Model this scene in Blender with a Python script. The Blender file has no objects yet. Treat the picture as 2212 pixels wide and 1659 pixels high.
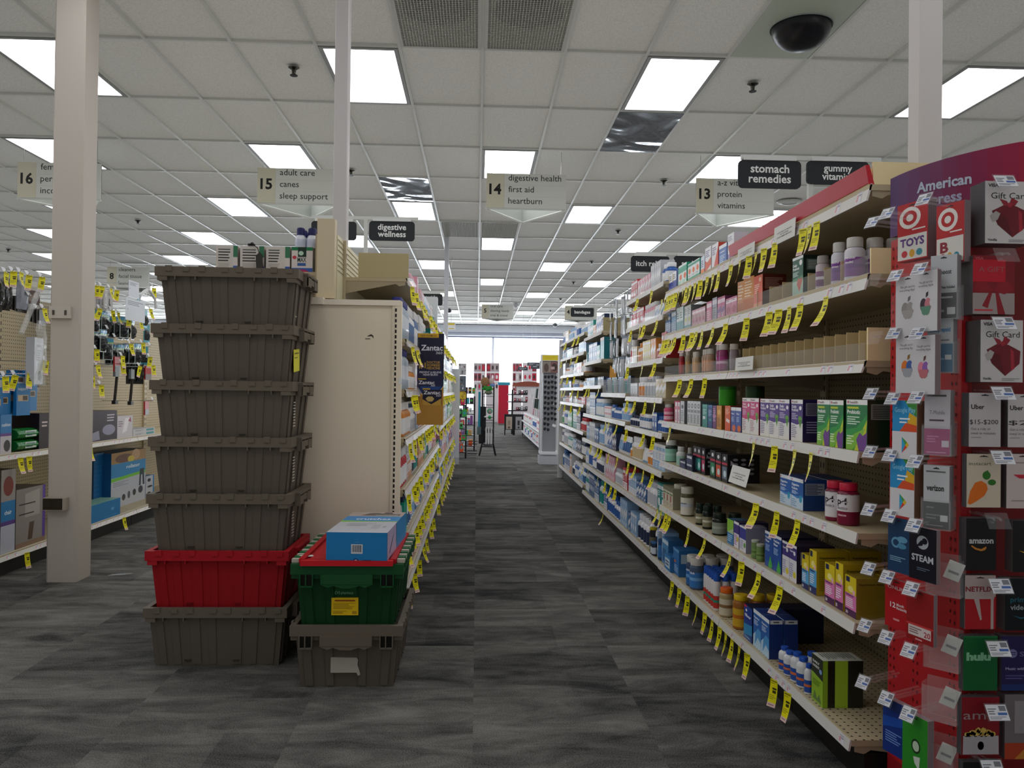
import bpy, math, random
from mathutils import Vector, Matrix
PI = math.pi
sc = bpy.context.scene
COL = sc.collection
# ------------------------------------------------------------------ camera
CAM_H = 1.167
F_PX = 1725.0
yaw, pitch, roll = math.radians(2.5), math.radians(.48), math.radians(.675)
_f = Vector((math.sin(yaw)*math.cos(pitch), math.cos(yaw)*math.cos(pitch), math.sin(pitch)))
_r = Vector((math.cos(yaw), -math.sin(yaw), 0))
_u = _r.cross(_f)
_r2 = math.cos(roll)*_r + math.sin(roll)*_u
_u2 = -math.sin(roll)*_r + math.cos(roll)*_u
cam = bpy.data.cameras.new('camera'); camo = bpy.data.objects.new('camera', cam); COL.objects.link(camo)
camo.matrix_world = Matrix(((_r2.x, _u2.x, -_f.x, 0), (_r2.y, _u2.y, -_f.y, 0), (_r2.z, _u2.z, -_f.z, CAM_H), (0, 0, 0, 1)))
cam.sensor_fit = 'HORIZONTAL'; cam.sensor_width = 36; cam.lens = F_PX/2212*36
cam.clip_start = .02; cam.clip_end = 200
sc.camera = camo
# ------------------------------------------------------------------ light
sc.view_settings.view_transform = 'Standard'; sc.view_settings.look = 'None'
sc.view_settings.gamma = 1; sc.view_settings.use_curve_mapping = False
sc.view_settings.exposure = 0.0
world = bpy.data.worlds.new('daylight'); sc.world = world; world.use_nodes = True
wb = world.node_tree.nodes['Background']; wb.inputs[0].default_value = (.86, .93, 1, 1); wb.inputs[1].default_value = 7.0
try:                                     # ambient interreflection of the bright shop, added by the renderer itself
    sc.cycles.use_fast_gi = True; sc.cycles.fast_gi_method = 'ADD'
    world.light_settings.ao_factor = .185; world.light_settings.distance = 1.1
except Exception: pass
sc.cycles.max_bounces = 7; sc.cycles.diffuse_bounces = 4; sc.cycles.transparent_max_bounces = 16
sc.cycles.use_denoising = True; sc.cycles.caustics_reflective = False; sc.cycles.caustics_refractive = False
sc.cycles.sample_clamp_indirect = 4
PANEL_LIGHT = 5.4
# ------------------------------------------------------------------ helpers
def at(x, y, X=None, Y=None, Z=None):    # a pixel's sight line met with one known plane of the shop
    d = _f + (x-1106)/F_PX*_r2 - (y-829.5)/F_PX*_u2
    t = X/d.x if X is not None else (Y/d.y if Y is not None else (Z-CAM_H)/d.z)
    return Vector((d.x*t, d.y*t, d.z*t+CAM_H))
def lin(c):
    if isinstance(c, str):
        c = {'white': 'ffffff', 'dark': '222222'}.get(c, c.lstrip('#')); c = ''.join(q*2 for q in c) if len(c) == 3 else c; c = tuple(int(c[i:i+2], 16)/255 for i in (0, 2, 4))
    return tuple(v/12.92 if v <= .04045 else ((v+.055)/1.055)**2.4 for v in c)
MATS = {}
def mat(name, rough=.5, metal=0, spec=.5, emit=0, trans=0, alpha=1, bump=None, tint=None):
    m = bpy.data.materials.new(name); m.use_nodes = True; nt = m.node_tree; b = nt.nodes['Principled BSDF']
    at_ = nt.nodes.new('ShaderNodeVertexColor'); at_.layer_name = 'Col'
    nt.links.new(at_.outputs['Color'], b.inputs['Base Color'])
    b.inputs['Roughness'].default_value = rough; b.inputs['Metallic'].default_value = metal
    b.inputs['Specular IOR Level'].default_value = spec; b.inputs['Alpha'].default_value = alpha
    if emit:
        nt.links.new(at_.outputs['Color'], b.inputs['Emission Color']); b.inputs['Emission Strength'].default_value = emit
    if trans: b.inputs['Transmission Weight'].default_value = trans; b.inputs['IOR'].default_value = 1.2
    if bump:
        tc = nt.nodes.new('ShaderNodeTexCoord'); n = nt.nodes.new('ShaderNodeTexNoise'); n.inputs['Scale'].default_value = bump[0]
        bu = nt.nodes.new('ShaderNodeBump'); bu.inputs['Strength'].default_value = bump[1]; bu.inputs['Distance'].default_value = bump[2]
        nt.links.new(tc.outputs['Object'], n.inputs['Vector']); nt.links.new(n.outputs['Fac'], bu.inputs['Height']); nt.links.new(bu.outputs['Normal'], b.inputs['Normal'])
    MATS[name] = m; return m
mat('print', .38); mat('matte', .8, spec=.25); mat('plastic', .32); mat('painted', .45, spec=.4, bump=(350, .06, .001))
mat('tote', .55, spec=.35, bump=(60, .15, .002)); mat('metal', .3, 1); mat('dark', .4)
mat('tee', .28, spec=.7); mat('lamp', .5, emit=PANEL_LIGHT); mat('foil', .22, spec=.6, bump=(28, .7, .01))
def glass_mat(name, alpha, rough=.05, col=(.9, .93, .95)):
    m = bpy.data.materials.new(name); m.use_nodes = True; nt = m.node_tree
    b = nt.nodes['Principled BSDF']; b.inputs['Base Color'].default_value = (*col, 1); b.inputs['Roughness'].default_value = rough
    b.inputs['Alpha'].default_value = alpha; b.inputs['Specular IOR Level'].default_value = .8; MATS[name] = m
glass_mat('acrylic', .12, .04); glass_mat('film', .28, .12); glass_mat('pane', .06, .02)
def nd(nt, t, **k):
    n = nt.nodes.new(t)
    for a, v in k.items():
        if a.startswith('i_'): n.inputs[a[2:].replace('_', ' ')].default_value = v
        else: setattr(n, a, v)
    return n
def L(nt, a, b): nt.links.new(a, b)
def math_(nt, op, a, b=None):
    n = nt.nodes.new('ShaderNodeMath'); n.operation = op
    for i, v in enumerate((a, b)):
        if v is None: continue
        if isinstance(v, (int, float)): n.inputs[i].default_value = v
        else: nt.links.new(v, n.inputs[i])
    return n.outputs[0]
def pegboard_mat(name, pitch, rad, a, b, hole=(.02, .018, .014)):     # a, b: the two object axes of the board
    m = bpy.data.materials.new(name); m.use_nodes = True; nt = m.node_tree; bs = nt.nodes['Principled BSDF']; bs.inputs['Roughness'].default_value = .55
    vc = nd(nt, 'ShaderNodeVertexColor', layer_name='Col'); tc = nd(nt, 'ShaderNodeTexCoord'); sp = nd(nt, 'ShaderNodeSeparateXYZ'); L(nt, tc.outputs['Object'], sp.inputs[0])
    d = []
    for ax in (a, b):
        f = math_(nt, 'FRACT', math_(nt, 'MULTIPLY', sp.outputs[ax], 1/pitch)); f = math_(nt, 'SUBTRACT', f, .5); d.append(math_(nt, 'MULTIPLY', f, f))
    r = math_(nt, 'ADD', d[0], d[1]); k = math_(nt, 'LESS_THAN', r, (rad/pitch)**2)
    gn = nd(nt, 'ShaderNodeNewGeometry'); sn = nd(nt, 'ShaderNodeSeparateXYZ'); L(nt, gn.outputs['True Normal'], sn.inputs[0])   # holes only on the broad faces
    k = math_(nt, 'MULTIPLY', k, math_(nt, 'GREATER_THAN', math_(nt, 'ABSOLUTE', sn.outputs[3-a-b]), .5))
    mx = nd(nt, 'ShaderNodeMix', data_type='RGBA'); L(nt, k, mx.inputs['Factor']); L(nt, vc.outputs['Color'], mx.inputs['A']); mx.inputs['B'].default_value = (*hole, 1)
    L(nt, mx.outputs['Result'], bs.inputs['Base Color']); MATS[name] = m
pegboard_mat('pegboard', .0254, .0042, 1, 2)
pegboard_mat('pegdeck', .0254, .004, 0, 1)
_fonts = {}
def glyphs(s, bold=0.0):
    key = (s, bold)
    if key not in _fonts:
        cu = bpy.data.curves.new('t', 'FONT'); cu.body = s; cu.size = 1; cu.resolution_u = 2; cu.offset = bold; cu.space_line = .95
        o = bpy.data.objects.new('t', cu); COL.objects.link(o); dg = bpy.context.evaluated_depsgraph_get(); dg.update()
        me = bpy.data.meshes.new_from_object(o.evaluated_get(dg))
        vs = [v.co.copy() for v in me.vertices]; fs = [tuple(p.vertices) for p in me.polygons]
        bpy.data.objects.remove(o); bpy.data.curves.remove(cu); bpy.data.meshes.remove(me)
        xs = [v.x for v in vs] or [0]; _fonts[key] = (vs, fs, min(xs), max(xs))
    return _fonts[key]
class Fr:                                # a flat printed face: origin, right, up
    def __init__(s, o, ux, uy, w, h):
        s.o, s.ux, s.uy, s.w, s.h = Vector(o), Vector(ux).normalized(), Vector(uy).normalized(), w, h
        s.n = s.ux.cross(s.uy)
    def p(s, u, v, off=0): return s.o + s.ux*(u*s.w) + s.uy*(v*s.h) + s.n*off
class G:
    def __init__(s): s.v = []; s.f = []; s.c = []; s.lay = 0
    def face(s, pts, col):
        i = len(s.v); s.v += [Vector(p) for p in pts]; s.f.append(tuple(range(i, i+len(pts)))); s.c.append(lin(col)); return s
    def box(s, x0, x1, y0, y1, z0, z1, col, cols=None, skip=''):
        P = lambda a, b, c: (a, b, c)
        q = {'f': [P(x0, y0, z0), P(x1, y0, z0), P(x1, y0, z1), P(x0, y0, z1)], 'b': [P(x1, y1, z0), P(x0, y1, z0), P(x0, y1, z1), P(x1, y1, z1)],
             'l': [P(x0, y1, z0), P(x0, y0, z0), P(x0, y0, z1), P(x0, y1, z1)], 'r': [P(x1, y0, z0), P(x1, y1, z0), P(x1, y1, z1), P(x1, y0, z1)],
             't': [P(x0, y0, z1), P(x1, y0, z1), P(x1, y1, z1), P(x0, y1, z1)], 'd': [P(x0, y1, z0), P(x1, y1, z0), P(x1, y0, z0), P(x0, y0, z0)]}
        for k, pts in q.items():
            if k not in skip: s.face(pts, (cols or {}).get(k, col))
        return s
    def hexa(s, b, t, col):              # bottom quad, top quad (both counter-clockwise from above)
        s.face([b[3], b[2], b[1], b[0]], col); s.face(t, col)
        for i in range(4): j = (i+1) % 4; s.face([b[i], b[j], t[j], t[i]], col)
        return s
    def prism(s, poly, o, ux, uy, ext, col, capcol=None):     # polygon swept along ext
        o, ux, uy, ext = Vector(o), Vector(ux), Vector(uy), Vector(ext)
        a = [o+ux*x+uy*y for x, y in poly]; b = [p+ext for p in a]; n = len(a)
        s.face(a[::-1], capcol or col); s.face(b, capcol or col)
        for i in range(n): j = (i+1) % n; s.face([a[i], a[j], b[j], b[i]], col)
        return s
    def lathe(s, prof, cx=0, cy=0, z=0, seg=20, sx=1, sy=1):   # prof: (r, z, colour of the band above)
        rings = []
        for r, h, c in prof:
            i = len(s.v); s.v += [Vector((cx+r*sx*math.cos(2*PI*k/seg), cy+r*sy*math.sin(2*PI*k/seg), z+h)) for k in range(seg)]; rings.append(i)
        for a in range(len(prof)-1):
            for k in range(seg):
                j = (k+1) % seg; s.f.append((rings[a]+k, rings[a]+j, rings[a+1]+j, rings[a+1]+k)); s.c.append(lin(prof[a][2]))
        s.f.append(tuple(rings[0]+k for k in range(seg))[::-1]); s.c.append(lin(prof[0][2]))
        s.f.append(tuple(rings[-1]+k for k in range(seg))); s.c.append(lin(prof[-1][2])); return s
    def tube(s, pts, r, col, seg=8, closed=False):
        pts = [Vector(p) for p in pts]; rings = []; n = len(pts)
        for i, p in enumerate(pts):
            d = (pts[(i+1) % n if closed else min(i+1, n-1)]-pts[i-1 if (closed or i) else 0]).normalized()
            a = d.cross(Vector((0, 0, 1)) if abs(d.z) < .9 else Vector((1, 0, 0))).normalized(); b = d.cross(a)
            k0 = len(s.v); s.v += [p+a*(r*math.cos(2*PI*k/seg))+b*(r*math.sin(2*PI*k/seg)) for k in range(seg)]; rings.append(k0)
        for i in range(n if closed else n-1):
            A, B = rings[i], rings[(i+1) % n]
            for k in range(seg): j = (k+1) % seg; s.f.append((A+k, A+j, B+j, B+k)); s.c.append(lin(col))
        if not closed:
            s.f.append(tuple(rings[0]+k for k in range(seg))); s.c.append(lin(col)); s.f.append(tuple(rings[-1]+k for k in range(seg))[::-1]); s.c.append(lin(col))
        return s
    # --- print on a face
    def rect(s, fr, u0, u1, v0, v1, col, off=None):
        s.lay += 1; o = off if off is not None else .0002+.00004*min(s.lay, 30)
        return s.face([fr.p(u0, v0, o), fr.p(u1, v0, o), fr.p(u1, v1, o), fr.p(u0, v1, o)], col)
    def poly(s, fr, pts, col):
        s.lay += 1; o = .0002+.00004*min(s.lay, 30); return s.face([fr.p(u, v, o) for u, v in pts], col)
    def ell(s, fr, u, v, ru, rv, col, n=18, a0=0, a1=2*PI):
        return s.poly(fr, [(u+ru*math.cos(a0+(a1-a0)*k/n), v+rv*math.sin(a0+(a1-a0)*k/n)) for k in range(n)], col)
    def lines(s, fr, u0, u1, v0, v1, n, col, seed=1):
        rn = random.Random(seed); dv = (v1-v0)/n
        for k in range(n): s.rect(fr, u0, u1-(u1-u0)*rn.random()*.4, v1-dv*(k+.75), v1-dv*(k+.3), col)
        return s
    def text(s, fr, t, u, v, h, col, w=None, bold=.012, align='L'):     # h: letter size in face heights, u v: baseline start
        vs, fs, x0, x1 = glyphs(t, bold); k = h*fr.h; kx = k
        if w: kx = w*fr.w/max(x1-x0, .01)
        sh = {'L': 0, 'C': .5, 'R': 1}[align]*(x1-x0)
        s.lay += 1; o = .0003+.00004*min(s.lay, 30); i = len(s.v)
        s.v += [fr.p(u, v, o)+fr.ux*((q.x-x0-sh)*kx)+fr.uy*(q.y*k) for q in vs]
        for f in fs: s.f.append(tuple(i+a for a in f)); s.c.append(lin(col))
        return s
    def mesh(s, name, m='print', smooth=False):
        me = bpy.data.meshes.new(name); me.from_pydata([tuple(v) for v in s.v], [], s.f)
        ca = me.color_attributes.new('Col', 'FLOAT_COLOR', 'CORNER'); buf = []
        for f, c in zip(s.f, s.c): buf += [*c, 1.0]*len(f)
        ca.data.foreach_set('color', buf)
        if smooth:
            for p in me.polygons: p.use_smooth = len(p.vertices) == 4
            try: me.set_sharp_from_angle(angle=math.radians(38))
            except Exception: pass
        me.materials.append(MATS[m]); return me
    def make(s, name, m='print', parent=None, loc=(0, 0, 0), rz=0, smooth=False):
        o = bpy.data.objects.new(name, s.mesh(name, m, smooth)); COL.objects.link(o); o.location = loc; o.rotation_euler = (0, 0, rz)
        if parent is not None: o.parent = parent
        return o
LABELS = {}
def tag(o, label=None, cat=None, group=None, kind=None):
    if label: o['label'] = label; LABELS[label] = LABELS.get(label, 0)+1
    if cat: o['category'] = cat
    if group: o['group'] = group
    if kind: o['kind'] = kind
    return o
def thing(name, label, cat, loc=(0, 0, 0), rz=0, group=None, rx=0, ry=0):
    o = bpy.data.objects.new(name, None); COL.objects.link(o); o.empty_display_size = .05; o.location = loc; o.rotation_euler = (rx, ry, rz)
    return tag(o, label, cat, group)
def solo(g, name, label, cat, loc=(0, 0, 0), rz=0, group=None, m='print', smooth=False, rx=0, ry=0):
    o = g.make(name, m, None, loc, rz, smooth); o.rotation_euler = (rx, ry, rz); return tag(o, label, cat, group)
def struct(g, name, m='painted', loc=(0, 0, 0), parent=None, smooth=False):
    o = g.make(name, m, parent, loc, 0, smooth)
    if parent is None: o['kind'] = 'structure'
    return o
def kids(o): return [c for c in bpy.data.objects if c.parent == o]
_kid = {}
def dup(root, label, loc, rz=0, group=None, rx=0, ry=0):
    if root.name not in _kid: _kid[root.name] = kids(root)
    r = root.copy(); COL.objects.link(r); r.location = loc; r.rotation_euler = (rx, ry, rz)
    r['label'] = label
    if group: r['group'] = group
    for ch in _kid[root.name]:
        c = ch.copy(); COL.objects.link(c); c.parent = r
        if ch.name not in _kid: _kid[ch.name] = kids(ch)
        for g2 in _kid[ch.name]: d = g2.copy(); COL.objects.link(d); d.parent = c
    return r
ORD = 'first second third fourth fifth sixth seventh eighth ninth tenth eleventh twelfth thirteenth fourteenth fifteenth sixteenth seventeenth eighteenth nineteenth twentieth'.split()
def ordn(i):
    if i < 20: return ORD[i]
    tens = {2: 'twenty', 3: 'thirty', 4: 'forty', 5: 'fifty'}; n = i+1
    return tens[n//10]+('-'+ORD[n % 10-1] if n % 10 else 'th')
RR = -PI/2     # products on the vitamin shelves face -X
RL = PI/2      # products facing +X
# ------------------------------------------------------------------ room
CEIL = 3.672
TX, TY = .61, 1.2               # ceiling tile
GX0, GY0 = .011, 5.86           # one corner of the ceiling grid
def gx(i): return GX0+i*TX
def gy(j): return GY0+j*TY
XW, Y0, Y1 = 13.5, -5.0, 31.0
def carpet():
    m = bpy.data.materials.new('carpet'); m.use_nodes = True; nt = m.node_tree; b = nt.nodes['Principled BSDF']; b.inputs['Roughness'].default_value = .95; b.inputs['Specular IOR Level'].default_value = .15
    tc = nd(nt, 'ShaderNodeTexCoord')
    def tiles(w, h, off):
        br = nd(nt, 'ShaderNodeTexBrick', offset=off, squash=1); br.inputs['Scale'].default_value = 1; br.inputs['Brick Width'].default_value = w; br.inputs['Row Height'].default_value = h
        br.inputs['Mortar Size'].default_value = .0; br.inputs['Color1'].default_value = (0, 0, 0, 1); br.inputs['Color2'].default_value = (1, 1, 1, 1); br.inputs['Mortar'].default_value = (.4, .4, .4, 1)
        L(nt, tc.outputs['Object'], br.inputs['Vector']); return br
    b1 = tiles(.61, .61, .0); b2 = tiles(.61, .305, .37)
    mp = nd(nt, 'ShaderNodeMapping'); mp.inputs['Scale'].default_value = (2.6, 7.5, 1); L(nt, tc.outputs['Object'], mp.inputs[0])
    sep = nd(nt, 'ShaderNodeVectorMath', operation='ADD'); L(nt, mp.outputs[0], sep.inputs[0])
    sc2 = nd(nt, 'ShaderNodeVectorMath', operation='SCALE'); L(nt, b1.outputs['Color'], sc2.inputs[0]); sc2.inputs['Scale'].default_value = 7; L(nt, sc2.outputs[0], sep.inputs[1])
    n1 = nd(nt, 'ShaderNodeTexNoise', i_Scale=1.0, i_Detail=6.0, i_Roughness=.68, i_Distortion=.5); L(nt, sep.outputs[0], n1.inputs['Vector'])
    n2 = nd(nt, 'ShaderNodeTexNoise', i_Scale=230.0, i_Detail=1.0); L(nt, tc.outputs['Object'], n2.inputs['Vector'])
    s = math_(nt, 'ADD', math_(nt, 'MULTIPLY', b1.outputs['Color'], .16), math_(nt, 'MULTIPLY', n1.outputs['Fac'], 1.25)); s = math_(nt, 'ADD', s, math_(nt, 'MULTIPLY', b2.outputs['Color'], .16))
    s = math_(nt, 'ADD', s, math_(nt, 'MULTIPLY', n2.outputs['Fac'], .8)); s = math_(nt, 'SUBTRACT', s, .68)
    cr = nd(nt, 'ShaderNodeValToRGB'); L(nt, s, cr.inputs[0]); e = cr.color_ramp.elements
    e[0].position = .22; e[0].color = (*CARPET_D, 1); e[1].position = .85; e[1].color = (*CARPET_L, 1)
    mid = e.new(.5); mid.color = (*[(a+b2)/2*.82 for a, b2 in zip(CARPET_D, CARPET_L)], 1)
    L(nt, cr.outputs[0], b.inputs['Base Color'])
    bu = nd(nt, 'ShaderNodeBump', i_Strength=.5, i_Distance=.004); L(nt, n2.outputs['Fac'], bu.inputs['Height']); L(nt, bu.outputs[0], b.inputs['Normal'])
    MATS['carpet'] = m
CARPET_D, CARPET_L = (.018, .0185, .020), (.190, .184, .170)
carpet()
def tilemat():
    m = bpy.data.materials.new('ceiling_tile'); m.use_nodes = True; nt = m.node_tree; b = nt.nodes['Principled BSDF']; b.inputs['Roughness'].default_value = .9; b.inputs['Specular IOR Level'].default_value = .1
    tc = nd(nt, 'ShaderNodeTexCoord'); n = nd(nt, 'ShaderNodeTexNoise', i_Scale=90.0, i_Detail=3.0); L(nt, tc.outputs['Object'], n.inputs['Vector'])
    cr = nd(nt, 'ShaderNodeValToRGB'); e = cr.color_ramp.elements; e[0].position = .3; e[0].color = (.64, .64, .61, 1); e[1].position = .6; e[1].color = (.76, .76, .73, 1)
    L(nt, n.outputs['Fac'], cr.inputs[0]); L(nt, cr.outputs[0], b.inputs['Base Color']); MATS['tile'] = m
tilemat()
struct(G().box(-XW, XW, Y0, Y1, -.1, 0, '#555555'), 'floor', 'carpet')
struct(G().box(-XW, XW, Y0, Y1, CEIL+.02, CEIL+.12, '#dddddd'), 'ceiling', 'tile')
g = G()
for i in range(-21, 23): 
    x = gx(i); g.box(x-.012, x+.012, Y0, Y1, CEIL, CEIL+.021, '#c9cac6')
for j in range(-9, 21):
    y = gy(j); g.box(-XW, XW, y-.012, y+.012, CEIL+.0005, CEIL+.021, '#c9cac6')
struct(g, 'trim_1', 'tee')
struct(G().box(-XW-.1, -XW, Y0, Y1, 0, CEIL+.12, '#c9c9c4'), 'wall_left')
struct(G().box(XW, XW+.1, Y0, Y1, 0, CEIL+.12, '#c9c9c4'), 'wall_right')
struct(G().box(-XW, XW, Y0-.1, Y0, 0, CEIL+.12, '#c9c9c4'), 'wall_rear')
# shop front: a long window between low wall and soffit
WB, WT = .35, 3.21
g = G(); g.box(-XW, XW, Y1, Y1+.15, 0, WB, '#c9c9c6'); g.box(-XW, XW, Y1, Y1+.15, 3.25, CEIL+.12, '#b9bcc4')
struct(g, 'wall_front')
g = G(); g.box(-XW, XW, Y1-.5, Y1, 3.40, CEIL+.0, '#bfc3cc'); g.box(-XW, XW, Y1-.35, Y1-.02, 3.27, 3.40, '#aab0bd')
struct(g, 'trim_2')
wf = struct(G().box(-XW, XW, Y1+.02, Y1+.1, WT, 3.25, '#8e96a8').box(-XW, XW, Y1+.02, Y1+.1, WB, WB+.06, '#aab0bd'), 'window_1', 'metal')
g = G()
for k in range(-4, 5): g.box(.6+k*3.1-.04, .6+k*3.1+.04, Y1+.03, Y1+.09, WB, WT, '#c4c8d0')
g.make('mullions', 'painted', wf)
G().box(-XW, XW, Y1+.055, Y1+.06, WB, WT, '#ffffff').make('pane', 'pane', wf)
# ------------------------------------------------------------------ ceiling fixtures
def light_proto():
    t = thing('ceiling_light', 'x', 'ceiling light')
    w, d = TX-.03, TY-.05; g = G()
    for a in ((-w/2, w/2, -d/2, -d/2+.03), (-w/2, w/2, d/2-.03, d/2), (-w/2, -w/2+.03, -d/2+.03, d/2-.03), (w/2-.03, w/2, -d/2+.03, d/2-.03)): g.box(*a, -.004, .014, '#8c8e8c')
    g.make('frame', 'painted', t)
    G().box(-w/2+.03, w/2-.03, -d/2+.03, d/2-.03, .002, .012, '#fbfcff').make('diffuser', 'lamp', t); return t
lp = light_proto(); first = True; rows = {}
for j in range(-4, 20, 2):
    off = 2 if j % 4 == 0 else 0
    for i in range(-18, 18):
        if (i-off) % 4 == 0: rows.setdefault(j, []).append(i)
for jr, j in enumerate(sorted(rows)):
    for k, i in enumerate(rows[j]):
        x, y = gx(i)+TX/2, gy(j)+TY/2
        if abs(x) > XW-.3: continue
        if j == 2 and False: continue
        lab = f'glowing rectangular ceiling light, {ordn(k)} from the left wall in the {ordn(jr)} row from the rear'
        if first: lp.location = (x, y, CEIL); tag(lp, lab, group='fluorescent ceiling panels'); first = False
        else: dup(lp, lab, (x, y, CEIL), group='fluorescent ceiling panels')
# square air grilles
def grille(i, j, lab, k):
    t = thing('ceiling_vent', lab, 'air vent', (gx(i)+TX/2, gy(j)+TY/2, CEIL), group='ceiling air vents')
    w, d = TX-.02, TY-.02; g = G()
    for a in ((-w/2, w/2, -d/2, -d/2+.025), (-w/2, w/2, d/2-.025, d/2), (-w/2, -w/2+.025, -d/2+.025, d/2-.025), (w/2-.025, w/2, -d/2+.025, d/2-.025)): g.box(*a, -.006, .01, '#b4b5b0')
    g.make('frame', 'painted', t)
    g = G(); n = 26; m2 = 44
    for q in range(1, n): x = -w/2+.025+(w-.05)*q/n; g.box(x-.0022, x+.0022, -d/2+.025, d/2-.025, -.002, .006, '#b9bab3')
    for q in range(1, m2): y = -d/2+.025+(d-.05)*q/m2; g.box(-w/2+.025, w/2-.025, y-.0022, y+.0022, -.001, .007, '#b9bab3')
    g.make('grid', 'painted', t)
    G().box(-w/2+.02, w/2-.02, -d/2+.02, d/2-.02, .013, .018, '#b4b4ac').make('backing', 'matte', t)
    G().lathe([(.235, .0085, '#2c3034'), (.235, .0125, '#2c3034')], seg=36).make('duct', 'matte', t)
for n_, (i, j) in enumerate([(-1, -1), (0, -1), (-1, 5), (0, 5)]):
    grille(i, j, ['mesh ceiling vent over the aisle closest to camera, beside the ceiling light', 'mesh ceiling vent over the aisle closest to camera, toward the dome camera', 'small far mesh ceiling vent beyond the aisle sign, column side', 'small far mesh ceiling vent beyond the aisle sign, vitamin side'][n_], n_)
def wavy():
    m = bpy.data.materials.new('mirror_lens'); m.use_nodes = True; nt = m.node_tree; b = nt.nodes['Principled BSDF']
    b.inputs['Base Color'].default_value = (.50, .54, .60, 1); b.inputs['Metallic'].default_value = 1; b.inputs['Roughness'].default_value = .06
    tc = nd(nt, 'ShaderNodeTexCoord'); n = nd(nt, 'ShaderNodeTexNoise', i_Scale=1.5, i_Detail=.8, i_Distortion=1.5); L(nt, tc.outputs['Object'], n.inputs['Vector'])
    bu = nd(nt, 'ShaderNodeBump', i_Strength=1.0, i_Distance=.06); L(nt, n.outputs['Fac'], bu.inputs['Height']); L(nt, bu.outputs[0], b.inputs['Normal']); MATS['mirror_lens'] = m
wavy()
for (i, j, lab) in ((2, 1, 'mirrored wavy ceiling panel right behind the bright light near sign 13'), (-2, 3, 'mirrored wavy ceiling panel above the digestive wellness sign')):
    t = thing('mirror_panel', lab, 'ceiling panel', (gx(i)+TX/2, gy(j)+TY/2, CEIL), group='mirrored ceiling panels')
    w, d = TX-.03, TY-.03
    G().box(-w/2, w/2, -d/2, d/2, -.002, .012, '#888888').make('sheet', 'mirror_lens', t)
# dome camera on its smooth panel
t = thing('dome_camera', 'black half-dome security camera on a smooth pale ceiling panel', 'security camera', (gx(3)+TX/2+.03, gy(-1)+TY*.56, CEIL))
G().box(-TX/2-.02, TX/2-.05, -TY*.56+.02, TY*.44-.02, -.003, .012, '#aeb6a8').make('panel', 'painted', t)
dom = [(.205, -.003, '#9aa0a0'), (.205, -.012, '#15161c')]+[(.195*math.cos(a), -.012-.15*math.sin(a), '#15161c') for a in [k*PI/2/9 for k in range(9)]]+[(.004, -.162, '#15161c')]
G().lathe([(r, z, c) for r, z, c in dom], seg=36).make('dome', 'plastic', t, smooth=True)
# sprinklers
def sprinkler():
    t = thing('sprinkler', 'x', 'sprinkler')
    G().lathe([(.045, 0, '#8b8c88'), (.045, -.006, '#6d6e6a'), (.018, -.02, '#555650'), (.014, -.05, '#555650')], seg=14).make('body', 'metal', t)
    G().lathe([(.03, -.06, '#3a3b38'), (.03, -.064, '#3a3b38')], seg=12).make('deflector', 'metal', t); return t
sp = sprinkler(); SPR = [(635, 150, 'before sign 15'), (1626, 185, 'near the dome camera'), (758, 372, 'beside the slim white post'), (1434, 394, 'between signs 14 and 13'), (1335, 502, 'above the itch relief sign, closer one'),
    (298, 480, 'between signs 16 and 15'), (1278, 568, 'above the vitamin aisle, second beyond sign 14'), (1239, 613, 'above the vitamin aisle, third beyond sign 14'), (866, 559, 'above the cream top shelf'), (18, 542, 'above the hanging black pouches'), (1211, 649, 'above the vitamin aisle, fourth beyond sign 14'), (1189, 674, 'above the vitamin aisle, fifth beyond sign 14')]
for k, (x, y, s_) in enumerate(SPR):
    p = at(x, y-4, Z=CEIL); lab = 'small metal sprinkler head in the ceiling '+s_
    if k == 0: sp.location = (p.x, p.y, CEIL); tag(sp, lab, group='ceiling sprinklers')
    else: dup(sp, lab, (p.x, p.y, CEIL), group='ceiling sprinklers')
p = at(1705, 436, Z=CEIL); t = thing('smoke_detector', 'round white ceiling speaker beyond the stomach remedies sign', 'ceiling speaker', (p.x, p.y, CEIL))
G().lathe([(.16, 0, '#b9bab6'), (.15, -.012, '#c4c5c1'), (.09, -.02, '#8f908c'), (.085, -.016, '#9b9c98')], seg=28).make('cover', 'painted', t)
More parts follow.
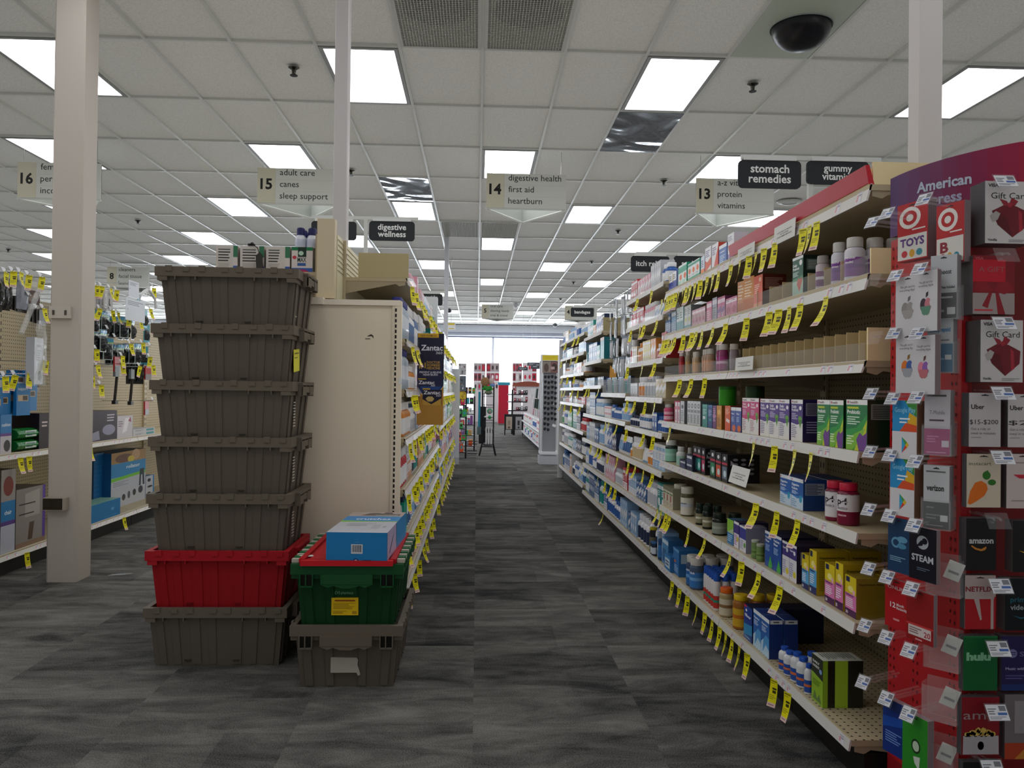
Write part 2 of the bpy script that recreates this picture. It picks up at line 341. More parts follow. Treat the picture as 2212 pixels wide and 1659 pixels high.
# hanging aisle signs: three boards in a triangle
def aisle_sign(num, lines_, px, Y, w=.83, hgt=.36, z0=3.07, lab='', cut=True):
    c = at(px, 400, Y=Y); t = thing('aisle_sign', lab, 'aisle sign', (c.x, Y, z0), group='triangular aisle signs')
    dp = w*.80
    g = G(); g.box(-w/2, w/2, 0, .01, 0, hgt, '#cfd1cb'); fr = Fr((-w/2, 0, 0), (1, 0, 0), (0, 0, 1), w, hgt)
    g.rect(fr, 0, .22, 0, 1, '#ccc8b4'); g.rect(fr, .218, .222, 0, 1, '#bdbba8')
    for v in (.34, .67): g.rect(fr, .22, 1, v-.004, v+.004, '#c2c4bf')
    g.text(fr, num, .11, .40, .42, '#141414', align='C', bold=.03)
    for k, s_ in enumerate(lines_): g.text(fr, s_, .275, .80-k*.335, .25, '#2a2c2e', bold=.004)
    g.make('front_board', 'painted', t)
    for s_ in (-1, 1):
        g = G(); a = Vector((s_*w/2, .01, 0)); b = Vector((0, dp, 0)); n = Vector((0, 0, hgt)); g.face([a, b, b+n, a+n], '#c6cac6'); off = Vector((0, .008, 0))
        g.face([a+off, b+off, b+off+n, a+off+n], '#c6cac6'); g.face([a, b, b+off, a+off], '#d8dad6'); g.face([a+n, b+n, b+off+n, a+off+n], '#d8dad6'); g.make('side_board', 'painted', t)
        g = G(); g.tube([(s_*w/2, 0, -.012), (0, dp, -.012)], .012, '#d9dcd8', 6); g.make('rail', 'painted', t)
    G().tube([(-w/2, 0, -.01), (w/2, 0, -.01)], .008, '#c9ccc8', 6).make('rail', 'painted', t)
    for q in ((-w/2+.05, .02), (w/2-.05, .02), (0, dp-.05)): G().tube([(q[0], q[1], hgt), (q[0], q[1], CEIL-z0)], .0025, '#b0b2b0', 5).make('hanger', 'metal', t)
aisle_sign('16', ['feminine care', 'personal safety', 'incontinence'], 128, 8.3, lab='triangular hanging sign for aisle 16, behind the square column')
aisle_sign('15', ['adult care', 'canes', 'sleep support'], 644, 8.3, lab='triangular hanging sign for aisle 15 reading adult care, canes, sleep support')
aisle_sign('14', ['digestive health', 'first aid', 'heartburn'], 1137, 8.3, lab='triangular hanging sign for aisle 14 reading digestive health, first aid, heartburn')
aisle_sign('13', ['a-z vitamins', 'protein', 'vitamins'], 1588, 8.3, lab='triangular hanging sign for aisle 13 reading a-z vitamins, protein, vitamins')
aisle_sign('8', ['cleaners', 'facial tissue', 'laundry'], 280, 16.3, w=.83, hgt=.40, z0=3.15, lab='distant hanging sign for aisle 8 reading cleaners, facial tissue, laundry')
aisle_sign('5', ['oral care', 'shaving needs', 'trial & travel'], 1078, 21, lab='distant hanging sign for aisle 5 reading oral care, shaving needs')
aisle_sign('4', ['', '', ''], 1257, 21, lab='distant hanging sign for aisle 4 behind the bandages sign')
# dark category signs on white cross rails
def cat_sign(txt, x0, x1, y0, y1, Y, lab, cut=None):
    a = at(x0, y1, Y=Y); b = at(x1, y0, Y=Y); w = b.x-a.x; h = b.z-a.z
    t = thing('category_sign', lab, 'sign', ((a.x+b.x)/2, Y, a.z), group='dark category signs')
    r = h*.17; pts = []
    for cx, cy, a0 in ((w/2-r, r, -PI/2), (w/2-r, h-r, 0), (-w/2+r, h-r, PI/2), (-w/2+r, r, PI)):
        pts += [(cx+r*math.cos(a0+k*PI/8), cy+r*math.sin(a0+k*PI/8)) for k in range(5)]
    g = G().prism(pts, (0, 0, 0), (1, 0, 0), (0, 0, 1), (0, .012, 0), '#33373b'); fr = Fr((-w/2, 0, 0), (1, 0, 0), (0, 0, 1), w, h)
    n = len(txt)
    for k, s_ in enumerate(txt): g.text(fr, s_, .5, (.56-k*.36) if n == 2 else .36, .42 if n == 2 else .48, '#e9ecec', align='C', bold=.02)
    g.make('board', 'matte', t)
    G().box(-w*.42, w*.42, -.006, .004, h-.001, h+.018, '#d4d7d6').make('clip', 'painted', t)
    return a, b
def cross_rail(x0, x1, y, Y, posts, lab, zb):
    a = at(x0, y, Y=Y); b = at(x1, y, Y=Y); z = (a.z+b.z)/2
    t = thing('sign_rail', lab, 'sign rail', (a.x, Y+.005, z)); G().box(0, b.x-a.x, 0, .02, 0, .022, '#c9ccca').make('bar', 'painted', t)
    for px in posts:
        c = at(px, y, Y=Y); G().box(c.x-a.x-.012, c.x-a.x+.012, .0, .02, zb-z, 0, '#c9ccca').make('post', 'painted', t)
# ------------------------------------------------------------------ product builders
def carton(w, d, h, front='#ffffff', side=None, top=None, art=(), seed=1, name='carton'):
    """art: ('b',v0,v1,col) band, ('t',text,u,v,h,col), ('l',u0,u1,v0,v1,n,col), ('p',[(u,v)..],col), ('e',u,v,ru,rv,col), ('s',...) same on the side face"""
    side = side or front; top = top or side
    g = G().box(-w/2, w/2, 0, d, 0, h, side, {'f': front, 't': top})
    F = Fr((-w/2, 0, 0), (1, 0, 0), (0, 0, 1), w, h); S = Fr((w/2, 0, 0), (0, 1, 0), (0, 0, 1), d, h); S2 = Fr((-w/2, d, 0), (0, -1, 0), (0, 0, 1), d, h); T = Fr((-w/2, 0, h), (1, 0, 0), (0, 1, 0), w, d)
    for a in art:
        k, fr = a[0], F
        if k[0] == 's': k, fr = k[1], S
        elif k[0] == 'q': k, fr = k[1], S2
        elif k[0] == 'o': k, fr = k[1], T
        if k == 'b': g.rect(fr, 0, 1, a[1], a[2], a[3])
        elif k == 'r': g.rect(fr, a[1], a[2], a[3], a[4], a[5])
        elif k == 't': g.text(fr, a[1], a[2], a[3], a[4], a[5], w=a[6] if len(a) > 6 else None, bold=.02)
        elif k == 'l': g.lines(fr, *a[1:7], seed)
        elif k == 'p': g.poly(fr, a[1], a[2])
        elif k == 'e': g.ell(fr, *a[1:6])
    return g
def bottle_parts(r, h, body, labc, cap, capc=.80, caph=.22, lab=(.12, .68), accent=None, sx=1, neck=.8):
    """returns (body, cap) meshes, axis at y=r"""
    ch = h*caph; hb = h-ch; sh = hb*(.12 if capc < .78 else .065)
    P = [(r*.9, 0, body), (r, hb*.03, body), (r, hb*lab[0], labc), (r, hb*(lab[0]*.55+lab[1]*.45), accent or labc), (r, hb*(lab[0]*.35+lab[1]*.65), labc), (r, hb*lab[1], body), (r, hb-sh*1.9, body), (r*.93, hb-sh*1.1, body), (r*capc*.95, hb-sh*.35, body), (r*capc*neck, hb-sh*.2, body), (r*capc*neck, hb, body)]
    b = G().lathe(P, 0, r, seg=22, sx=sx)
    C = [(r*capc*.98, hb-.001, cap), (r*capc, hb+ch*.1, cap), (r*capc, hb+ch*.86, cap), (r*capc*.93, h, cap)]
    c = G().lathe(C, 0, r, seg=22, sx=sx); return b, c
def put_text_on_cyl(g, r, z0, hh, s, col, w, ang=0):          # small word bent round a jar front (faces -Y)
    vs, fs, x0, x1 = glyphs(s, .02); i = len(g.v); k = w/max(x1-x0, .01)
    for q in vs:
        a = -PI/2+ang+((q.x-x0)*k-w/2)/r; rr = r+.0005; g.v.append(Vector((rr*math.cos(a), r+rr*math.sin(a), z0+q.y*hh)))
    for f in fs: g.f.append(tuple(i+a for a in f)); g.c.append(lin(col))
def make_bottle(name, label, cat, r, h, loc, rz, group=None, words=(), m='print', **kw):
    b, c = bottle_parts(r, h, **kw); t = thing(name, label, cat, loc, rz, group)
    for s_, z, hh, col, w in words: put_text_on_cyl(b, r, h*z, h*hh, s_, col, w*r, .5 if rz < 0 else 0)
    b.make('body', 'plastic', t, smooth=True); c.make('cap', 'plastic', t, smooth=True); return t
# ------------------------------------------------------------------ shelving
CREAM, LIP, CREAM2 = '#b8a98b', '#d6d3ce', '#a89a80'
def tickets(g, fr, L_, seed, dense=.55, pink=True):
    rn = random.Random(seed); x = .03
    while x < L_-.05:
        if rn.random() < dense:
            u0, u1 = x/L_, (x+.034)/L_
            g.rect(fr, u0, u1, .10, .9, '#dfdce2', .0006)
            if pink: g.rect(fr, u0+.003/L_, u0+.013/L_, .2, .62, '#d99aa2', .0009)
            g.rect(fr, u0+.015/L_, u1-.004/L_, .5, .62, '#9c98a6', .0009); g.rect(fr, u0+.004/L_, u1-.004/L_, .7, .8, '#b3afbb', .0009)
        x += .045+rn.random()*.05
def shelf(root, O, s, Y0, Y1, zn, zf, xn, xf, xb, lip=.036, tilt=.012, fence=0, seed=1, deckm='painted', dense=.55, name='shelf', side_bracket=True):
    """s=+1: depth runs to +X, front looks to -X"""
    o = Vector(O); I = lambda x, y, z: Vector((x, y, z))-o
    e = .003; y0, y1 = Y0+e, Y1-e
    # deck
    g = G(); th = .018
    b = [I(xn+s*.01, y0, zn-th), I(xb, y0, zn-th), I(xb, y1, zf-th), I(xf+s*.01, y1, zf-th)]; t = [I(xn+s*.01, y0, zn), I(xb, y0, zn), I(xb, y1, zf), I(xf+s*.01, y1, zf)]
    if s < 0: b = b[::-1]; t = t[::-1]
    g.hexa(b, t, CREAM); dk = g.make(name, deckm, root)
    # price rail
    g = G(); a = [I(xn+s*tilt, y0, zn+.002), I(xn, y0, zn-lip), I(xf, y1, zf-lip), I(xf+s*tilt, y1, zf+.002)]
    off = Vector((s*.006, 0, 0)); a2 = [p+off for p in a]
    order = a if s < 0 else a[::-1]
    g.face([a[0], a[1], a[2], a[3]], LIP); g.face([a2[3], a2[2], a2[1], a2[0]], LIP); g.face([a[0], a[3], a2[3], a2[0]], '#c9bf9f'); g.face([a[1], a2[1], a2[2], a[2]], '#a9a6a0')
    g.face([a[0], a2[0], a2[1], a[1]], LIP); g.face([a[3], a[2], a2[2], a2[3]], LIP)
    Ls = Y1-Y0
    if s > 0: fr = Fr(a[2], a[1]-a[2], a[3]-a[2], (a[1]-a[2]).length, (a[3]-a[2]).length)
    else: fr = Fr(a[1], a[2]-a[1], a[0]-a[1], (a[2]-a[1]).length, (a[0]-a[1]).length)
    tickets(g, fr, Ls, seed, dense); g.make('price_rail', 'print', dk)
    if side_bracket:
        for y in (y0+.002, y1-.004):
            g = G()
            zz = zn if y < (y0+y1)/2 else zf; xx = xn if y < (y0+y1)/2 else xf
            poly = [(0, -.002), (0, -.035), (.03, -.042), (.05, -.03), (abs(xb-xx)-.02, -.085), (abs(xb-xx)-.02, -.002)]
            g.prism(poly, I(xx+s*.02, y, zz-.0), (s, 0, 0), (0, 0, 1), (0, .002, 0), CREAM2)
            g.make('bracket', 'painted', dk)
    if fence:
        g = G(); top = fence
        P = [I(xn+s*.014, y0, zn), I(xf+s*.014, y1, zf)]; Q = [p+Vector((-s*.004, 0, top)) for p in P]; d2 = Vector((s*.0025, 0, 0))
        g.face([P[0], P[1], Q[1], Q[0]], '#ffffff'); g.face([Q[0]+d2, Q[1]+d2, P[1]+d2, P[0]+d2], '#ffffff'); g.face([Q[0], Q[1], Q[1]+d2, Q[0]+d2], '#ffffff')
        g.make('clear_fence', 'acrylic', dk)
    return dk
def bay(lab, s, Y0, Y1, levels, xb, top, O=None, end_near=False, end_far=False, group='shelving bays', back='pegboard', slat=None, name='shelving_bay'):
    xf = levels[-1][2]; O = Vector(O or ((xf+xb)/2, (Y0+Y1)/2, 0)); t = thing(name, lab, 'store shelving', O, 0, group)
    g = G(); x0, x1 = sorted((xb, xb+s*.045)); g.box(x0-O.x, x1-O.x, Y0-O.y, Y1-O.y, .02, top, '#8f8266' if not slat else slat); g.make('back_panel', back, t)
    for y in (Y0, Y1-.03):
        g = G(); a, b = sorted((xb-s*.001, xb-s*.014)); g.box(a-O.x, b-O.x, y-O.y, y+.03-O.y, .02, top, CREAM)
        for k in range(int((top-.1)/.05)): g.box(a-.0006-O.x if s > 0 else b-O.x, (a-O.x) if s > 0 else b+.0006-O.x, y+.011-O.y, y+.019-O.y, .08+k*.05, .105+k*.05, '#1a1712')
        g.make('upright', 'painted', t)
    a, b = sorted((xf+s*.05, xb)); g = G().box(a-O.x, b-O.x, Y0+.004-O.y, Y1-.004-O.y, 0, levels[-1][0]-.04, '#1b1a18'); g.make('base', 'dark', t)
    for k, lv in enumerate(levels):
        zn, zf, xn, xf_, lip, fence = lv[:6]
        shelf(t, O, s, Y0, Y1, zn, zf, xn, xf_, xb, lip=lip, fence=fence, seed=hash((round(Y0*10), k)) % 999, tilt=.014 if lip > .034 else .006, deckm='pegdeck' if k == len(levels)-1 else 'painted')
    return t
# sale tags
def tag_mesh(k):
    rn = random.Random(k); g = G(); n = 7; w = .036; Ln = .098; bend = .012+.03*rn.random(); tw = rn.uniform(-.35, .35)
    def pt(u, v):
        a = tw*v; x = (u-.5)*w; y = -bend*v*v-.004; return Vector((x*math.cos(a), y+x*math.sin(a), -Ln*v))
    for q in range(n):
        v0, v1 = q/n, (q+1)/n; c = '#e6dd12' if q < n-1 else '#e2c3bd'
        g.face([pt(0, v1), pt(1, v1), pt(1, v0), pt(0, v0)], c)
    def mark(u0, u1, v0, v1, c):
        o = Vector((0, -.0006, 0)); g.face([pt(u0, v1)+o, pt(u1, v1)+o, pt(u1, v0)+o, pt(u0, v0)+o], c)
    mark(.08, .92, .04, .09, '#8c8412'); mark(.1, .6, .13, .16, '#a59b1a'); mark(.35, .9, .3, .37, '#3a370e'); mark(.4, .85, .40, .5, '#3a370e')
    mark(.1, .75, .58, .60, '#8c8412'); mark(.1, .9, .64, .66, '#8c8412'); mark(.1, .6, .70, .72, '#8c8412'); mark(.15, .8, .9, .94, '#a07a78')
    me = g.mesh('sale_tag', 'print'); return me
TAGS = [tag_mesh(k) for k in range(9)]
def sale_tag(k, label, loc, rz, group, ry=0):
    o = bpy.data.objects.new('sale_tag', TAGS[k % 9]); COL.objects.link(o); o.location = loc; o.rotation_euler = (0, ry, rz); return tag(o, label, 'sale tag', group)
# ------------------------------------------------------------------ vitamin shelving: first two bays
YN, YF = 2.342, 4.782; YM = 3.60
RS = {1: (1.800, 1.773, 1.160, 1.122, .050), 2: (1.531, 1.519, 1.156, 1.121, .048), 3: (1.269, 1.267, 1.148, 1.119, .036), 4: (.995, .994, 1.137, 1.113, .033),
      5: (.752, .756, 1.135, 1.103, .032), 6: (.483, .491, 1.130, 1.104, .031), 7: (.135, .140, 1.119, 1.102, .032)}
XB = 1.60
def rs(k, y):
    zn, zf, xn, xf, lip = RS[k]; t = (y-YN)/(YF-YN); return xn+(xf-xn)*t, zn+(zf-zn)*t
def lev(k, y0, y1, fence): (a, b), (c, d) = rs(k, y0), rs(k, y1); return (b, d, a, c, RS[k][4], fence)
FEN = {1: 0, 2: .055, 3: .055}
def cats(y0, y1): return [lev(k, y0, y1, FEN.get(k, 0) if not (k == 1) else 0) for k in range(1, 8)]
bay('vitamin shelving bay beside the red gift card display, top shelf with red strip', 1, YN, YM, cats(YN, YM), XB, 1.80)
bay('second vitamin shelving bay, full height, holding the silver and pink boxes', 1, YM, YF, cats(YM, YF), XB, 1.80)
SN = {1: 'top', 2: 'second', 3: 'third', 4: 'fourth', 5: 'fifth', 6: 'sixth', 7: 'bottom'}
CR = {7: (.3255, 1400, 340), 8: (.2441, 1400, 840), 9: (.337, 1380, 1100)}
def px(c, x, y): k, a, b = CR[c]; return a+k*x, b+k*y
def on_shelf(k, c, x, y, inset=.03):
    X = rs(k, 3)[0]+inset; q = px(c, x, y)
    for _ in range(3): p = at(*q, X=X); X = rs(k, p.y)[0]+inset
    return p
def span(k, c, xl, xr, yt, inset=.03):
    a = on_shelf(k, c, xl, yt, inset); b = on_shelf(k, c, xr, yt, inset); z = rs(k, b.y)[1]
    return a.y, b.y, rs(k, (a.y+b.y)/2)[0]+inset, z, b.z-z
def row_label(desc, i, n, k, extra=''):
    if n == 1: return f'{desc} on the {SN[k]} vitamin shelf{extra}'
    return f'{desc}, {ordn(i)} from the gift cards, {SN[k]} vitamin shelf{extra}'
def boxes(k, c, xl, xr, yt, n, name, desc, front, side, art, d=.10, cat='box', top=None, inset=.03, gap=.002, behind=0, rz=0):
    yf, yn, X, z, h = span(k, c, xl, xr, yt, inset); w = (yf-yn)/n; me = None
    for i in range(n):
        y = yn+w*(i+.5); zz = rs(k, y)[1]+.0006
        if me is None: me = carton(w-gap, d, h, front, side, top, art, seed=int(xl)).mesh(name)
        o = bpy.data.objects.new(name, me); COL.objects.link(o); o.location = (X, y, zz); o.rotation_euler = (0, 0, RR+rz); tag(o, row_label(desc, i, n, k), cat, desc+' facings' if n > 1 else None)
        for q in range(behind):
            b2 = bpy.data.objects.new(name, me); COL.objects.link(b2); b2.location = (X+(d+.004)*(q+1), y, zz); b2.rotation_euler = (0, 0, RR)
            tag(b2, f'{desc} standing {"directly" if q == 0 else "two places"} behind the {ordn(i)} one'[:110], cat, desc+' facings')
def bottles(k, c, xl, xr, yt, n, name, desc, d2=0, words=(), cat='bottle', inset=.022, **kw):
    kk, ox, oy = CR[c]; a, b = ox+kk*xl, ox+kk*xr; ty = oy+kk*yt; r = .03
    for _ in range(8):                       # radius and place of a row of round things seen aslant
        Xc = rs(k, 3)[0]+inset+r; pc = at((a+b)/2, ty, X=Xc); Xc = rs(k, pc.y)[0]+inset+r; y = pc.y
        sil = 2*r*F_PX/y*1.10; stp = F_PX*Xc*(2*r+.002)/y**2; r *= (b-a)/(sil+(n-1)*stp)
    half = sil/2*1.0; t = None
    for i in range(n):
        q = b-half-(b-a-2*half)*(i/(n-1) if n > 1 else 0); p = at(q, ty, X=Xc); z = rs(k, p.y)[1]+.0006
        if t is None: h = (at((a+b)/2, ty, X=Xc).z if n == 1 else p.z)-z
        Xf = Xc-r; lab = row_label(desc, i, n, k)
        if t is None: t = make_bottle(name, lab, cat, r, h, (Xf, p.y, z), RR, desc+' facings' if n > 1 or d2 else None, words, **kw)
        else: dup(t, lab, (Xf, p.y, z), RR)
        for m_ in range(d2): dup(t, f'{desc} standing {"directly" if m_ == 0 else "two places"} behind the {ordn(i)} one', (Xf+(2*r+.003)*(m_+1), p.y, z), RR)
T_, D_ = 'white', 'dark'
def pharm(mid, low='#e9e7e4', leaf='#6fae3c', word='Probiotic', lines='#8d86a8', brand='health'):
    return (('b', .90, 1, '#f0eeee'), ('r', .06, .12, .925, .975, '#c4243a'), ('t', brand, .16, .925, .07, '#6a2a34', .4), ('b', .48, .90, mid), ('b', 0, .48, low), ('p', [(0, .48), (1, .48), (1, .44), (.5, .40), (0, .44)], mid),
            ('t', 'Daily' if word != "Women's" else "Women's", .06, .80, .09, '#ffffff', .42), ('t', 'Probiotic', .06, .72, .09, '#ffffff', .58), ('e', .80, .80, .11, .05, '#f2f2f2'), ('l', .06, .62, .52, .68, 4, '#cfc6e0'),
            ('p', [(.62, .55), (.72, .42), (.8, .30), (.88, .42), (.95, .55), (.86, .62), (.78, .58), (.70, .62)], leaf), ('p', [(.70, .52), (.8, .36), (.88, .52)], '#3f7d2a'), ('l', .06, .55, .08, .40, 7, lines))
sidepanel = lambda c1='#9a93b5': (('sr', .08, .92, .62, .92, '#8b8798'), ('sl', .12, .88, .64, .90, 8, '#2b2440'), ('sl', .10, .80, .20, .5, 5, c1))
# --- shelf 1
boxes(1, 7, 136, 190, 752, 2, 'remedy_box', 'white and navy remedy box', '#eef0f4', '#7e86ba', (('b', 0, .5, '#3c4fa8'), ('l', .1, .9, .6, .9, 3, '#556'), ('r', 0, .2, .5, .95, '#cdb86b')), d=.07)
boxes(1, 7, 200, 258, 692, 2, 'remedy_box', 'green and white relief box with orange splash', '#e8f2ee', '#1f9a78', (('b', .62, .9, '#3aa98a'), ('e', .6, .42, .3, .14, '#e8733f'), ('l', .1, .8, .08, .25, 3, '#6c9')), d=.06)
boxes(1, 7, 262, 345, 664, 3, 'remedy_box', 'white and green lozenge box', '#f2f4f2', '#2f9c84', (('b', .0, .2, '#3aa98a'), ('e', .5, .55, .3, .16, '#ea7740'), ('b', .82, .95, '#2f9c84'), ('l', .1, .9, .25, .36, 2, '#789')), d=.06)
boxes(1, 7, 350, 376, 650, 1, 'remedy_box', 'slim pale blue and orange carton', '#dfe7f3', '#8fa5cf', (('b', 0, .3, '#ef8a4e'), ('l', .1, .9, .4, .8, 4, '#668')), d=.06)
boxes(1, 7, 378, 420, 585, 1, 'remedy_box', 'white digestive box with orange swirl', '#f1f0f3', '#b9b6cc', (('p', [(0, .0), (1, .25), (1, .55), (.4, .4), (0, .5)], '#e0643c'), ('l', .1, .8, .6, .9, 4, '#87a')), d=.06)
boxes(1, 7, 422, 468, 560, 1, 'remedy_box', 'white digestive box with red edge', '#efedf0', '#cf4a33', (('p', [(.3, 0), (1, 0), (1, .9)], '#d9482f'), ('l', .1, .7, .55, .9, 4, '#87a')), d=.06, top='#f0c0c0')
boxes(1, 7, 470, 524, 562, 1, 'remedy_box', 'blue and white antacid box', '#5b7fc2', '#46619e', (('b', .82, 1, '#eef1f6'), ('t', 'relief', .15, .6, .15, '#ffffff', .6), ('l', .1, .8, .1, .5, 5, '#cfe0f6'), ('b', 0, .12, '#b8cbe8')), d=.06)
boxes(1, 7, 528, 572, 492, 1, 'remedy_box', 'tall white powder box beside the red strip', '#e9e8ee', '#c9c4d6', (('b', 0, .25, '#a58fc0'), ('l', .1, .9, .72, .92, 3, '#99a'), ('l', .1, .8, .4, .6, 3, '#88a')), d=.07)
# --- shelf 2
boxes(2, 7, 114, 150, 1035, 3, 'remedy_box', 'slim blue remedy box', '#5f82bd', '#3a5487', (('b', .7, .85, '#dfe6f2'), ('l', .1, .9, .1, .6, 5, '#cfd8ea')), d=.05)
boxes(2, 7, 154, 186, 1020, 2, 'remedy_box', 'slim light blue remedy box', '#8db4d6', '#4f7ea8', (('b', .8, .95, '#eef3f8'), ('l', .1, .9, .1, .6, 5, '#49678c')), d=.05)
boxes(2, 7, 188, 236, 985, 2, 'remedy_box', 'white and teal tummy remedy box', '#dce9ea', '#79aab0', (('b', 0, .4, '#56a3a8'), ('l', .1, .8, .5, .8, 3, '#688')), d=.06)
boxes(2, 7, 240, 286, 975, 2, 'remedy_box', 'grey white box with yellow dot', '#d9dcdc', '#8f9c9e', (('e', .5, .4, .3, .1, '#c8c84a'), ('l', .1, .8, .6, .9, 4, '#788'), ('b', 0, .15, '#49a')), d=.06)
boxes(2, 7, 290, 382, 985, 4, 'remedy_box', 'pale pink chewable box', '#d7a3b1', '#9b6c7c', (('b', .75, .9, '#f2e2e8'), ('e', .5, .35, .3, .15, '#b5476c'), ('l', .1, .8, .5, .7, 3, '#866')), d=.06)
boxes(2, 7, 388, 424, 950, 1, 'remedy_box', 'rose pink upset stomach box', '#d66f95', '#a94d70', (('b', .7, .9, '#f4dbe5'), ('l', .1, .8, .1, .6, 5, '#f4dbe5')), d=.06)
boxes(2, 7, 426, 458, 925, 1, 'remedy_box', 'grey lilac upset stomach box', '#a6a3ba', '#6c6880', (('b', .7, .9, '#e4e0ee'), ('l', .1, .8, .1, .6, 5, '#565')), d=.06)
boxes(2, 7, 460, 512, 915, 2, 'remedy_box', 'tall pink and purple chewable box', '#c96a94', '#7d3f66', (('b', .72, .9, '#f1dce8'), ('p', [(0, .1), (1, .4), (1, .6), (0, .4)], '#7a4a9c'), ('l', .1, .8, .1, .3, 3, '#f4dbe5')), d=.06)
boxes(2, 7, 514, 592, 915, 2, 'remedy_box', 'broad pink and red chewable box', '#cf7396', '#8a3e5b', (('b', .72, .9, '#f1dce8'), ('e', .5, .35, .35, .2, '#b02c5c'), ('l', .1, .8, .8, .95, 2, '#755')), d=.06)
boxes(2, 7, 600, 640, 815, 1, 'powder_pouch_box', 'tan orange electrolyte box tilted on the shelf', '#d99a66', '#a06e45', (('b', 0, .3, '#c77a45'), ('l', .1, .9, .4, .9, 5, '#f3dcc4')), d=.05, rz=.12)
boxes(2, 7, 642, 697, 782, 1, 'powder_pouch_box', 'orange electrolyte box leaning beside the tan one', '#dd9a58', '#a8642f', (('b', .0, .35, '#d5783a'), ('l', .1, .9, .4, .9, 6, '#f7e2c8')), d=.05, rz=.12)
boxes(2, 7, 700, 762, 772, 1, 'vitamin_box', 'red orange vitamin box with dark side', '#e05a34', '#5c2019', (('e', .72, .86, .14, .07, '#f4c0a8'), ('l', .1, .7, .45, .75, 5, '#f7cdbb'), ('b', 0, .16, '#f0a07e'), ('sl', .1, .9, .55, .9, 8, '#b98a80')), d=.10)
boxes(2, 7, 958, 1032, 645, 1, 'vitamin_box', 'green heart health box with red heart', '#1f5b48', '#102a24', (('b', .93, 1, '#e8ecea'), ('b', 0, .38, '#a9c9b4'), ('p', [(0, .38), (1, .38), (1, .5), (0, .44)], '#3f8a63'), ('p', [(.42, .30), (.66, .10), (.95, .36), (.85, .46), (.7, .40), (.55, .46)], '#c9492f'), ('e', .78, .83, .13, .07, '#f2f2f2'), ('t', 'Daily', .05, .76, .09, '#fff', .4), ('t', 'Probiotic', .05, .67, .09, '#fff', .6), ('l', .05, .7, .5, .62, 4, '#cde3d6'), ('sr', .1, .95, .62, .9, '#5e6e68'), ('sl', .15, .9, .65, .88, 6, '#c7d2cc')), d=.12)
bottles(2, 7, 1110, 1212, 655, 1, 'vitamin_bottle', 'small white capped vitamin bottle with plum label', body='#cbbfc4', labc='#7b3b74', cap='#b9b2ad', cat='bottle', accent='#e9dfe8')
bottles(2, 7, 1213, 1326, 568, 1, 'vitamin_jar', 'purple labelled multivitamin jar', body='#d8d4dc', labc='#7d3f96', cap='#c9c5c0', accent='#6a2f86', words=(('multi', .50, .09, '#ffffff', 1.2), ('women', .40, .07, '#ffffff', 1.0)))
bottles(2, 7, 1300, 1446, 535, 1, 'vitamin_jar', 'larger purple labelled multivitamin jar with a white cap', body='#d8d4dc', labc='#86489c', cap='#cdc9c4', accent='#6f3390', words=(('prenatal', .50, .08, '#ffffff', 1.3), ('multi', .40, .07, '#ffffff', .9)), d2=2)
# --- shelf 3
bottles(3, 7, 204, 244, 1282, 2, 'vitamin_bottle', 'slim red vitamin bottle', body='#8c1d24', labc='#b5262c', cap='#c9bdb8')
bottles(3, 7, 247, 288, 1278, 1, 'vitamin_bottle', 'beige vitamin bottle with tan label', body='#a9977f', labc='#c79b62', cap='#cfc7bb')
bottles(3, 7, 292, 352, 1290, 2, 'vitamin_bottle', 'pale peach vitamin bottle', body='#b59a7c', labc='#d8a36c', cap='#cfc8be')
bottles(3, 7, 355, 448, 1270, 3, 'vitamin_bottle', 'peach gummy vitamin bottle', body='#a5856c', labc='#cf9268', cap='#cbc4ba')
bottles(3, 7, 450, 536, 1240, 2, 'gummy_jar', 'magenta gummy jar with wide cap', body='#8f3668', labc='#a63a7e', cap='#c9c2ba', capc=.95, caph=.2, accent='#e6bcd6')
bottles(3, 7, 540, 604, 1238, 1, 'gummy_jar', 'wide white capped gummy jar', body='#8f7f86', labc='#9a8a90', cap='#c4bdb4', capc=.97, caph=.2)
# --- shelf 4
bottles(4, 8, 137, 232, 137, 1, 'gummy_bottle', 'pink gummy bottle with grey cap', body='#d8557f', labc='#e9b9c8', cap='#bfbab8', capc=.8, accent='#c22a60', caph=.18)
boxes(4, 8, 233, 284, 108, 2, 'softgel_box', 'white and crimson softgel box', '#e9e4e8', '#7d6672', (('r', 0, .22, 0, 1, '#c62a58'), ('e', .6, .68, .26, .09, '#d84a72'), ('l', .3, .9, .1, .5, 6, '#a58'), ('b', .94, 1, '#c62a58')), d=.07)
boxes(4, 8, 287, 322, 110, 1, 'softgel_box', 'white and grey softgel box', '#dadbe0', '#6f737c', (('e', .5, .75, .3, .09, '#5a5c66'), ('l', .1, .9, .1, .6, 7, '#778')), d=.07)
boxes(4, 8, 346, 466, 113, 4, 'silver_box', 'silver grey supplement box with face mark', '#d5d8db', '#5f646a', (('e', .5, .80, .32, .10, '#4d5258'), ('e', .5, .80, .2, .06, '#c3c7ca'), ('r', .12, .88, .52, .64, '#8b9096'), ('r', .2, .5, .1, .42, '#aeb3b8'), ('l', .1, .9, .08, .46, 8, '#7b8088')), d=.08)
boxes(4, 8, 480, 527, 140, 1, 'color_box', 'teal supplement box', '#2f8f86', '#1f5d63', (('b', .9, 1, '#47a99c'), ('l', .1, .9, .55, .8, 4, '#bfe6df'), ('r', .1, .6, .35, .48, '#e9f2f0')), d=.07)
boxes(4, 8, 529, 570, 145, 1, 'color_box', 'navy blue supplement box', '#29508a', '#1d2f5c', (('b', .9, 1, '#376bb0'), ('l', .1, .9, .5, .8, 5, '#b6cbe9'), ('r', .3, .8, .3, .4, '#2f9f96')), d=.07)
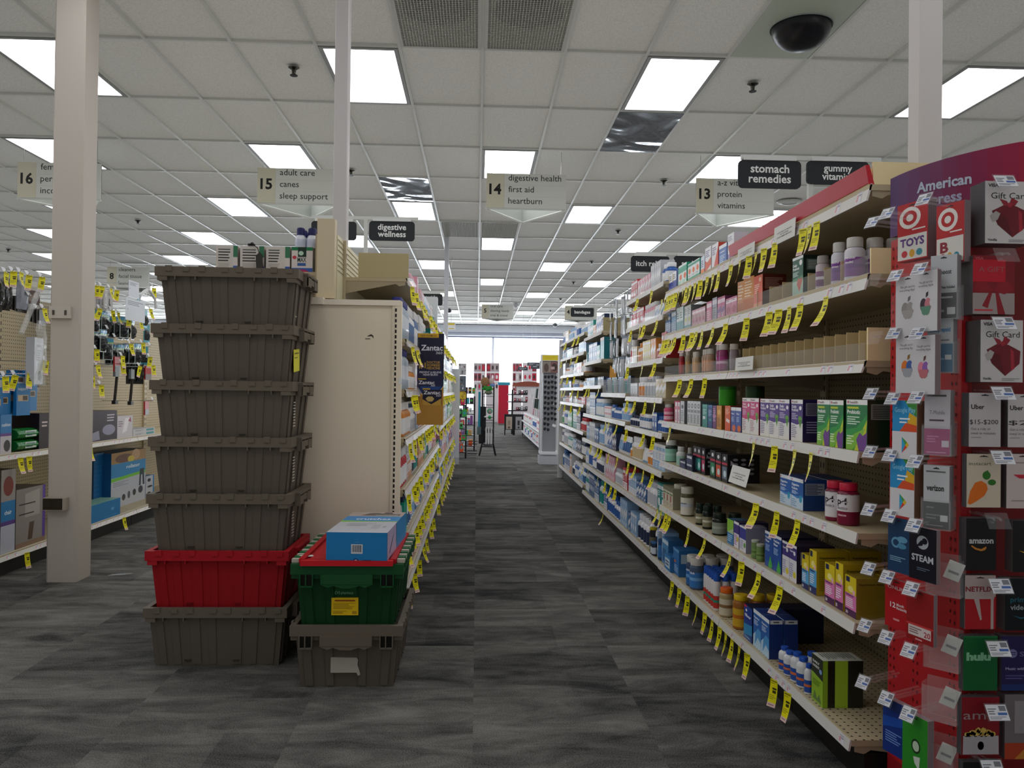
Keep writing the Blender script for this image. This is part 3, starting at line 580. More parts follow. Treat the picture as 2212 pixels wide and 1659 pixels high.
boxes(4, 8, 572, 604, 150, 1, 'color_box', 'plum purple supplement box', '#6e3474', '#40214c', (('l', .1, .9, .3, .9, 8, '#d9b7dc'), ('b', .5, .6, '#c98ab8')), d=.07)
boxes(4, 8, 606, 652, 150, 1, 'color_box', 'mustard orange supplement box', '#cf8f2e', '#8a5a20', (('e', .5, .72, .33, .11, '#e9b85a'), ('l', .1, .9, .1, .5, 6, '#7c4d10')), d=.07)
boxes(4, 8, 680, 730, 153, 1, 'color_box', 'bright orange supplement box', '#dd5a2c', '#8b321c', (('p', [(.3, .5), (.9, .42), (.8, .3), (.2, .38)], '#f3e9e2'), ('l', .1, .9, .65, .9, 4, '#f6c9a8')), d=.07)
boxes(4, 8, 732, 826, 168, 2, 'color_box', 'blue and white box with orange blob', '#3a57a8', '#27335f', (('b', .86, 1, '#eceef2'), ('e', .62, .14, .35, .14, '#e2703a'), ('t', 'Fiber', .1, .7, .1, '#fff', .6), ('l', .1, .8, .4, .62, 4, '#c6d2ee')), d=.07)
boxes(4, 8, 832, 984, 85, 2, 'womens_probiotic_box', 'pink probiotic box with green leaf', '#e9e4e2', '#7a1535', pharm('#cf3f7c', word="Women's", lines='#b98a9c')+sidepanel('#c56a88'), d=.11)
boxes(4, 8, 990, 1256, 96, 3, 'daily_probiotic_box', 'purple probiotic box with green leaf', '#e9e7e4', '#2c1f52', pharm('#57398c')+sidepanel(), d=.12)
boxes(4, 8, 1266, 1372, 98, 1, 'daily_probiotic_box', 'purple probiotic box standing apart near the green boxes', '#e9e7e4', '#2c1f52', pharm('#4b3383')+sidepanel(), d=.13)
_gr = (('b', .90, 1, '#efefee'), ('r', .06, .12, .925, .975, '#c4243a'), ('t', 'health', .16, .925, .07, '#6a2a34', .4), ('b', 0, .90, '#1f7a45'), ('p', [(0, 0), (.8, 0), (1, .5), (1, .72), (.5, .45), (0, .4)], '#2f9a46'), ('p', [(.4, 0), (.75, .0), (.95, .35), (1, .62), (.7, .34)], '#c8cf2e'), ('p', [(.0, .0), (.3, 0), (.75, .25), (.9, .45), (.5, .35), (0, .22)], '#7fbe3a'),
       ('p', [(.62, 0), (.5, .22), (.66, .36), (.8, .30), (1, .38), (.96, .0)], '#6e3f8f'), ('t', 'Probiotic', .06, .72, .11, '#fff', .62), ('r', .06, .6, .82, .86, '#c8cf2e'), ('l', .06, .7, .5, .68, 4, '#d8efd8'), ('l', .05, .4, .1, .3, 4, '#e3f4d8'))
boxes(4, 8, 1495, 1734, 104, 2, 'green_probiotic_box', 'green and yellow probiotic box with purple flash', '#1f7a45', '#14301f', _gr+(('sr', .08, .92, .62, .92, '#7b8580'), ('sl', .12, .88, .64, .90, 8, '#1b2a22'), ('sl', .1, .8, .2, .5, 5, '#58a36a')), d=.13)
boxes(4, 8, 1752, 1945, 100, 1, 'green_probiotic_box', 'green probiotic box standing apart at the gift card end', '#1f7a45', '#14301f', _gr+(('sr', .08, .92, .62, .92, '#7b8580'), ('sl', .12, .88, .64, .90, 8, '#1b2a22')), d=.13)
p = on_shelf(4, 8, 700, 370, .12); zz = rs(4, p.y)[1]
for q, (dx, dy, c_, lb) in enumerate([(0, 0, '#46b52c', 'tall bright green tube canister behind the orange boxes'), (.04, -.28, '#274a24', 'tall dark green tube canister behind the pink boxes')]):
    t = thing('tube_canister', lb, 'canister', (p.x+dx, p.y+dy, zz)); G().lathe([(.042, 0, c_), (.042, .19, c_)], 0, 0, seg=28).make('tube', 'print', t, smooth=True); G().lathe([(.0425, .19, '#3a8a2a' if q == 0 else '#1f3a1c'), (.0425, .205, '#3a8a2a' if q == 0 else '#1f3a1c'), (.038, .208, '#357f27')], seg=28).make('lid', 'plastic', t, smooth=True)
# --- shelf 5
bottles(5, 8, 148, 266, 455, 1, 'mint_jar', 'white jar with mint green leafy label', body='#2f3a36', labc='#8fc7b4', cap='#c9cac5', accent='#a9d6c6', capc=.86, lab=(.04, .78))
bottles(5, 8, 247, 340, 512, 1, 'white_bottle', 'white bottle with pale mint label', body='#cfd3cf', labc='#9fc6b8', cap='#c9c9c4', lab=(.06, .66), capc=.7)
bottles(5, 8, 346, 398, 520, 1, 'white_bottle', 'grey white bottle above the small navy boxes', body='#b9b7b2', labc='#8f8d8a', cap='#c2c0bb', inset=.07)
boxes(5, 8, 278, 334, 636, 1, 'navy_box', 'small navy box low on the fifth shelf', '#1b2344', '#141831', (('r', .1, .9, .6, .8, '#cfd3de'), ('l', .1, .9, .1, .5, 3, '#6a72a0')), d=.07, inset=.012)
boxes(5, 8, 337, 394, 590, 1, 'navy_box', 'navy box with two white labels', '#1b2344', '#141831', (('r', .1, .9, .75, .9, '#d3d7e2'), ('r', .1, .9, .28, .4, '#d3d7e2'), ('l', .1, .9, .45, .7, 3, '#6a72a0')), d=.07, inset=.012)
blk = lambda a: (('e', .5, .84, .2, .07, '#e8e8ea'), ('b', .62, .69, '#c4294a'), ('r', .08, .9, .12, .55, a), ('e', .55, .3, .25, .12, '#cfe3e6'), ('sp', [(.1, .8), (.2, .7), (.1, .6)], '#aaa'))+tuple(('se', .25+.25*(i % 3), .82-.16*(i//3), .08, .045, '#8a8a92') for i in range(12))
boxes(5, 8, 398, 470, 520, 2, 'black_box', 'black supplement box with teal panel', '#1c1b20', '#17161a', blk('#3aa39a'), d=.06)
boxes(5, 8, 472, 506, 530, 1, 'black_box', 'black supplement box with rose panel', '#1c1b20', '#17161a', blk('#c23a68'), d=.08)
boxes(5, 8, 548, 596, 550, 1, 'black_box', 'black supplement box with green panel', '#1c1b20', '#17161a', blk('#2f8a5c'), d=.06)
boxes(5, 8, 598, 648, 570, 1, 'black_box', 'black supplement box with orange panel', '#1c1b20', '#17161a', blk('#d4532f'), d=.06)
boxes(5, 8, 652, 704, 585, 1, 'black_box', 'black supplement box with slate panel', '#1c1b20', '#17161a', blk('#6d7c8c'), d=.15)
_db = (('b', .88, 1, '#e9edf2'), ('r', .05, .1, .91, .96, '#c4243a'), ('b', .42, .88, '#1f5fae'), ('b', 0, .42, '#c6d9ec'), ('p', [(0, .42), (.5, .34), (1, .48), (1, .42)], '#3f86cc'), ('e', .8, .35, .12, .12, '#2f9fc4'), ('t', 'Digestive', .05, .74, .11, '#fff', .62), ('t', 'Probiotic', .05, .62, .1, '#fff', .5), ('l', .05, .6, .46, .58, 3, '#cfe0f4'), ('l', .05, .5, .05, .32, 4, '#7fa3c8'))
boxes(5, 8, 1165, 1378, 808, 2, 'digestive_probiotic_box', 'blue and white digestive probiotic box', '#1f5fae', '#1b3f7c', _db+(('sr', .08, .9, .5, .88, '#8f96a6'), ('sl', .12, .86, .52, .86, 7, '#1c2f55')), d=.085, behind=1)
bottles(5, 8, 1562, 1752, 812, 1, 'probiotic_jar', 'far cherry capped probiotic jar with p4 label', body='#7a1234', labc='#dcd7da', cap='#c2203f', lab=(.12, .9), capc=.82, accent='#dcd7da', words=(('p4', .48, .22, '#2a1a2c', 1.1), ('biotics', .36, .10, '#8c7f88', 1.1)), caph=.17)
bottles(5, 8, 1668, 1880, 832, 1, 'probiotic_jar', 'closer cherry capped probiotic jar with p4 label', body='#7a1234', labc='#dcd7da', cap='#c2203f', lab=(.40, .9), capc=.80, accent='#dcd7da', words=(('p4', .50, .22, '#2a1a2c', 1.1), ('biotics', .38, .10, '#8c7f88', 1.1), ('cleanse', .22, .08, '#f0c8d4', .9)), caph=.17)
# --- shelf 6
boxes(6, 8, 132, 222, 890, 3, 'cream_box', 'cream supplement box with red print', '#cfc9b5', '#8d8a74', (('b', .8, 1, '#77755a'), ('r', .2, .5, .3, .6, '#a8483c'), ('l', .1, .9, .05, .25, 3, '#a97'), ('r', .1, .9, .64, .72, '#6a8a4c')), d=.06)
bottles(6, 8, 222, 345, 843, 1, 'apple_vinegar_jar', 'far white jar with golden fruit label', body='#57583a', labc='#d4d0c4', cap='#c6c4b4', capc=.93, lab=(.06, .8), accent='#c8cdd8', inset=.05)
bottles(6, 8, 284, 412, 868, 1, 'apple_vinegar_jar', 'closer white jar with golden fruit label', body='#57583a', labc='#d8d4c8', cap='#c9c7b8', capc=.93, lab=(.06, .82), accent='#c6ccd8', words=(('Gummies', .42, .08, '#2a3f7a', 1.4),))
for q, (a, b, y) in enumerate([(418, 502, 1010), (478, 572, 1032)]):
    bottles(6, 8, a, b, y, 1, 'dark_bottle', ['small dark green bottle with tan label', 'dark green bottle with white and tan label'][q], body='#14201a', labc='#8f8a70', cap='#1a2a22', capc=.85, accent='#d9d4c0', d2=1)
bottles(6, 8, 562, 706, 1098, 1, 'dark_bottle', 'wide dark bottle with grey green label', body='#141a14', labc='#8a9284', cap='#14221b', capc=.85, accent='#a3ab9c', lab=(.1, .75), d2=1)
boxes(6, 8, 700, 757, 1172, 1, 'fiber_box', 'pale box with green corner and blue base', '#b9cf9a', '#3d6b8a', (('b', 0, .45, '#2d78b4'), ('p', [(0, .45), (1, .7), (1, 1), (0, 1)], '#8fc73e'), ('l', .1, .9, .1, .4, 4, '#bfe0f4')), d=.08)
boxes(6, 8, 759, 806, 1190, 1, 'fiber_box', 'white and purple box with yellow heart', '#e3e0e6', '#2b2350', (('b', .9, 1, '#eeeeee'), ('b', .55, .9, '#4a3a86'), ('e', .7, .35, .2, .1, '#d9c23a'), ('l', .1, .7, .1, .5, 6, '#a6b')), d=.13)
boxes(6, 8, 808, 868, 1232, 1, 'fiber_box', 'purple and white box with green leaf below', '#dcdae4', '#8a8aa4', (('b', .93, 1, '#eeeeee'), ('b', .5, .93, '#3f3f96'), ('e', .8, .28, .16, .1, '#6aa84c'), ('l', .1, .7, .1, .45, 6, '#99b')), d=.09)
for q, (a, b, y, lb) in enumerate([(912, 990, 1335, 'frosted green cup with white lid'), (956, 1034, 1372, 'closer frosted green cup with white lid')]):
    bottles(6, 8, a, b, y, 1, 'gummy_cup', lb, body='#6f8a50', labc='#7d9a58', cap='#b9bcae', capc=1.0, neck=.95, lab=(.2, .6), accent='#4d6a38', caph=.12, cat='cup')
boxes(6, 8, 925, 985, 1215, 2, 'snack_pouch', 'standing green leaf pouch behind the cups', '#7f9468', '#4d5a44', (('p', [(.2, .1), (.8, .1), (.7, .5), (.3, .5)], '#3f5230'), ('b', .85, 1, '#a9b694')), d=.03, inset=.11)
boxes(6, 8, 1032, 1184, 1322, 2, 'prebiotic_fiber_box', 'tall blue box with green leaf', '#1f4f9e', '#151f44', (('b', .92, 1, '#e9edf4'), ('t', 'Probiotic', .08, .80, .09, '#fff', .7), ('t', 'Fiber', .08, .70, .09, '#fff', .5), ('l', .08, .7, .45, .64, 5, '#a8c4ec'), ('p', [(.45, .05), (.7, .35), (.95, .1), (.85, 0), (.5, 0)], '#49b04c')), d=.14)
boxes(6, 8, 1186, 1318, 1400, 2, 'daily_fiber_box', 'white box with purple panel and yellow star', '#dedbe2', '#241c40', (('b', .93, 1, '#efeff2'), ('b', .6, .93, '#43357e'), ('e', .7, .78, .14, .06, '#e9e9ee'), ('t', 'Digestive', .08, .8, .07, '#fff', .6), ('e', .72, .2, .2, .09, '#dccb3a'), ('l', .08, .6, .1, .5, 7, '#9a92bc'), ('sr', .1, .9, .5, .85, '#9b9aa6')), d=.14)
def yellow(a, b): return (('b', 0, .56, a), ('b', 0, .17, '#1d2a66' if a[1] == '5' else '#4a1450'), ('b', .56, 1, '#ddc51c'), ('r', .08, .42, .84, .97, '#1d2350'), ('e', .5, .68, .25, .08, '#f3e58a'), ('e', .78, .62, .12, .06, '#f2b6c6'), ('t', b, .08, .5, .08, '#3a2a6e', .7), ('l', .08, .8, .22, .46, 5, '#f4f2fa'), ('t', '30', .08, .04, .1, '#fff', .2), ('sl', .08, .92, .1, .8, 14, '#8f7a14'), ('st', 'Supplement Facts', .08, .84, .06, '#3a3210', .8))
boxes(6, 9, 1045, 1092, 300, 1, 'prenatal_box', 'yellow and blue vitamin box, lower far one', '#ddc51c', '#b69a1c', yellow('#5aa6d8', 'balance'), d=.08)
boxes(6, 9, 1094, 1142, 275, 1, 'prenatal_box', 'yellow and blue vitamin box, taller closer one', '#ddc51c', '#b3971c', yellow('#5aa6d8', 'balance'), d=.11, behind=1)
boxes(6, 9, 1192, 1258, 368, 1, 'prenatal_box', 'yellow and pink vitamin box, far one', '#ddc51c', '#b69a1c', yellow('#e07ab4', 'balance'), d=.08)
boxes(6, 9, 1260, 1312, 357, 1, 'prenatal_box', 'yellow and pink vitamin box, taller middle one', '#ddc51c', '#b3971c', yellow('#e07ab4', 'balance'), d=.13)
boxes(6, 9, 1322, 1396, 450, 1, 'prenatal_box', 'yellow and pink vitamin box, closest to the gift cards', '#ddc51c', '#8f7a2a', yellow('#e07ab4', 'balance'), d=.095, behind=1)
# --- bottom shelf
bottles(7, 9, 68, 122, 115, 1, 'dark_tub', 'dark tub with yellow lid', body='#1d1d1f', labc='#6f6a52', cap='#b9a91c', capc=.97, caph=.1)
bottles(7, 9, 72, 118, 212, 2, 'blue_tub', 'small blue and white tub', body='#1d2a3c', labc='#d5dbe2', cap='#37669a', capc=.97, caph=.1, inset=.012, cat='tub')
bottles(7, 9, 122, 162, 145, 1, 'blue_tub', 'blue bottle with grey cap', body='#274a7a', labc='#3f7ab8', cap='#9aa2aa')
boxes(7, 9, 150, 190, 205, 1, 'antacid_box', 'light blue carton stack beside the tall blue box', '#4f8fc6', '#34689c', (('b', .8, .95, '#cfe2f2'), ('l', .1, .9, .1, .6, 6, '#1d3f70')), d=.09)
boxes(7, 9, 164, 202, 312, 1, 'antacid_box', 'small low blue box in front', '#3f8ac8', '#2d6ca4', (('r', .1, .9, .2, .8, '#d3e4f2'), ('l', .2, .8, .3, .7, 2, '#1d3f70')), d=.05, inset=.008)
boxes(7, 9, 220, 258, 268, 1, 'antacid_box', 'tall medium blue box with orange streak', '#2f74b8', '#2a66a2', (('b', .9, 1, '#6aa7dc'), ('r', .1, .5, .45, .55, '#d97a4a'), ('l', .1, .9, .1, .4, 4, '#bcd8f0'), ('sr', .1, .9, .5, .85, '#a9bccc')), d=.12)
bottles(7, 9, 300, 400, 292, 1, 'multivitamin_jar', 'far blue labelled multivitamin jar with white cap', body='#3a4a66', labc='#2f68ac', cap='#c6c2ba', capc=.9, lab=(.08, .72), accent='#6fa6dc', d2=2, words=(('Adult', .5, .1, '#fff', 1),))
bottles(7, 9, 322, 424, 312, 1, 'multivitamin_jar', 'closer blue labelled multivitamin jar with a heart', body='#4a5a76', labc='#3d7cc4', cap='#cbc7bf', capc=.9, lab=(.08, .72), accent='#78aee2', d2=2, words=(('Adult', .5, .1, '#fff', 1),))
bottles(7, 9, 412, 530, 410, 5, 'energy_bottle', 'white and red bottle with blue cap', body='#d8d2d2', labc='#c23a30', cap='#2253b0', capc=.9, accent='#2f8f7a', d2=2, lab=(.08, .5), caph=.2)
bottles(7, 9, 512, 614, 500, 1, 'gummy_tub', 'beige jar with an orange cap', body='#a8936a', labc='#cfc6ae', cap='#e0661c', capc=.86, lab=(.08, .75), accent='#8c6a44', caph=.17)
bottles(7, 9, 598, 712, 545, 1, 'gummy_tub', 'yellow fruit jar with a yellow cap', body='#9a5f22', labc='#d0a52a', cap='#dfb91c', capc=.88, lab=(.1, .72), accent='#c26a24', caph=.15, d2=2)
_fb = (('b', 0, 1, '#1b3f94'), ('e', .3, .85, .1, .04, '#fff'), ('t', 'fiber', .12, .66, .13, '#fff', .75), ('p', [(0, .1), (1, .2), (1, .5), (0, .42)], '#2f8fc4'), ('r', 0, .35, .93, 1, '#c42a4a'), ('l', .1, .9, .04, .1, 2, '#9cc'))
boxes(7, 9, 673, 728, 645, 1, 'fiber_powder_box', 'royal blue fiber box with red corner', '#1b3f94', '#101a40', _fb, d=.30)
_bx = (('b', .9, 1, '#eaeef4'), ('b', 0, .9, '#2a64b4'), ('p', [(0, 0), (1, 0), (1, .36), (.55, .5), (0, .3)], '#b9d6ee'), ('p', [(.2, .05), (.6, .3), (1, .2), (1, .5), (.6, .55), (.3, .4)], '#4f9ad4'), ('t', 'Digestive', .08, .78, .07, '#fff', .7), ('l', .08, .7, .6, .74, 4, '#cfe2f6'), ('or', .1, .3, 0, 1, '#33508f'))
boxes(7, 9, 733, 838, 715, 2, 'clear_fiber_box', 'light and dark blue fiber box', '#2a64b4', '#17357c', _bx+(('sr', .06, .95, .9, 1, '#d9dce2'), ('sr', .3, .7, .93, .97, '#66686e')), d=.055, behind=1)
bottles(7, 9, 893, 1012, 905, 2, 'aspirin_bottle', 'far white tablet bottle with blue cap', body='#d3d4d6', labc='#2a52a4', cap='#1f52b4', capc=.62, caph=.13, lab=(.08, .55), accent='#d96f3a', d2=0)
bottles(7, 9, 968, 1106, 945, 2, 'aspirin_bottle', 'middle white tablet bottle with blue cap', body='#d3d4d6', labc='#2a52a4', cap='#1f52b4', capc=.62, caph=.13, lab=(.08, .55), accent='#d96f3a', d2=1)
bottles(7, 9, 1058, 1122, 990, 1, 'aspirin_bottle', 'front white tablet bottle beside the lime box', body='#d3d4d6', labc='#2a52a4', cap='#1f52b4', capc=.62, caph=.13, lab=(.08, .55), accent='#d96f3a')
_lm = (('b', 0, 1, '#8fb82a'), ('p', [(0, .62), (1, .55), (1, 1), (0, 1)], '#2b2f22'), ('t', 'DAILY', .1, .84, .07, '#eee', .6), ('t', 'DIGEST', .1, .75, .07, '#eee', .6), ('e', .8, .72, .12, .05, '#7fa6d8'), ('l', .1, .9, .36, .5, 4, '#4d6a14'), ('p', [(.1, .05), (.3, .25), (.5, .1), (.7, .22), (.9, .04)], '#5a7a3a'), ('sr', .0, .12, 0, 1, '#8fb82a'), ('sr', .12, .30, .08, .92, '#15160f'), ('sr', .30, .62, 0, 1, '#a9cf34'), ('sr', .62, 1, .0, 1, '#23261c'), ('ol', .1, .9, .1, .9, 12, '#6b6f62'))
boxes(7, 9, 1108, 1182, 975, 1, 'lime_box', 'lime green and black digestive box', '#8fb82a', '#23261c', _lm, d=.135, top='#c9cdc2')
# --- dividers and end panels
def divider(k, y, h, dpt, label=None, root=None, back=0):
    X, z = rs(k, y); X += .028
    return G().box(X, X+dpt, y-.0015, y+.0015, z+.0006, z+h, '#b39c72' if k != 1 else '#c4b182')
def dividers(k, ys, h, desc):
    n = len(ys)
    for i, y in enumerate(ys):
        X, z = rs(k, y); o = G().box(0, .33, -.0015, .0015, 0, h, '#d2bb8a').make('shelf_divider', 'matte', None, (X+.026, y, z+.0006)); tag(o, f'{desc}, {ordn(i)} from the gift cards', 'divider', desc+'s')
dividers(1, [2.352+.082*i for i in range(1, 18) if 2.352+.082*i < 3.60], .074, 'cream divider behind the red strip')
dividers(2, [3.30, 3.16, 3.03, 2.80, 2.67, 2.55], .07, 'tan divider on the second vitamin shelf')
dividers(3, [2.41+.08*i for i in range(0, 14) if 2.41+.08*i < 3.5], .095, 'tan divider on the empty third vitamin shelf')
for k, h, lb in ((1, .068, 'cream end board closing the top vitamin shelf'), (2, .078, 'tan end board closing the second vitamin shelf'), (3, .10, 'tan end board closing the third vitamin shelf')):
    X, z = rs(k, YN+.01); o = G().box(0, .38, -.004, .004, 0, h, '#efdcac').make('end_board', 'matte', None, (X+.022, YN+.008, z+.0006)); tag(o, lb, 'divider', 'end boards')
# red strip along the top shelf
Xa, za = rs(1, YN+.01); Xb2, zb2 = rs(1, YM-.0)
g = G(); o0 = Vector((Xa, YN, za)); P = [Vector((Xa+.008, YN+.004, za+.003)), Vector((Xb2+.008, YM, zb2+.003))]
Q = [P[0]+Vector((-.01, 0, .055)), P[1]+Vector((-.01, 0, .05))]; d2 = Vector((.003, 0, 0))
for pts in ([P[1], P[0], Q[0], Q[1]], [P[0]+d2, P[1]+d2, Q[1]+d2, Q[0]+d2], [Q[0], Q[0]+d2, Q[1]+d2, Q[1]], [P[0], P[0]+d2, Q[0]+d2, Q[0]]): g.face([p_-o0 for p_ in pts], '#b8293a')
g.face([p_-o0 for p_ in (P[0], P[0]+Vector((.022, -.001, -.02)), Q[0]+Vector((.012, -.001, 0)), Q[0])], '#c22433')
tag(g.make('shelf_strip', 'print', None, o0), 'long red shelf strip along the top vitamin shelf', 'shelf strip')
# paper notices
def notice(x0, x1, y0, y1, k, c, label, lean=.18, inset=-.006):
    a = on_shelf(k, c, x0, y1, inset); b = on_shelf(k, c, x1, y1, inset); w = a.y-b.y; t_ = on_shelf(k, c, x1, y0, inset); h = t_.z-b.z+.003
    g = G().box(-w/2, w/2, 0, .0012, 0, h, '#dcdbd6'); fr = Fr((-w/2, 0, 0), (1, 0, 0), (0, 0, 1), w, h)
    g.text(fr, 'LOCATED IN FRONT', .5, .55, .10, '#56565a', w=.7, align='C'); g.text(fr, 'OF STORE', .5, .42, .10, '#56565a', w=.4, align='C'); g.text(fr, 'CUSTOMER SERVICE', .5, .29, .10, '#56565a', w=.7, align='C')
    solo(g, 'paper_notice', label, 'notice', ((a.x+b.x)/2, (a.y+b.y)/2, b.z), RR, 'paper notices on the shelves', m='matte', rx=-lean)
notice(830, 975, 400, 520, 1, 7, 'white paper notice on the top vitamin shelf, closer to the gift cards', .05)
notice(590, 706, 560, 640, 1, 7, 'white paper notice on the top vitamin shelf, closer to the tall white box', .05)
notice(575, 695, 1322, 1408, 3, 7, 'white paper notice on the third vitamin shelf price rail', .05)
notice(706, 866, 715, 875, 5, 8, 'white paper notice leaning on the fifth vitamin shelf', .25, .02)
# --- sale tags of the first two bays
TG = {1: (7, [100, 117, 135, 152, 168, 190, 212, 240, 262, 288, 320, 355, 402, 440, 478, 560, 620, 680, 728, 780, 852, 1040, 1085, 1132]), 2: (7, [112, 128, 146, 166, 186, 243, 300, 330, 368, 440, 525, 664, 815, 878, 950, 1022, 1195]), 3: (7, [218, 295, 385]),
      4: (8, [205, 950, 1135, 1315, 1460]), 5: (8, [970, 1155, 1340]), 6: (9, [128, 150, 183, 205, 328, 432, 595, 668, 780, 915]), 7: (9, [222, 268, 320, 380, 432, 480, 528, 568, 608, 655, 705, 878, 965])}
LB = {1: (930, -.437), }
for k, (c, xs) in TG.items():
    for i, x in enumerate(sorted(xs, reverse=True)):
        X = rs(k, 3)[0]; q = px(c, x, 0)[0]
        # sight column x met with the rail plane
        for _ in range(3):
            yy = 3.0; p = at(q, 843, X=X); X = rs(k, p.y)[0]
        lx, lz = rs(k, p.y)
        # the column leans a little with the camera roll: solve again at the rail's height
        for _ in range(3):
            d = Vector((lx, p.y, lz-CAM_H)); yv = 829.5-F_PX*(d.dot(_u2))/(d.dot(_f)); p = at(q, yv, X=lx); lx, lz = rs(k, p.y)
        sale_tag(i*3+k, f'{ordn(i)} yellow sale tag from the gift cards, under the {SN[k]} vitamin shelf', (lx-.003, p.y, lz-RS[k][4]+.008), RR+random.Random(i+k*50).uniform(-.1, .45), 'sale tags on the vitamin shelves')
# ------------------------------------------------------------------ filled shelves farther down the aisles
NAMES = {'#2f5fa8': 'blue', '#8fb4da': 'pale blue', '#e7e7ea': 'white', '#b9bcc4': 'grey', '#1f8f8a': 'teal', '#d8893a': 'orange', '#c2343c': 'red', '#d99aaa': 'pink', '#3f9a5a': 'green', '#24304f': 'navy', '#6a4a8c': 'purple', '#d9c24a': 'yellow', '#8a5a3a': 'brown', '#26262a': 'black', '#c9b48a': 'tan', '#35639a': 'mid blue'}
PAL = {'blue': ['#2f5fa8', '#35639a', '#8fb4da', '#24304f', '#e7e7ea', '#8fb4da', '#2f5fa8'], 'first_aid': ['#e7e7ea', '#8fb4da', '#1f8f8a', '#b9bcc4', '#e7e7ea', '#35639a'], 'pink': ['#d99aaa', '#e7e7ea', '#c2343c', '#d99aaa', '#b9bcc4'],
       'warm': ['#d8893a', '#c2343c', '#e7e7ea', '#d9c24a', '#c9b48a'], 'mix': ['#c2343c', '#e7e7ea', '#2f5fa8', '#1f8f8a', '#d8893a', '#3f9a5a', '#e7e7ea', '#24304f', '#d99aaa'], 'green': ['#3f9a5a', '#e7e7ea', '#b9bcc4', '#8fb4da', '#c9b48a'], 'grey': ['#b9bcc4', '#e7e7ea', '#8fb4da', '#24304f']}
PCACHE = {}
def far_proto(kind, w, h, col, v, parts=True):
    w = round(w, 3); h = round(h, 2); key = (kind, w, h, col, v)
    if key in PCACHE: return PCACHE[key], w, h
    rn = random.Random(repr(key)); o2 = '#e7e7ea' if col != '#e7e7ea' else rn.choice(['#2f5fa8', '#c2343c', '#1f8f8a', '#8fb4da', '#d8893a'])
    if kind == 'medicine_box':
        art = [('b', .80, .93, o2), ('l', .12, .88, .56, .76, 3, o2), ('e', .5, .36, .3, .14, o2), ('l', .1, .9, .05, .18, 2, '#777')] if v == 0 else [('b', 0, .34, o2), ('r', .1, .9, .74, .88, o2), ('l', .12, .8, .4, .66, 4, o2), ('l', .12, .8, .05, .28, 3, col)] if v == 1 else [('p', [(0, .2), (1, .5), (1, .75), (0, .5)], o2), ('l', .1, .8, .8, .95, 2, o2), ('l', .1, .9, .04, .18, 2, o2)]
        me = carton(w, .09, h, col, None, None, art).mesh('medicine_box')
    elif kind == 'medicine_bottle':
        b, c = bottle_parts(w/2, h, o2 if v else col, col if v else o2, '#e7e7ea' if v != 1 else col, lab=(.1, .7), capc=.72 if v else .9); n = len(b.v); b.v += c.v; b.f += [tuple(i+n for i in f) for f in c.f]; b.c += c.c; me = b.mesh('medicine_bottle', 'plastic', True)
    elif kind == 'lotion_tube':
        g = G(); k = 12; ring = lambda z, rx, ry: [Vector((rx*math.cos(2*PI*i/k), w/2+ry*math.sin(2*PI*i/k), z)) for i in range(k)]
        A = [ring(0, w*.3, w*.3), ring(h*.16, w*.3, w*.3), ring(h*.17, w*.42, w*.36), ring(h*.7, w*.46, w*.2), ring(h, w*.48, w*.03)]
        for q in range(4):
            for i in range(k): j = (i+1) % k; g.face([A[q][i], A[q][j], A[q+1][j], A[q+1][i]], o2 if q == 0 else (col if q < 3 else '#e7e7ea'))
        g.face(A[-1], col); g.face(A[0][::-1], o2); me = g.mesh('lotion_tube', 'plastic', True)
    PCACHE[key] = me; return me, w, h
def fill(nm, s, X, y0, y1, z, zmax, pal, seed, kinds=('medicine_box',), wr=(.055, .095), hr=(.55, .95), gap=.12, place='', tilt=0, many=1):
    """rows of facings; every member of a facing group is its own object"""
    rn = random.Random(seed); y = y0+.015; grp = 0; end = y1-.01
    while y < end-.03:
        if rn.random() < gap: y += .05+rn.random()*.08; continue
        kind = rn.choice(kinds); w = rn.uniform(*wr); h = zmax*rn.uniform(*hr); col = rn.choice(PAL[pal]); v = rn.randrange(3); n = rn.randint(2, 5)
        if kind == 'medicine_box' and rn.random() < .3: w *= 1.35
        me, w, h = far_proto(kind, round(w/.006)*.006, round(h/.02)*.02, col, v)
        n = min(n, int((end-y)/(w+.002)))
        if n < 1: break
        noun = {'medicine_box': 'carton', 'medicine_bottle': 'bottle', 'lotion_tube': 'squeeze tube'}[kind]
        lab = f'{NAMES[col]} {noun}, {ordn(grp)} cluster, {nm}'
        for i in range(n):
            o = bpy.data.objects.new(kind if s > 0 or kind != 'medicine_box' else 'antacid_box', me); COL.objects.link(o); o.location = (X+s*.0, y+w/2, z+.0006); o.rotation_euler = (0, 0, (RR if s > 0 else RL)+rn.uniform(-.03, .03)); tag(o, lab, noun if noun != 'carton' else 'box', lab[:70]); y += w+.002
        grp += 1; y += rn.random()*.012
def hang_tags(nm, s, X, z, y0, y1, n, seed, rzj=(-.1, .4), dens=None):
    rn = random.Random(seed); ys = sorted([y0+.04+(y1-y0-.08)*(i+rn.random()*.8)/n for i in range(n)])
    for i, y in enumerate(ys): sale_tag(seed+i, f'{ordn(i)} yellow sale tag from the camera end, {nm}', (X-s*.003, y, z), (RR if s > 0 else RL)+rn.uniform(*rzj), 'sale tags, '+nm)
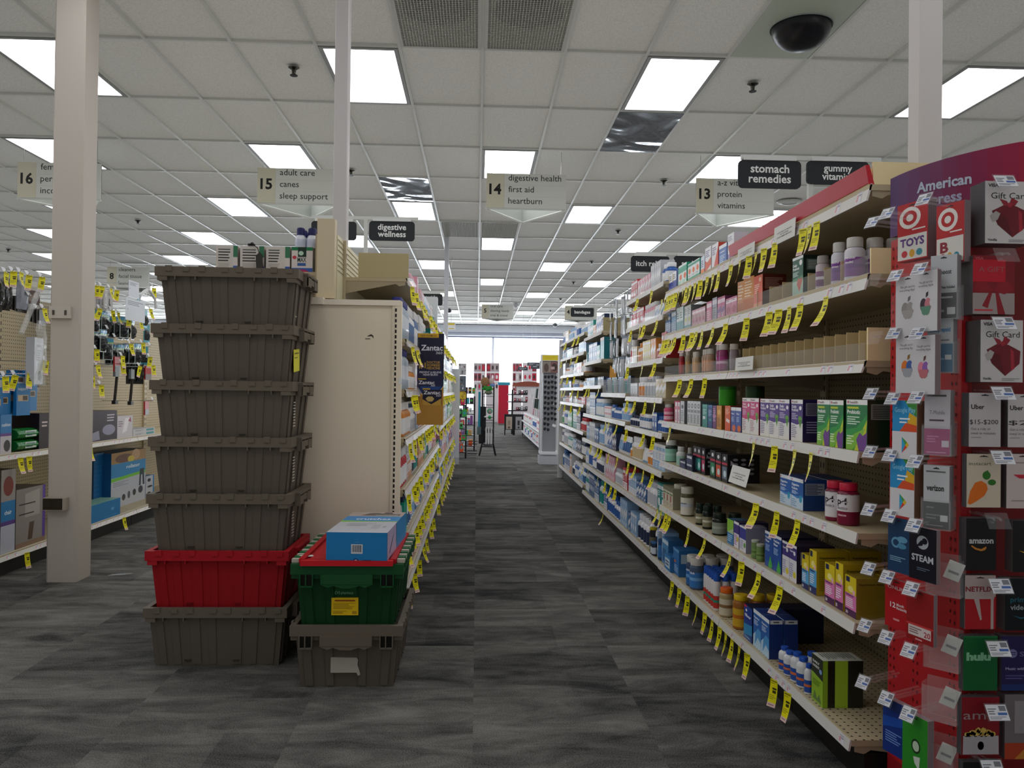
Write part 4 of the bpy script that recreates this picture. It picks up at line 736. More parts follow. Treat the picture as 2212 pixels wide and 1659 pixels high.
# vitamin side, bays 3 to 7
XR = 1.113
L3 = [1.842, 1.640, 1.376, 1.132, .917, .683, .422, .135]
L5 = [1.72, 1.465, 1.225, .94, .683, .422, .135]
L6 = [1.795, 1.59, 1.37, 1.21, 1.03, .74, .487, .185]
def lv(zs, x=XR, lip=.032, fen=(), x2=None): return [(z, z, x, x, lip, .05 if i in fen else 0) for i, z in enumerate(zs)]
yb = [4.782, 5.98, 7.17, 8.36, 9.55, 10.74]
bay('third vitamin shelving bay below the itch relief sign', 1, yb[0], yb[1], lv(L3, fen=(0, 1, 2, 3)), XB, 1.80)
bay('fourth vitamin shelving bay with pegboard, silver hanging packs and dark trays', 1, yb[1], yb[2], lv([1.155, .94, .683, .422, .135]), XB, 1.80)
bay('fifth vitamin shelving bay holding the teal boxes', 1, yb[2], yb[3], lv(L5, fen=(2,)), XB, 1.80)
bay('sixth shelving bay in the bandage section', 1, yb[3], yb[4], lv(L6), XB, 1.80)
bay('last shelving bay in the bandage section beside the sunglasses tower', 1, yb[4], yb[5], lv(L6), XB, 1.80)
def room(zs, i): return (zs[i-1]-zs[i]-.05) if i else .17
pal3 = ['pink', 'pink', 'warm', 'green', 'blue', 'warm', 'first_aid', 'blue']
sh_ord = lambda i, n: 'bottom' if i == n-1 else ORD[i]
for i, z in enumerate(L3):
    k = ('medicine_box', 'medicine_bottle') if i not in (4, 5) else ('medicine_box', 'lotion_tube', 'medicine_bottle')
    fill(f'{sh_ord(i, 8)} shelf, third vitamin bay', 1, XR+.03, yb[0], yb[1], z, room(L3, i), pal3[i], 30+i, k, hr=(.5, .9), gap=.06)
    if i < 6: hang_tags(f'{sh_ord(i, 8)} shelf, third vitamin bay', 1, XR, z-.026, yb[0], yb[1], [2, 4, 3, 4, 3, 4][i], 130+i)
for i, z in enumerate([.94, .683, .422, .135]):
    zz = [1.155, .94, .683, .422, .135]
    fill(f'{sh_ord(i+1, 5)} shelf, fourth vitamin bay', 1, XR+.03, yb[1], yb[2], z, zz[i]-z-.05, ['blue', 'blue', 'pink', 'blue'][i], 50+i, ('medicine_box', 'medicine_bottle', 'lotion_tube'), gap=.03)
    hang_tags(f'{sh_ord(i+1, 5)} shelf, fourth vitamin bay', 1, XR, z-.026, yb[1], yb[2], 3 if i < 3 else 1, 150+i)
for i, z in enumerate(L5):
    fill(f'{sh_ord(i, 7)} shelf, fifth vitamin bay', 1, XR+.03, yb[2]+(.24 if i == 1 else 0), yb[3], z, room(L5, i), ['mix', 'first_aid', 'grey', 'blue', 'first_aid', 'blue', 'first_aid'][i], 60+i, ('medicine_box', 'medicine_bottle') if i != 2 else ('medicine_box',), hr=(.6, .97) if i != 2 else (.35, .5), gap=.04, wr=(.06, .10))
    if i in (2, 4, 5): hang_tags(f'{sh_ord(i, 7)} shelf, fifth vitamin bay', 1, XR, z-.026, yb[2], yb[3], 3, 160+i)
# teal boxes near the end of bay five
for i in range(3):
    me = carton(.068, .1, .20, '#1c8088', '#176a72', None, (('b', .86, 1, '#c79a90'), ('l', .15, .85, .3, .6, 5, '#4fb3b6'), ('b', .08, .12, '#1a6a70'))).mesh('bandage_box') if i == 0 else me
    o = bpy.data.objects.new('bandage_box', me); COL.objects.link(o); o.location = (XR+.03, yb[2]+.045+i*.072, 1.4656); o.rotation_euler = (0, 0, RR); tag(o, f'tall teal bandage box, {ordn(i)} from the silver hanging packs', 'box', 'tall teal bandage boxes')
for b, nb in ((3, 'sixth'), (4, 'last')):
    for i, z in enumerate(L6):
        fill(f'{sh_ord(i, 8)} shelf, {nb} bandage bay', 1, XR+.03, yb[b], yb[b+1], z, room(L6, i), ['green', 'grey', 'grey', 'first_aid', 'pink', 'mix', 'grey', 'blue'][i], 70+i+b*10, ('medicine_box', 'medicine_bottle'), wr=(.075, .115), gap=.05)
        if i < 5: hang_tags(f'{sh_ord(i, 8)} shelf, {nb} bandage bay', 1, XR, z-.026, yb[b], yb[b+1], 2, 200+i+b*10)
# end panel of the run
g = G().box(0, .55, 0, .04, 0, 1.86, '#d9dadb'); solo(g, 'shelving_end_panel', 'pale upright end panel closing the vitamin shelving beside the sunglasses tower', 'end panel', (XR-.01, yb[5]+.004, 0), m='painted')
g = G().box(0, .05, yb[0]+.01, yb[5], .02, 1.80, '#8f8266').box(.0, .05, YN, yb[0], .02, 1.80, '#8f8266'); solo(g, 'shelving_rear_skin', 'tan rear skin of the vitamin shelving facing the hidden aisle', 'store shelving', (XB+.05, 0, 0), m='painted')
# cream divider boxes of the fifth bay top shelf
solo(G().box(0, .40, 0, .006, 0, .12, '#a59a74'), 'end_board', 'olive cream end board on the fifth bay top shelf', 'divider', (XR+.02, yb[2]+.005, 1.7206), m='matte')
# fourth bay: peg hooks with silver packs, leaning card, dark trays
rn = random.Random(4); npk = 0
pk = thing('blister_pack', 'x', 'hanging pack')
g = G(); n = 6
for a in range(n):
    for b in range(4):
        bu = lambda i, j: .010*math.sin(PI*i/n)*math.sin(PI*j/4)
        P = [(-.04+.08*i/n, -bu(i, j)-.004, -.16+.14*j/4) for i, j in ((a, b), (a+1, b), (a+1, b+1), (a, b+1))]; g.face(P, '#b9bcc0')
        g.face([(x, -y*.2, z) for x, y, z in P][::-1], '#a0a3a8')
g.make('pack', 'foil', pk)
G().box(-.041, .041, -.003, .001, -.035, 0, '#7c8796').make('header_card', 'print', pk)
G().tube([(0, .30, .004), (0, -.03, .004), (0, -.045, .016)], .002, '#9a9c9e', 5).make('hook', 'metal', pk)
firstp = True
for r_ in range(4):
    for q in range(8):
        y = yb[1]+.12+q*.13; z = 1.95-r_*.165; x = 1.17+.05*rn.random()
        lab = f'silver hanging pack on the {ordn(r_)} hook row, {ordn(q)} from the third bay'
        if firstp: pk.location = (x, y, z); pk.rotation_euler = (0, 0, RR); tag(pk, lab, group='silver hanging packs'); firstp = False
        else: dup(pk, lab, (x, y, z), RR+rn.uniform(-.3, .3), 'silver hanging packs')
solo(G().box(-.16, .16, 0, .003, 0, .11, '#c28a2e'), 'mustard_card', 'mustard yellow card leaning above the dark trays', 'card', (1.17, yb[2]-.30, 1.1556+.10), RR, m='matte', ry=.25)
for i in range(4):
    t = thing('plastic_tray', f'smoky plastic tray of small packs, {ordn(i)} from the third bay', 'tray', (XR+.02, yb[1]+.15+i*.30, 1.156), RR, 'smoky plastic trays')
    g = G(); w = .27
    g.face([(-w/2, 0, 0), (w/2, 0, 0), (w/2, -.02, .10), (-w/2, -.02, .10)], '#3c4450'); g.box(-w/2, w/2, 0, .28, 0, .004, '#3c4450')
    for x in (-w/2, w/2-.004): g.box(x, x+.004, 0, .28, .004, .12, '#3c4450')
    g.make('tray', 'film', t)
    for q in range(5):
        me = carton(.04, .03, .13, random.Random(i*9+q).choice(['#35639a', '#1f8f8a', '#24304f', '#8fb4da']), '#24304f', None, (('l', .1, .9, .5, .9, 3, '#dfe6ee'),)).mesh('bandage_packet')
        o = bpy.data.objects.new('bandage_packet', me); COL.objects.link(o); o.location = (XR+.05, yb[1]+.15+i*.30-.10+q*.05, 1.1605); o.rotation_euler = (0, 0, RR); tag(o, f'slim bandage packet in the {ordn(i)} smoky tray, {ordn(q)} from the gift cards', 'packet', 'bandage packets in trays')
# ------------------------------------------------------------------ heartburn shelving on the other side of the aisle
XL, XC, XL2 = -.352, -.735, -1.12
LZ1 = [1.735, 1.425, 1.165, .915, .655, .385, .135]
LZ2 = [1.66, 1.40, 1.13, .80, .44, .135]
yl = [4.09, 5.30, 6.50, 7.70, 8.90, 10.10, 11.3, 12.55]
for b in range(7):
    zs = LZ1 if b < 3 else LZ2
    bay(f'{ordn(b)} heartburn shelving bay counted from the bare cream end cap', -1, yl[b], yl[b+1], lv(zs, x=XL, lip=.038 if b < 3 else .032, fen=(0, 1, 2, 3, 4) if b == 0 else (1,)), XC+.047, 1.92, group='heartburn shelving bays', slat='#d6cfae', back='painted')
for b in range(7):
    zs = LZ1 if b < 3 else LZ2
    for i, z in enumerate(zs):
        if b == 0 and i == 0: y0 = yl[0]+.6
        elif b == 0 and i in (1, 2, 5): y0 = yl[0]+.42
        else: y0 = yl[b]
        nm = f'{sh_ord(i, len(zs))} shelf, {ordn(b)} heartburn bay'
        fill(nm, -1, XL-.032, y0, yl[b+1], z, room(zs, i), ['mix', 'first_aid', 'first_aid', 'grey', 'mix', 'blue', 'blue'][i] if b < 3 else ['pink', 'grey', 'green', 'green', 'mix', 'blue', 'blue'][i], 300+b*10+i, ('medicine_box', 'medicine_bottle') if b < 3 else ('medicine_box',), wr=(.07, .105) if b < 2 else (.10, .15), gap=.05)
        nt = (4 if i in (0, 3, 4, 5) else 3) if b < 2 else 2
        hang_tags(nm, -1, XL, z-.03, yl[b], yl[b+1], nt+ (1 if i == 5 else 0), 400+b*10+i, (-1.1, -.35))
# slatted back panel lines above the shelves
g = G()
for k in range(7): g.box(XC+.0475, XC+.050, 3.93, 7.6, 1.745+k*.025, 1.747+k*.025, '#9c9574')
solo(g, 'slat_strips', 'thin horizontal slat lines on the pale upper back panel by the cream post', 'slat panel', m='matte')
solo(G().box(-.03, .03, 3.935, 7.7, 1.921, 1.935, '#cdc6a8'), 'top_cap', 'cream cap strip along the top of the heartburn back panel', 'shelving trim', (XC, 0, 0), m='painted')
solo(G().box(-.01, 0, 3.93, 4.089, .02, 1.92, '#d6cfae'), 'back_skin', 'pale narrow panel filling the gap behind the end cap', 'shelving panel', (XC+.046, 0, 0), m='painted')
# near bay: top shelf end box, bracket, tall post
a = at(772, 610, Y=4.1); 
solo(G().box(0, .255, 0, .006, 0, .125, '#b8aa82', {'t': '#c5ba94'}), 'end_board', 'khaki cream end board on the top heartburn shelf', 'divider', (-.612, 4.094, 1.7356), m='matte')
post = thing('end_post', 'tall cream sheet metal post above the bare end cap', 'shelving post', (XC, 3.895, 0))
G().box(-.042, .042, -.024, .034, 1.601, 1.985, '#d2c2a4').make('cover', 'painted', post)
G().box(-.042, .042, -.018, .034, 0, 1.590, '#c6b799').make('base_post', 'painted', post)
# bare end cap panel with slotted uprights
ec = thing('end_cap_panel', 'bare cream metal end cap panel with slotted edges behind the totes', 'end cap', (XC, 3.84, 0))
PW = .372; TOP = 1.600
G().box(-PW+.03, PW-.03, 0, .012, .02, TOP-.035, '#ecdfc8').make('panel', 'painted', ec)
for s in (-1, 1):
    g = G(); x0, x1 = sorted((s*PW, s*(PW-.03))); xa, xb_ = sorted((s*(PW-.03), s*(PW-.045)))
    g.box(x0, x1, -.012, .02, .0, TOP-.012, '#eee1ca'); g.box(xa, xb_, -.010, .02, 0, TOP-.03, '#e3d6bf')
    for k in range(60): z = TOP-.055-k*.0254; g.box(s*(PW-.028)-.004, s*(PW-.028)+.004, -.0128, -.011, z-.008, z+.008, '#15120e')
    g.make('slotted_upright', 'painted', ec)
G().box(-PW, PW-.008, -.014, .03, TOP-.034, TOP-.008, '#efe4d0').make('top_rail', 'painted', ec)
G().box(-.13, .0, -.017, .03, TOP-.034, TOP, '#efe4d0').make('splice', 'painted', ec)
fr = Fr((-PW+.03, -.0005, .02), (1, 0, 0), (0, 0, 1), 2*PW-.06, TOP-.055)
g = G(); g.poly(fr, [(.80, .905), (.83, .912), (.845, .908), (.85, .898), (.835, .906), (.815, .905)], '#3f382e'); g.rect(fr, .79, .825, .896, .899, '#6f6553'); g.make('scuff_mark', 'matte', ec)
G().box(-.006, .006, -.0145, -.0125, .70, .735, '#e6e6e4').make('sticker', 'print', ec).location = (PW-.004, 0, .49)
# left side shelf with nappy cases (facing aisle 15)
bay('aisle 15 side of the heartburn shelving, closest bay with stacked cases on top', 1, 3.93, 5.2, lv([1.735, 1.42, 1.1, .78, .46, .135], x=XL2-.20), XC-.047, 1.92, group='aisle 15 shelving bays', slat='#a89a80', back='painted')
solo(G().box(0, .43, -.004, .0, 0, .07, '#d0c0a0'), 'shelf_end_plate', 'cream end plate of the shelf carrying the stacked cases', 'shelving panel', (XL2-.18, 3.928, 1.665), m='painted')
cw = [(466, 515, 534, 587), (518, 572, 532, 588), (574, 628, 534, 589), (629, 677, 536, 588)]
for i, (x0, x1, y0, y1) in enumerate(cw):
    a = at(x0, y1, Y=3.95); b = at(x1, y0, Y=3.95); w = b.x-a.x-.004; h = .122
    if i < 3: art = (('r', .04, .78, .04, .96, '#d3ccc4'), ('l', .1, .72, .8, .9, 1, '#555'), ('l', .1, .72, .35, .8, 4, '#3a3836'), ('l', .1, .74, .1, .32, 6, '#aaa29a'), ('r', .80, 1, .55, 1, '#3d7a58'), ('r', .80, 1, 0, .2, '#3a5fae'), ('sb', 0, 1, '#b9aca2'))
    else: art = (('b', .86, 1, '#1f7a4a'), ('r', .3, .7, .6, 1, '#20352c'), ('e', .45, .75, .12, .09, '#b9d6c0'), ('t', 'MAX', .28, .40, .26, '#1f3a3a', .42), ('r', .28, .68, .24, .36, '#3a5f9e'), ('e', .14, .58, .1, .07, '#c63a4c'), ('b', 0, .16, '#3a5fae'), ('e', .5, .0, .3, .1, '#b0285a'), ('b', .16, .18, '#e9e3e4'))
    g = carton(w, .30, h, '#dcd2cc', '#b1a39b', '#c9bfb6', art, seed=i+3)
    solo(g, 'nappy_case', ['white underwear case with back print, farthest from the cream post', 'white underwear case with back print and black pouch before it', 'white underwear case with back print beside the MAX case', 'white and green underwear case reading MAX'][i], 'packaged case', ((a.x+b.x)/2, 3.945, 1.736), 0, 'cases on the aisle 15 top shelf', m='print')
t = thing('black_pouch', 'black drawstring pouch with cord draped over the white cases', 'pouch', (at(560, 560, Y=3.93).x, 3.925, 1.737))
G().prism([(-.012, 0), (.018, 0), (.014, .075), (.002, .09), (-.016, .07)], (0, 0, 0), (1, 0, 0), (0, 0, 1), (0, .016, 0), '#3a3631').make('bag', 'foil', t)
G().tube([(-.002, .008, .088), (-.01, .008, .11), (-.03, .01, .126), (-.045, .02, .133)], .002, '#1d1b19', 5).make('cord', 'matte', t)
G().lathe([(.018, 0, '#1b1a19'), (.02, .008, '#1b1a19'), (.012, .016, '#1b1a19')], -.045, .03, .1235, seg=12).make('lens_cap', 'plastic', t)
bt = None
for r_ in range(3):
    for q in range(2):
        p = (at(648+q*25, 520, Y=3.98).x, 3.97+r_*.062, 1.8585); lab = f'wrapped water-clear bottle with blue cap, {ordn(q)} column, {ordn(r_)} row on the MAX case'
        if bt is None:
            bt = thing('wrapped_bottle', lab, 'bottle', p, 0, 'wrapped bottles on the MAX case')
            G().lathe([(.026, 0, '#c9ccd8'), (.028, .01, '#bfc4d6'), (.028, .045, '#d3d5de'), (.022, .06, '#b9bed0'), (.018, .066, '#b9bed0')], 0, .028, seg=16).make('body', 'foil', bt, smooth=True)
            G().lathe([(.020, .066, '#23265c'), (.020, .098, '#1d2050'), (.015, .103, '#c9cbe0')], 0, .028, seg=16).make('cap', 'plastic', bt, smooth=True)
        else: dup(bt, lab, p)
# plain white upright box on the top shelf of the heartburn run
a = at(925, 670, Y=7.2)
solo(G().box(-.055, .055, 0, .12, 0, .245, '#d4d6da'), 'white_display_box', 'plain white upright display box on top of the heartburn shelving', 'display box', (XL-.06, 7.0, 1.7356), m='painted')
# tall products at the near end of the heartburn run
for q, z in ((1, 1.425), (2, 1.165)):
    for i in range(5):
        lab = f'clear bottle with dark blue cap, {ordn(i)} from the end cap on the {ORD[q]} heartburn shelf'
        if q == 1 and i == 0: bb = make_bottle('mouthwash_bottle', lab, 'bottle', .036, .215, (XL-.03, yl[0]+.05+i*.078, z+.0006), RL, 'blue capped clear bottles', body='#aebccb', labc='#d7dde6', cap='#2b2f86', capc=.75, caph=.16, lab=(.3, .7))
        else: dup(bb, lab, (XL-.03, yl[0]+.05+i*.078, z+.0006), RL)
z = .385
for i, (dx, dy, h) in enumerate([(.0, .06, .20), (.0, .16, .20), (.085, .10, .20), (.09, .0, .19)]):
    lab = f'white saline bottle with dark red cap, {ordn(i)} counted from the crutches box'
    if i == 0: rb = make_bottle('saline_bottle', lab, 'bottle', .038, .22, (XL-.035, yl[0]+.05, z+.0006), RL, 'white bottles with red caps', body='#d6d2d4', labc='#dad6d8', cap='#7c1d2c', capc=.45, caph=.12, lab=(.1, .6), accent='#c9c4c8')
    else: dup(rb, lab, (XL-.035-[0, .0, .085, .085][i], yl[0]+.05+[0, .085, .04, .13][i], z+.0006), RL)
for i in range(2):
    lab = ['turquoise mouthwash jug with navy cap, closer one', 'turquoise mouthwash jug with navy cap, farther one'][i]
    t = thing('turquoise_jug', lab, 'jug', (XL-.03, yl[0]+.245+i*.10, z+.0006), RL, 'turquoise jugs')
    g = G(); P = [(-.044, 0), (.044, 0), (.044, .14), (.02, .175), (-.03, .175), (-.044, .15)]; g.prism(P, (0, .07, 0), (1, 0, 0), (0, 0, 1), (0, -.07, 0), '#22a58c'); fr = Fr((-.044, 0, 0), (1, 0, 0), (0, 0, 1), .088, .175); g.rect(fr, .1, .9, .15, .6, '#1c8f80'); g.lines(fr, .2, .8, .2, .55, 5, '#0f4a50'); g.make('body', 'plastic', t)
    G().lathe([(.03, 0, '#14204a'), (.03, .035, '#14204a')], 0, .035, .1755, seg=16).make('cap', 'plastic', t)
# hanging shelf poster
a = at(957, 918, Y=5.0); b = at(902, 720, Y=5.0); W_ = a.x-b.x; H_ = b.z-a.z
t = thing('hanging_poster', 'navy and gold antacid poster hanging out from the heartburn shelves', 'poster', (b.x, 5.0, a.z))
g = G().box(0, W_, 0, .004, 0, H_, '#23233c'); F = Fr((0, 0, 0), (1, 0, 0), (0, 0, 1), W_, H_)
g.rect(F, 0, 1, 0, .62, '#1f3468'); g.poly(F, [(0, .40), (1, .42), (1, .62), (0, .62)], '#22264a'); g.poly(F, [(0, 0), (1, 0), (1, .42), (.5, .225), (0, .40)], '#b8873a'); g.poly(F, [(0, .40), (.5, .225), (1, .42), (1, .43), (.5, .238), (0, .412)], '#e2d2a4'); g.poly(F, [(.12, .42), (.92, .42), (.5, .26)], '#1f4a8c')
g.rect(F, .02, .80, .955, 1.0, '#d3a42c'); g.text(F, 'NEW FORMULA', .12, .965, .028, '#3a2e12', .6)
g.text(F, 'Zantac', .14, .815, .085, '#e6e6ee', .82, .02); g.text(F, '360', .70, .775, .04, '#d6d6e2', .25)
g.text(F, '#1', .06, .62, .085, '#c9a24a', .26, .02)
for k, s_ in enumerate(('DOCTOR', 'RECOMMENDED', 'MEDICINE')): g.text(F, s_, .36, .672-k*.032, .036, '#c9a24a', .5, .015)
g.text(F, 'PREVENT & RELIEVE', .5, .565, .03, '#dcdce6', .82, .015, 'C'); g.text(F, 'HEARTBURN', .5, .538, .03, '#dcdce6', .55, .015, 'C')
g.poly(F, [(.03, .34), (.2, .34), (.03, .42)], '#8f93a8'); g.text(F, 'Zantac', .06, .445, .055, '#e6e6ee', .6, .02); g.text(F, '360', .52, .42, .028, '#d6d6e2', .16); g.rect(F, .04, .34, .495, .508, '#b9a83a')
g.rect(F, .22, .94, .22, .385, '#1d1c34'); g.rect(F, .22, .5, .385, .40, '#c9a23a'); g.text(F, 'Zantac', .25, .335, .055, '#e6e6ee', .64, .02); g.text(F, '360', .72, .31, .028, '#d6d6e2', .18)
g.poly(F, [(.22, .215), (.92, .215), (.92, .29), (.55, .225), (.22, .28)], '#c79a44'); g.poly(F, [(.33, .285), (.42, .31), (.58, .31), (.66, .285), (.58, .255), (.42, .255)], '#cbb06a')
g.make('board', 'print', t); G().box(0, .05, -.001, .005, H_*.80, H_*.84, '#1c1c2e').make('clip', 'plastic', t).location = (-.03, 0, 0)
# category signs + rails
cross_rail(672, 903, 474, 5.25, [790], 'white cross rail holding the digestive wellness sign', 1.936)
cat_sign([], 672, 770, 479, 517, 5.25, 'dark blank looking category sign half hidden by the slim white post')
cat_sign(['digestive', 'wellness'], 797, 896, 479, 519, 5.25, 'dark rounded category sign reading digestive wellness')
cross_rail(1603, 1905, 346, 3.9, [1753], 'white cross rail holding the stomach remedies sign', 1.801)
cat_sign(['stomach', 'remedies'], 1595, 1731, 348, 405, 3.9, 'dark rounded category sign reading stomach remedies')
cat_sign(['gummy', 'vitamins'], 1743, 1877, 350, 397, 3.9, 'dark rounded category sign reading gummy vitamins')
cross_rail(1375, 1520, 551, 6.3, [1465], 'white cross rail holding the itch relief sign', 1.801)
cat_sign(['itch relief'], 1363, 1446, 554, 586, 6.3, 'dark rounded category sign reading itch relief')
cat_sign(['sunburn'], 1456, 1540, 554, 586, 6.3, 'dark category sign mostly hidden behind the top vitamin shelf boxes')
cross_rail(1240, 1335, 663, 10.5, [1288], 'short white cross rail holding the bandages sign', 1.801)
cat_sign(['bandages'], 1233, 1283, 665, 684, 10.5, 'dark rounded category sign reading bandages')
cross_rail(880, 962, 632, 8.2, [875], 'short white cross rail beyond the white display box', 1.936)
cat_sign(['antacids', 'laxatives'], 896, 956, 635, 659, 8.2, 'dark category sign partly behind the white display box')
# ------------------------------------------------------------------ columns
def column(x0, x1, y0, y1, nm, z0=0, col='#b9b1a8', lab=None, bev=.02):
    P = [(x0+bev, y0), (x1-bev, y0), (x1, y0+bev), (x1, y1-bev), (x1-bev, y1), (x0+bev, y1), (x0, y1-bev), (x0, y0+bev)]
    g = G().prism(P, (0, 0, z0), (1, 0, 0), (0, 1, 0), (0, 0, CEIL+.02-z0), col); c = g.make('column', 'painted'); c['kind'] = 'structure'; return c
cl = column(-2.541, -2.362, 4.853, 5.04, 'column', bev=.012)
p = at(132, 675, Y=4.85); t = thing('wall_plate', 'cream double switch plate on the square column', 'switch plate', (p.x, 4.852, p.z))
G().box(-.062, .062, -.02, 0, -.035, .035, '#bdb5ab').make('plate', 'plastic', t)
for x in (-.035, .035): G().box(x-.006, x+.006, -.024, -.02, -.016, .012, '#4a443e').make('switch', 'plastic', t)
p = at(124, 1087, Y=4.85); t = thing('power_outlet', 'metal surface power outlet box low on the square column', 'power outlet', (p.x, 4.852, p.z))
G().box(-.064, .064, -.045, 0, -.036, .036, '#a79d92').make('box', 'painted', t)
for x in (-.032, .028): G().prism([(.024*math.cos(a*PI/8), .024*math.sin(a*PI/8)) for a in range(16)], (x-.006, -.047, 0), (1, 0, 0), (0, 0, 1), (0, .002, 0), '#2c2722').make('socket', 'plastic', t)
G().box(-.062, .05, -.0462, -.0452, -.033, .033, '#55504a').make('face_plate', 'metal', t)
column(-.775, -.703, 4.26, 4.34, 'column', z0=1.936, col='#c6c2c2', bev=.004)
column(-.56, -.49, 13.1, 13.17, 'column', z0=0, col='#c9cbd2', bev=.004)
column(1.612, 1.70, 2.86, 2.94, 'column', z0=1.801, col='#c9c4c2', bev=.004)
# ------------------------------------------------------------------ totes
def tote_meshes(L_, W_, H_, col, rimc, dark, logo=False):
    """long side faces -Y; returns dict of G"""
    bx, by = L_/2, W_/2; tb = .045; rim_h = .040; out = {}
    g = G(); x0, y0 = bx-.030, by-.030; x1, y1 = bx-.020, by-.020; zb, zt = 0, H_-rim_h
    b = [(-x0+.010, -y0+.008, 0), (x0-.010, -y0+.008, 0), (x0-.010, y0-.008, 0), (-x0+.010, y0-.008, 0)]; t = [(-x1, -y1, zt), (x1, -y1, zt), (x1, y1, zt), (-x1, y1, zt)]
    g.hexa(b, t, col)
    def rib(u0, u1, side, dep, v0=.03, v1=1.0, c=col):       # raised pad on the front/back (0,2) or ends (1,3)
        V = [Vector(p) for p in b]; T = [Vector(p) for p in t]; i, j = side, (side+1) % 4; n = [Vector((0, -1, 0)), Vector((1, 0, 0)), Vector((0, 1, 0)), Vector((-1, 0, 0))][side]*dep
        P = lambda u, v: (V[i].lerp(V[j], u)).lerp(T[i].lerp(T[j], u), v)
        q = [P(u0, v0), P(u1, v0), P(u1, v1), P(u0, v1)]; r_ = [p+n for p in q]
        g.face(r_, c)
        for a in range(4): d = (a+1) % 4; g.face([q[a], q[d], r_[d], r_[a]], c)
    for side in (0, 2):
        for u in (.045, .16, .30, .44, .62, .76, .90): rib(u, u+.055+(.02 if u in (.30, .62) else 0), side, .0035)
        for u in (.24, .63): rib(u, u+.05, side, .0075, .10, .125, dark)
    for side in (1, 3):
        for u in (.06, .28, .62, .86): rib(u, u+.08, side, .006)
    out['body'] = g
    g = G(); z0 = H_-rim_h
    outer = [(-bx, -by), (bx, -by), (bx, by), (-bx, by)]; inner = [(-bx+.022, -by+.022), (bx-.022, -by+.022), (bx-.022, by-.022), (-bx+.022, by-.022)]
    for i in range(4):
        j = (i+1) % 4; A, B2, C, D = outer[i], outer[j], inner[j], inner[i]
        g.face([(*A, z0), (*B2, z0), (*B2, H_), (*A, H_)], rimc); g.face([(*A, H_), (*B2, H_), (*C, H_), (*D, H_)], rimc); g.face([(*D, H_), (*C, H_), (*C, z0), (*D, z0)], rimc); g.face([(*D, z0), (*C, z0), (*B2, z0), (*A, z0)], rimc)
    for s in (-1, 1):                                        # hinge pads along the long sides, ribs under the rim
        for k, u in enumerate((-.42, -.30, -.19, -.03, .07, .20, .31, .42)):
            w = L_*.045; g.box(u*L_-w/2+.01, u*L_+w/2+.01, s*by-.004, s*by+.004, H_-.020, H_-.004 if k % 2 else H_+.004, rimc)
        for u in (-.36, -.22, .19, .35): g.box(u*L_-.002, u*L_+.002, min(s*y1, s*by), max(s*y1, s*by), H_-rim_h-.014, H_-rim_h, rimc)
    g.box(-bx+.01, -bx+.05, -by+.002, by-.002, H_-rim_h-.018, H_-rim_h, rimc).box(bx-.05, bx-.01, -by+.002, by-.002, H_-rim_h-.018, H_-rim_h, rimc)
    out['rim'] = g
    g = G()                                                   # grip frame on the short end
    g.box(bx-.004, bx+.020, -.11, .11, H_-.014, H_-.004, rimc)
    for y in (-.108, -.04, .036, .104): g.box(bx-.004, bx+.020, y, y+.006, H_-.062, H_-.012, rimc)
    g.box(bx+.014, bx+.020, -.108, -.036, H_-.058, H_-.02, rimc).box(bx+.014, bx+.020, .04, .108, H_-.058, H_-.02, rimc).box(bx+.012, bx+.018, -.036, .04, H_-.046, H_-.02, rimc)
    out['handle'] = g
    g = G()                                                   # open lid flap hanging outside the far short end
    n = 7
    pts = [(-.0, -by+.02)]; y = -by+.02; st = (W_-.04)/n
    g.box(-.004, .002, -by+.02, by-.02, H_-.20, H_-.055, rimc)
    out['flap'] = g; return out
def place_tote(name, label, col, rimc, dark, loc, rz, L_=.590, W_=.425, H_=.248, group='stacked plastic totes', proto=None):
    if proto: return dup(proto, label, loc, rz, group)
    m = tote_meshes(L_, W_, H_, col, rimc, dark); t = thing(name, label, 'tote', loc, rz, group)
    m['body'].make('body', 'tote', t); m['rim'].make('rim', 'tote', t); h = m['handle'].make('handle', 'tote', t)
    return t
GB, GR, GD = '#5b534a', '#645b50', '#3c362f'
sx, sy, PIT = -1.064, 3.375+.2125, .2365
tp = place_tote('storage_tote', 'dark taupe tote at the very bottom of the tall stack', GB, GR, GD, (sx-.012, sy, 0.0), 0)
place_tote('storage_tote', 'red tote in the tall stack, second from the floor', '#94101a', '#a31420', '#700b13', (sx-.008, sy, PIT), 0)
for k in range(2, 7):
    lab = ['', '', 'taupe tote resting directly on the red tote', 'taupe tote fourth from the floor in the tall stack', 'taupe tote fifth from the floor, white paper scrap on its end', 'taupe tote second from the top with a yellow sticker', 'topmost taupe tote of the tall stack'][k]
    o = dup(tp, lab, (sx+[0, 0, -.006, -.004, .0, -.0, .014][k], sy+[0, 0, .0, .004, 0, .006, -.002][k], PIT*k), [0, 0, .0, .004, -.004, 0, .012][k], 'stacked plastic totes')
solo(G().box(0, .0008, -.055, .055, -.048, .048, '#e0dc2a').box(.0008, .0012, -.04, .04, .028, .034, '#6b6414').box(.0008, .0012, -.04, .02, .010, .014, '#6b6414'), 'yellow_sticker', 'yellow sticker on the end of the second tote from the top', 'sticker', (sx+.2785, sy-.08, PIT*5+.105), 0, rx=.08)
fr = Fr((0, -.04, 0), (0, 1, 0), (0, 0, 1), .10, .12)
for k, nm in ((1, 'closest to floor'), (2, 'above the red tote'), (3, 'fourth'), (4, 'fifth'), (6, 'top')):
    if k == 1: continue
    g = G(); 
    for q in range(9): g.rect(fr, .2+.03*(q % 3), .62, .05+q*.105, .085+q*.105, '#d3d0c6')
    solo(g, 'printed_marks', f'faint white printed marks on the tote end, {nm} in the tall stack', 'printed marking', (sx+.2762, sy-.10, PIT*k+.05), 0, 'printed marks on tote ends')
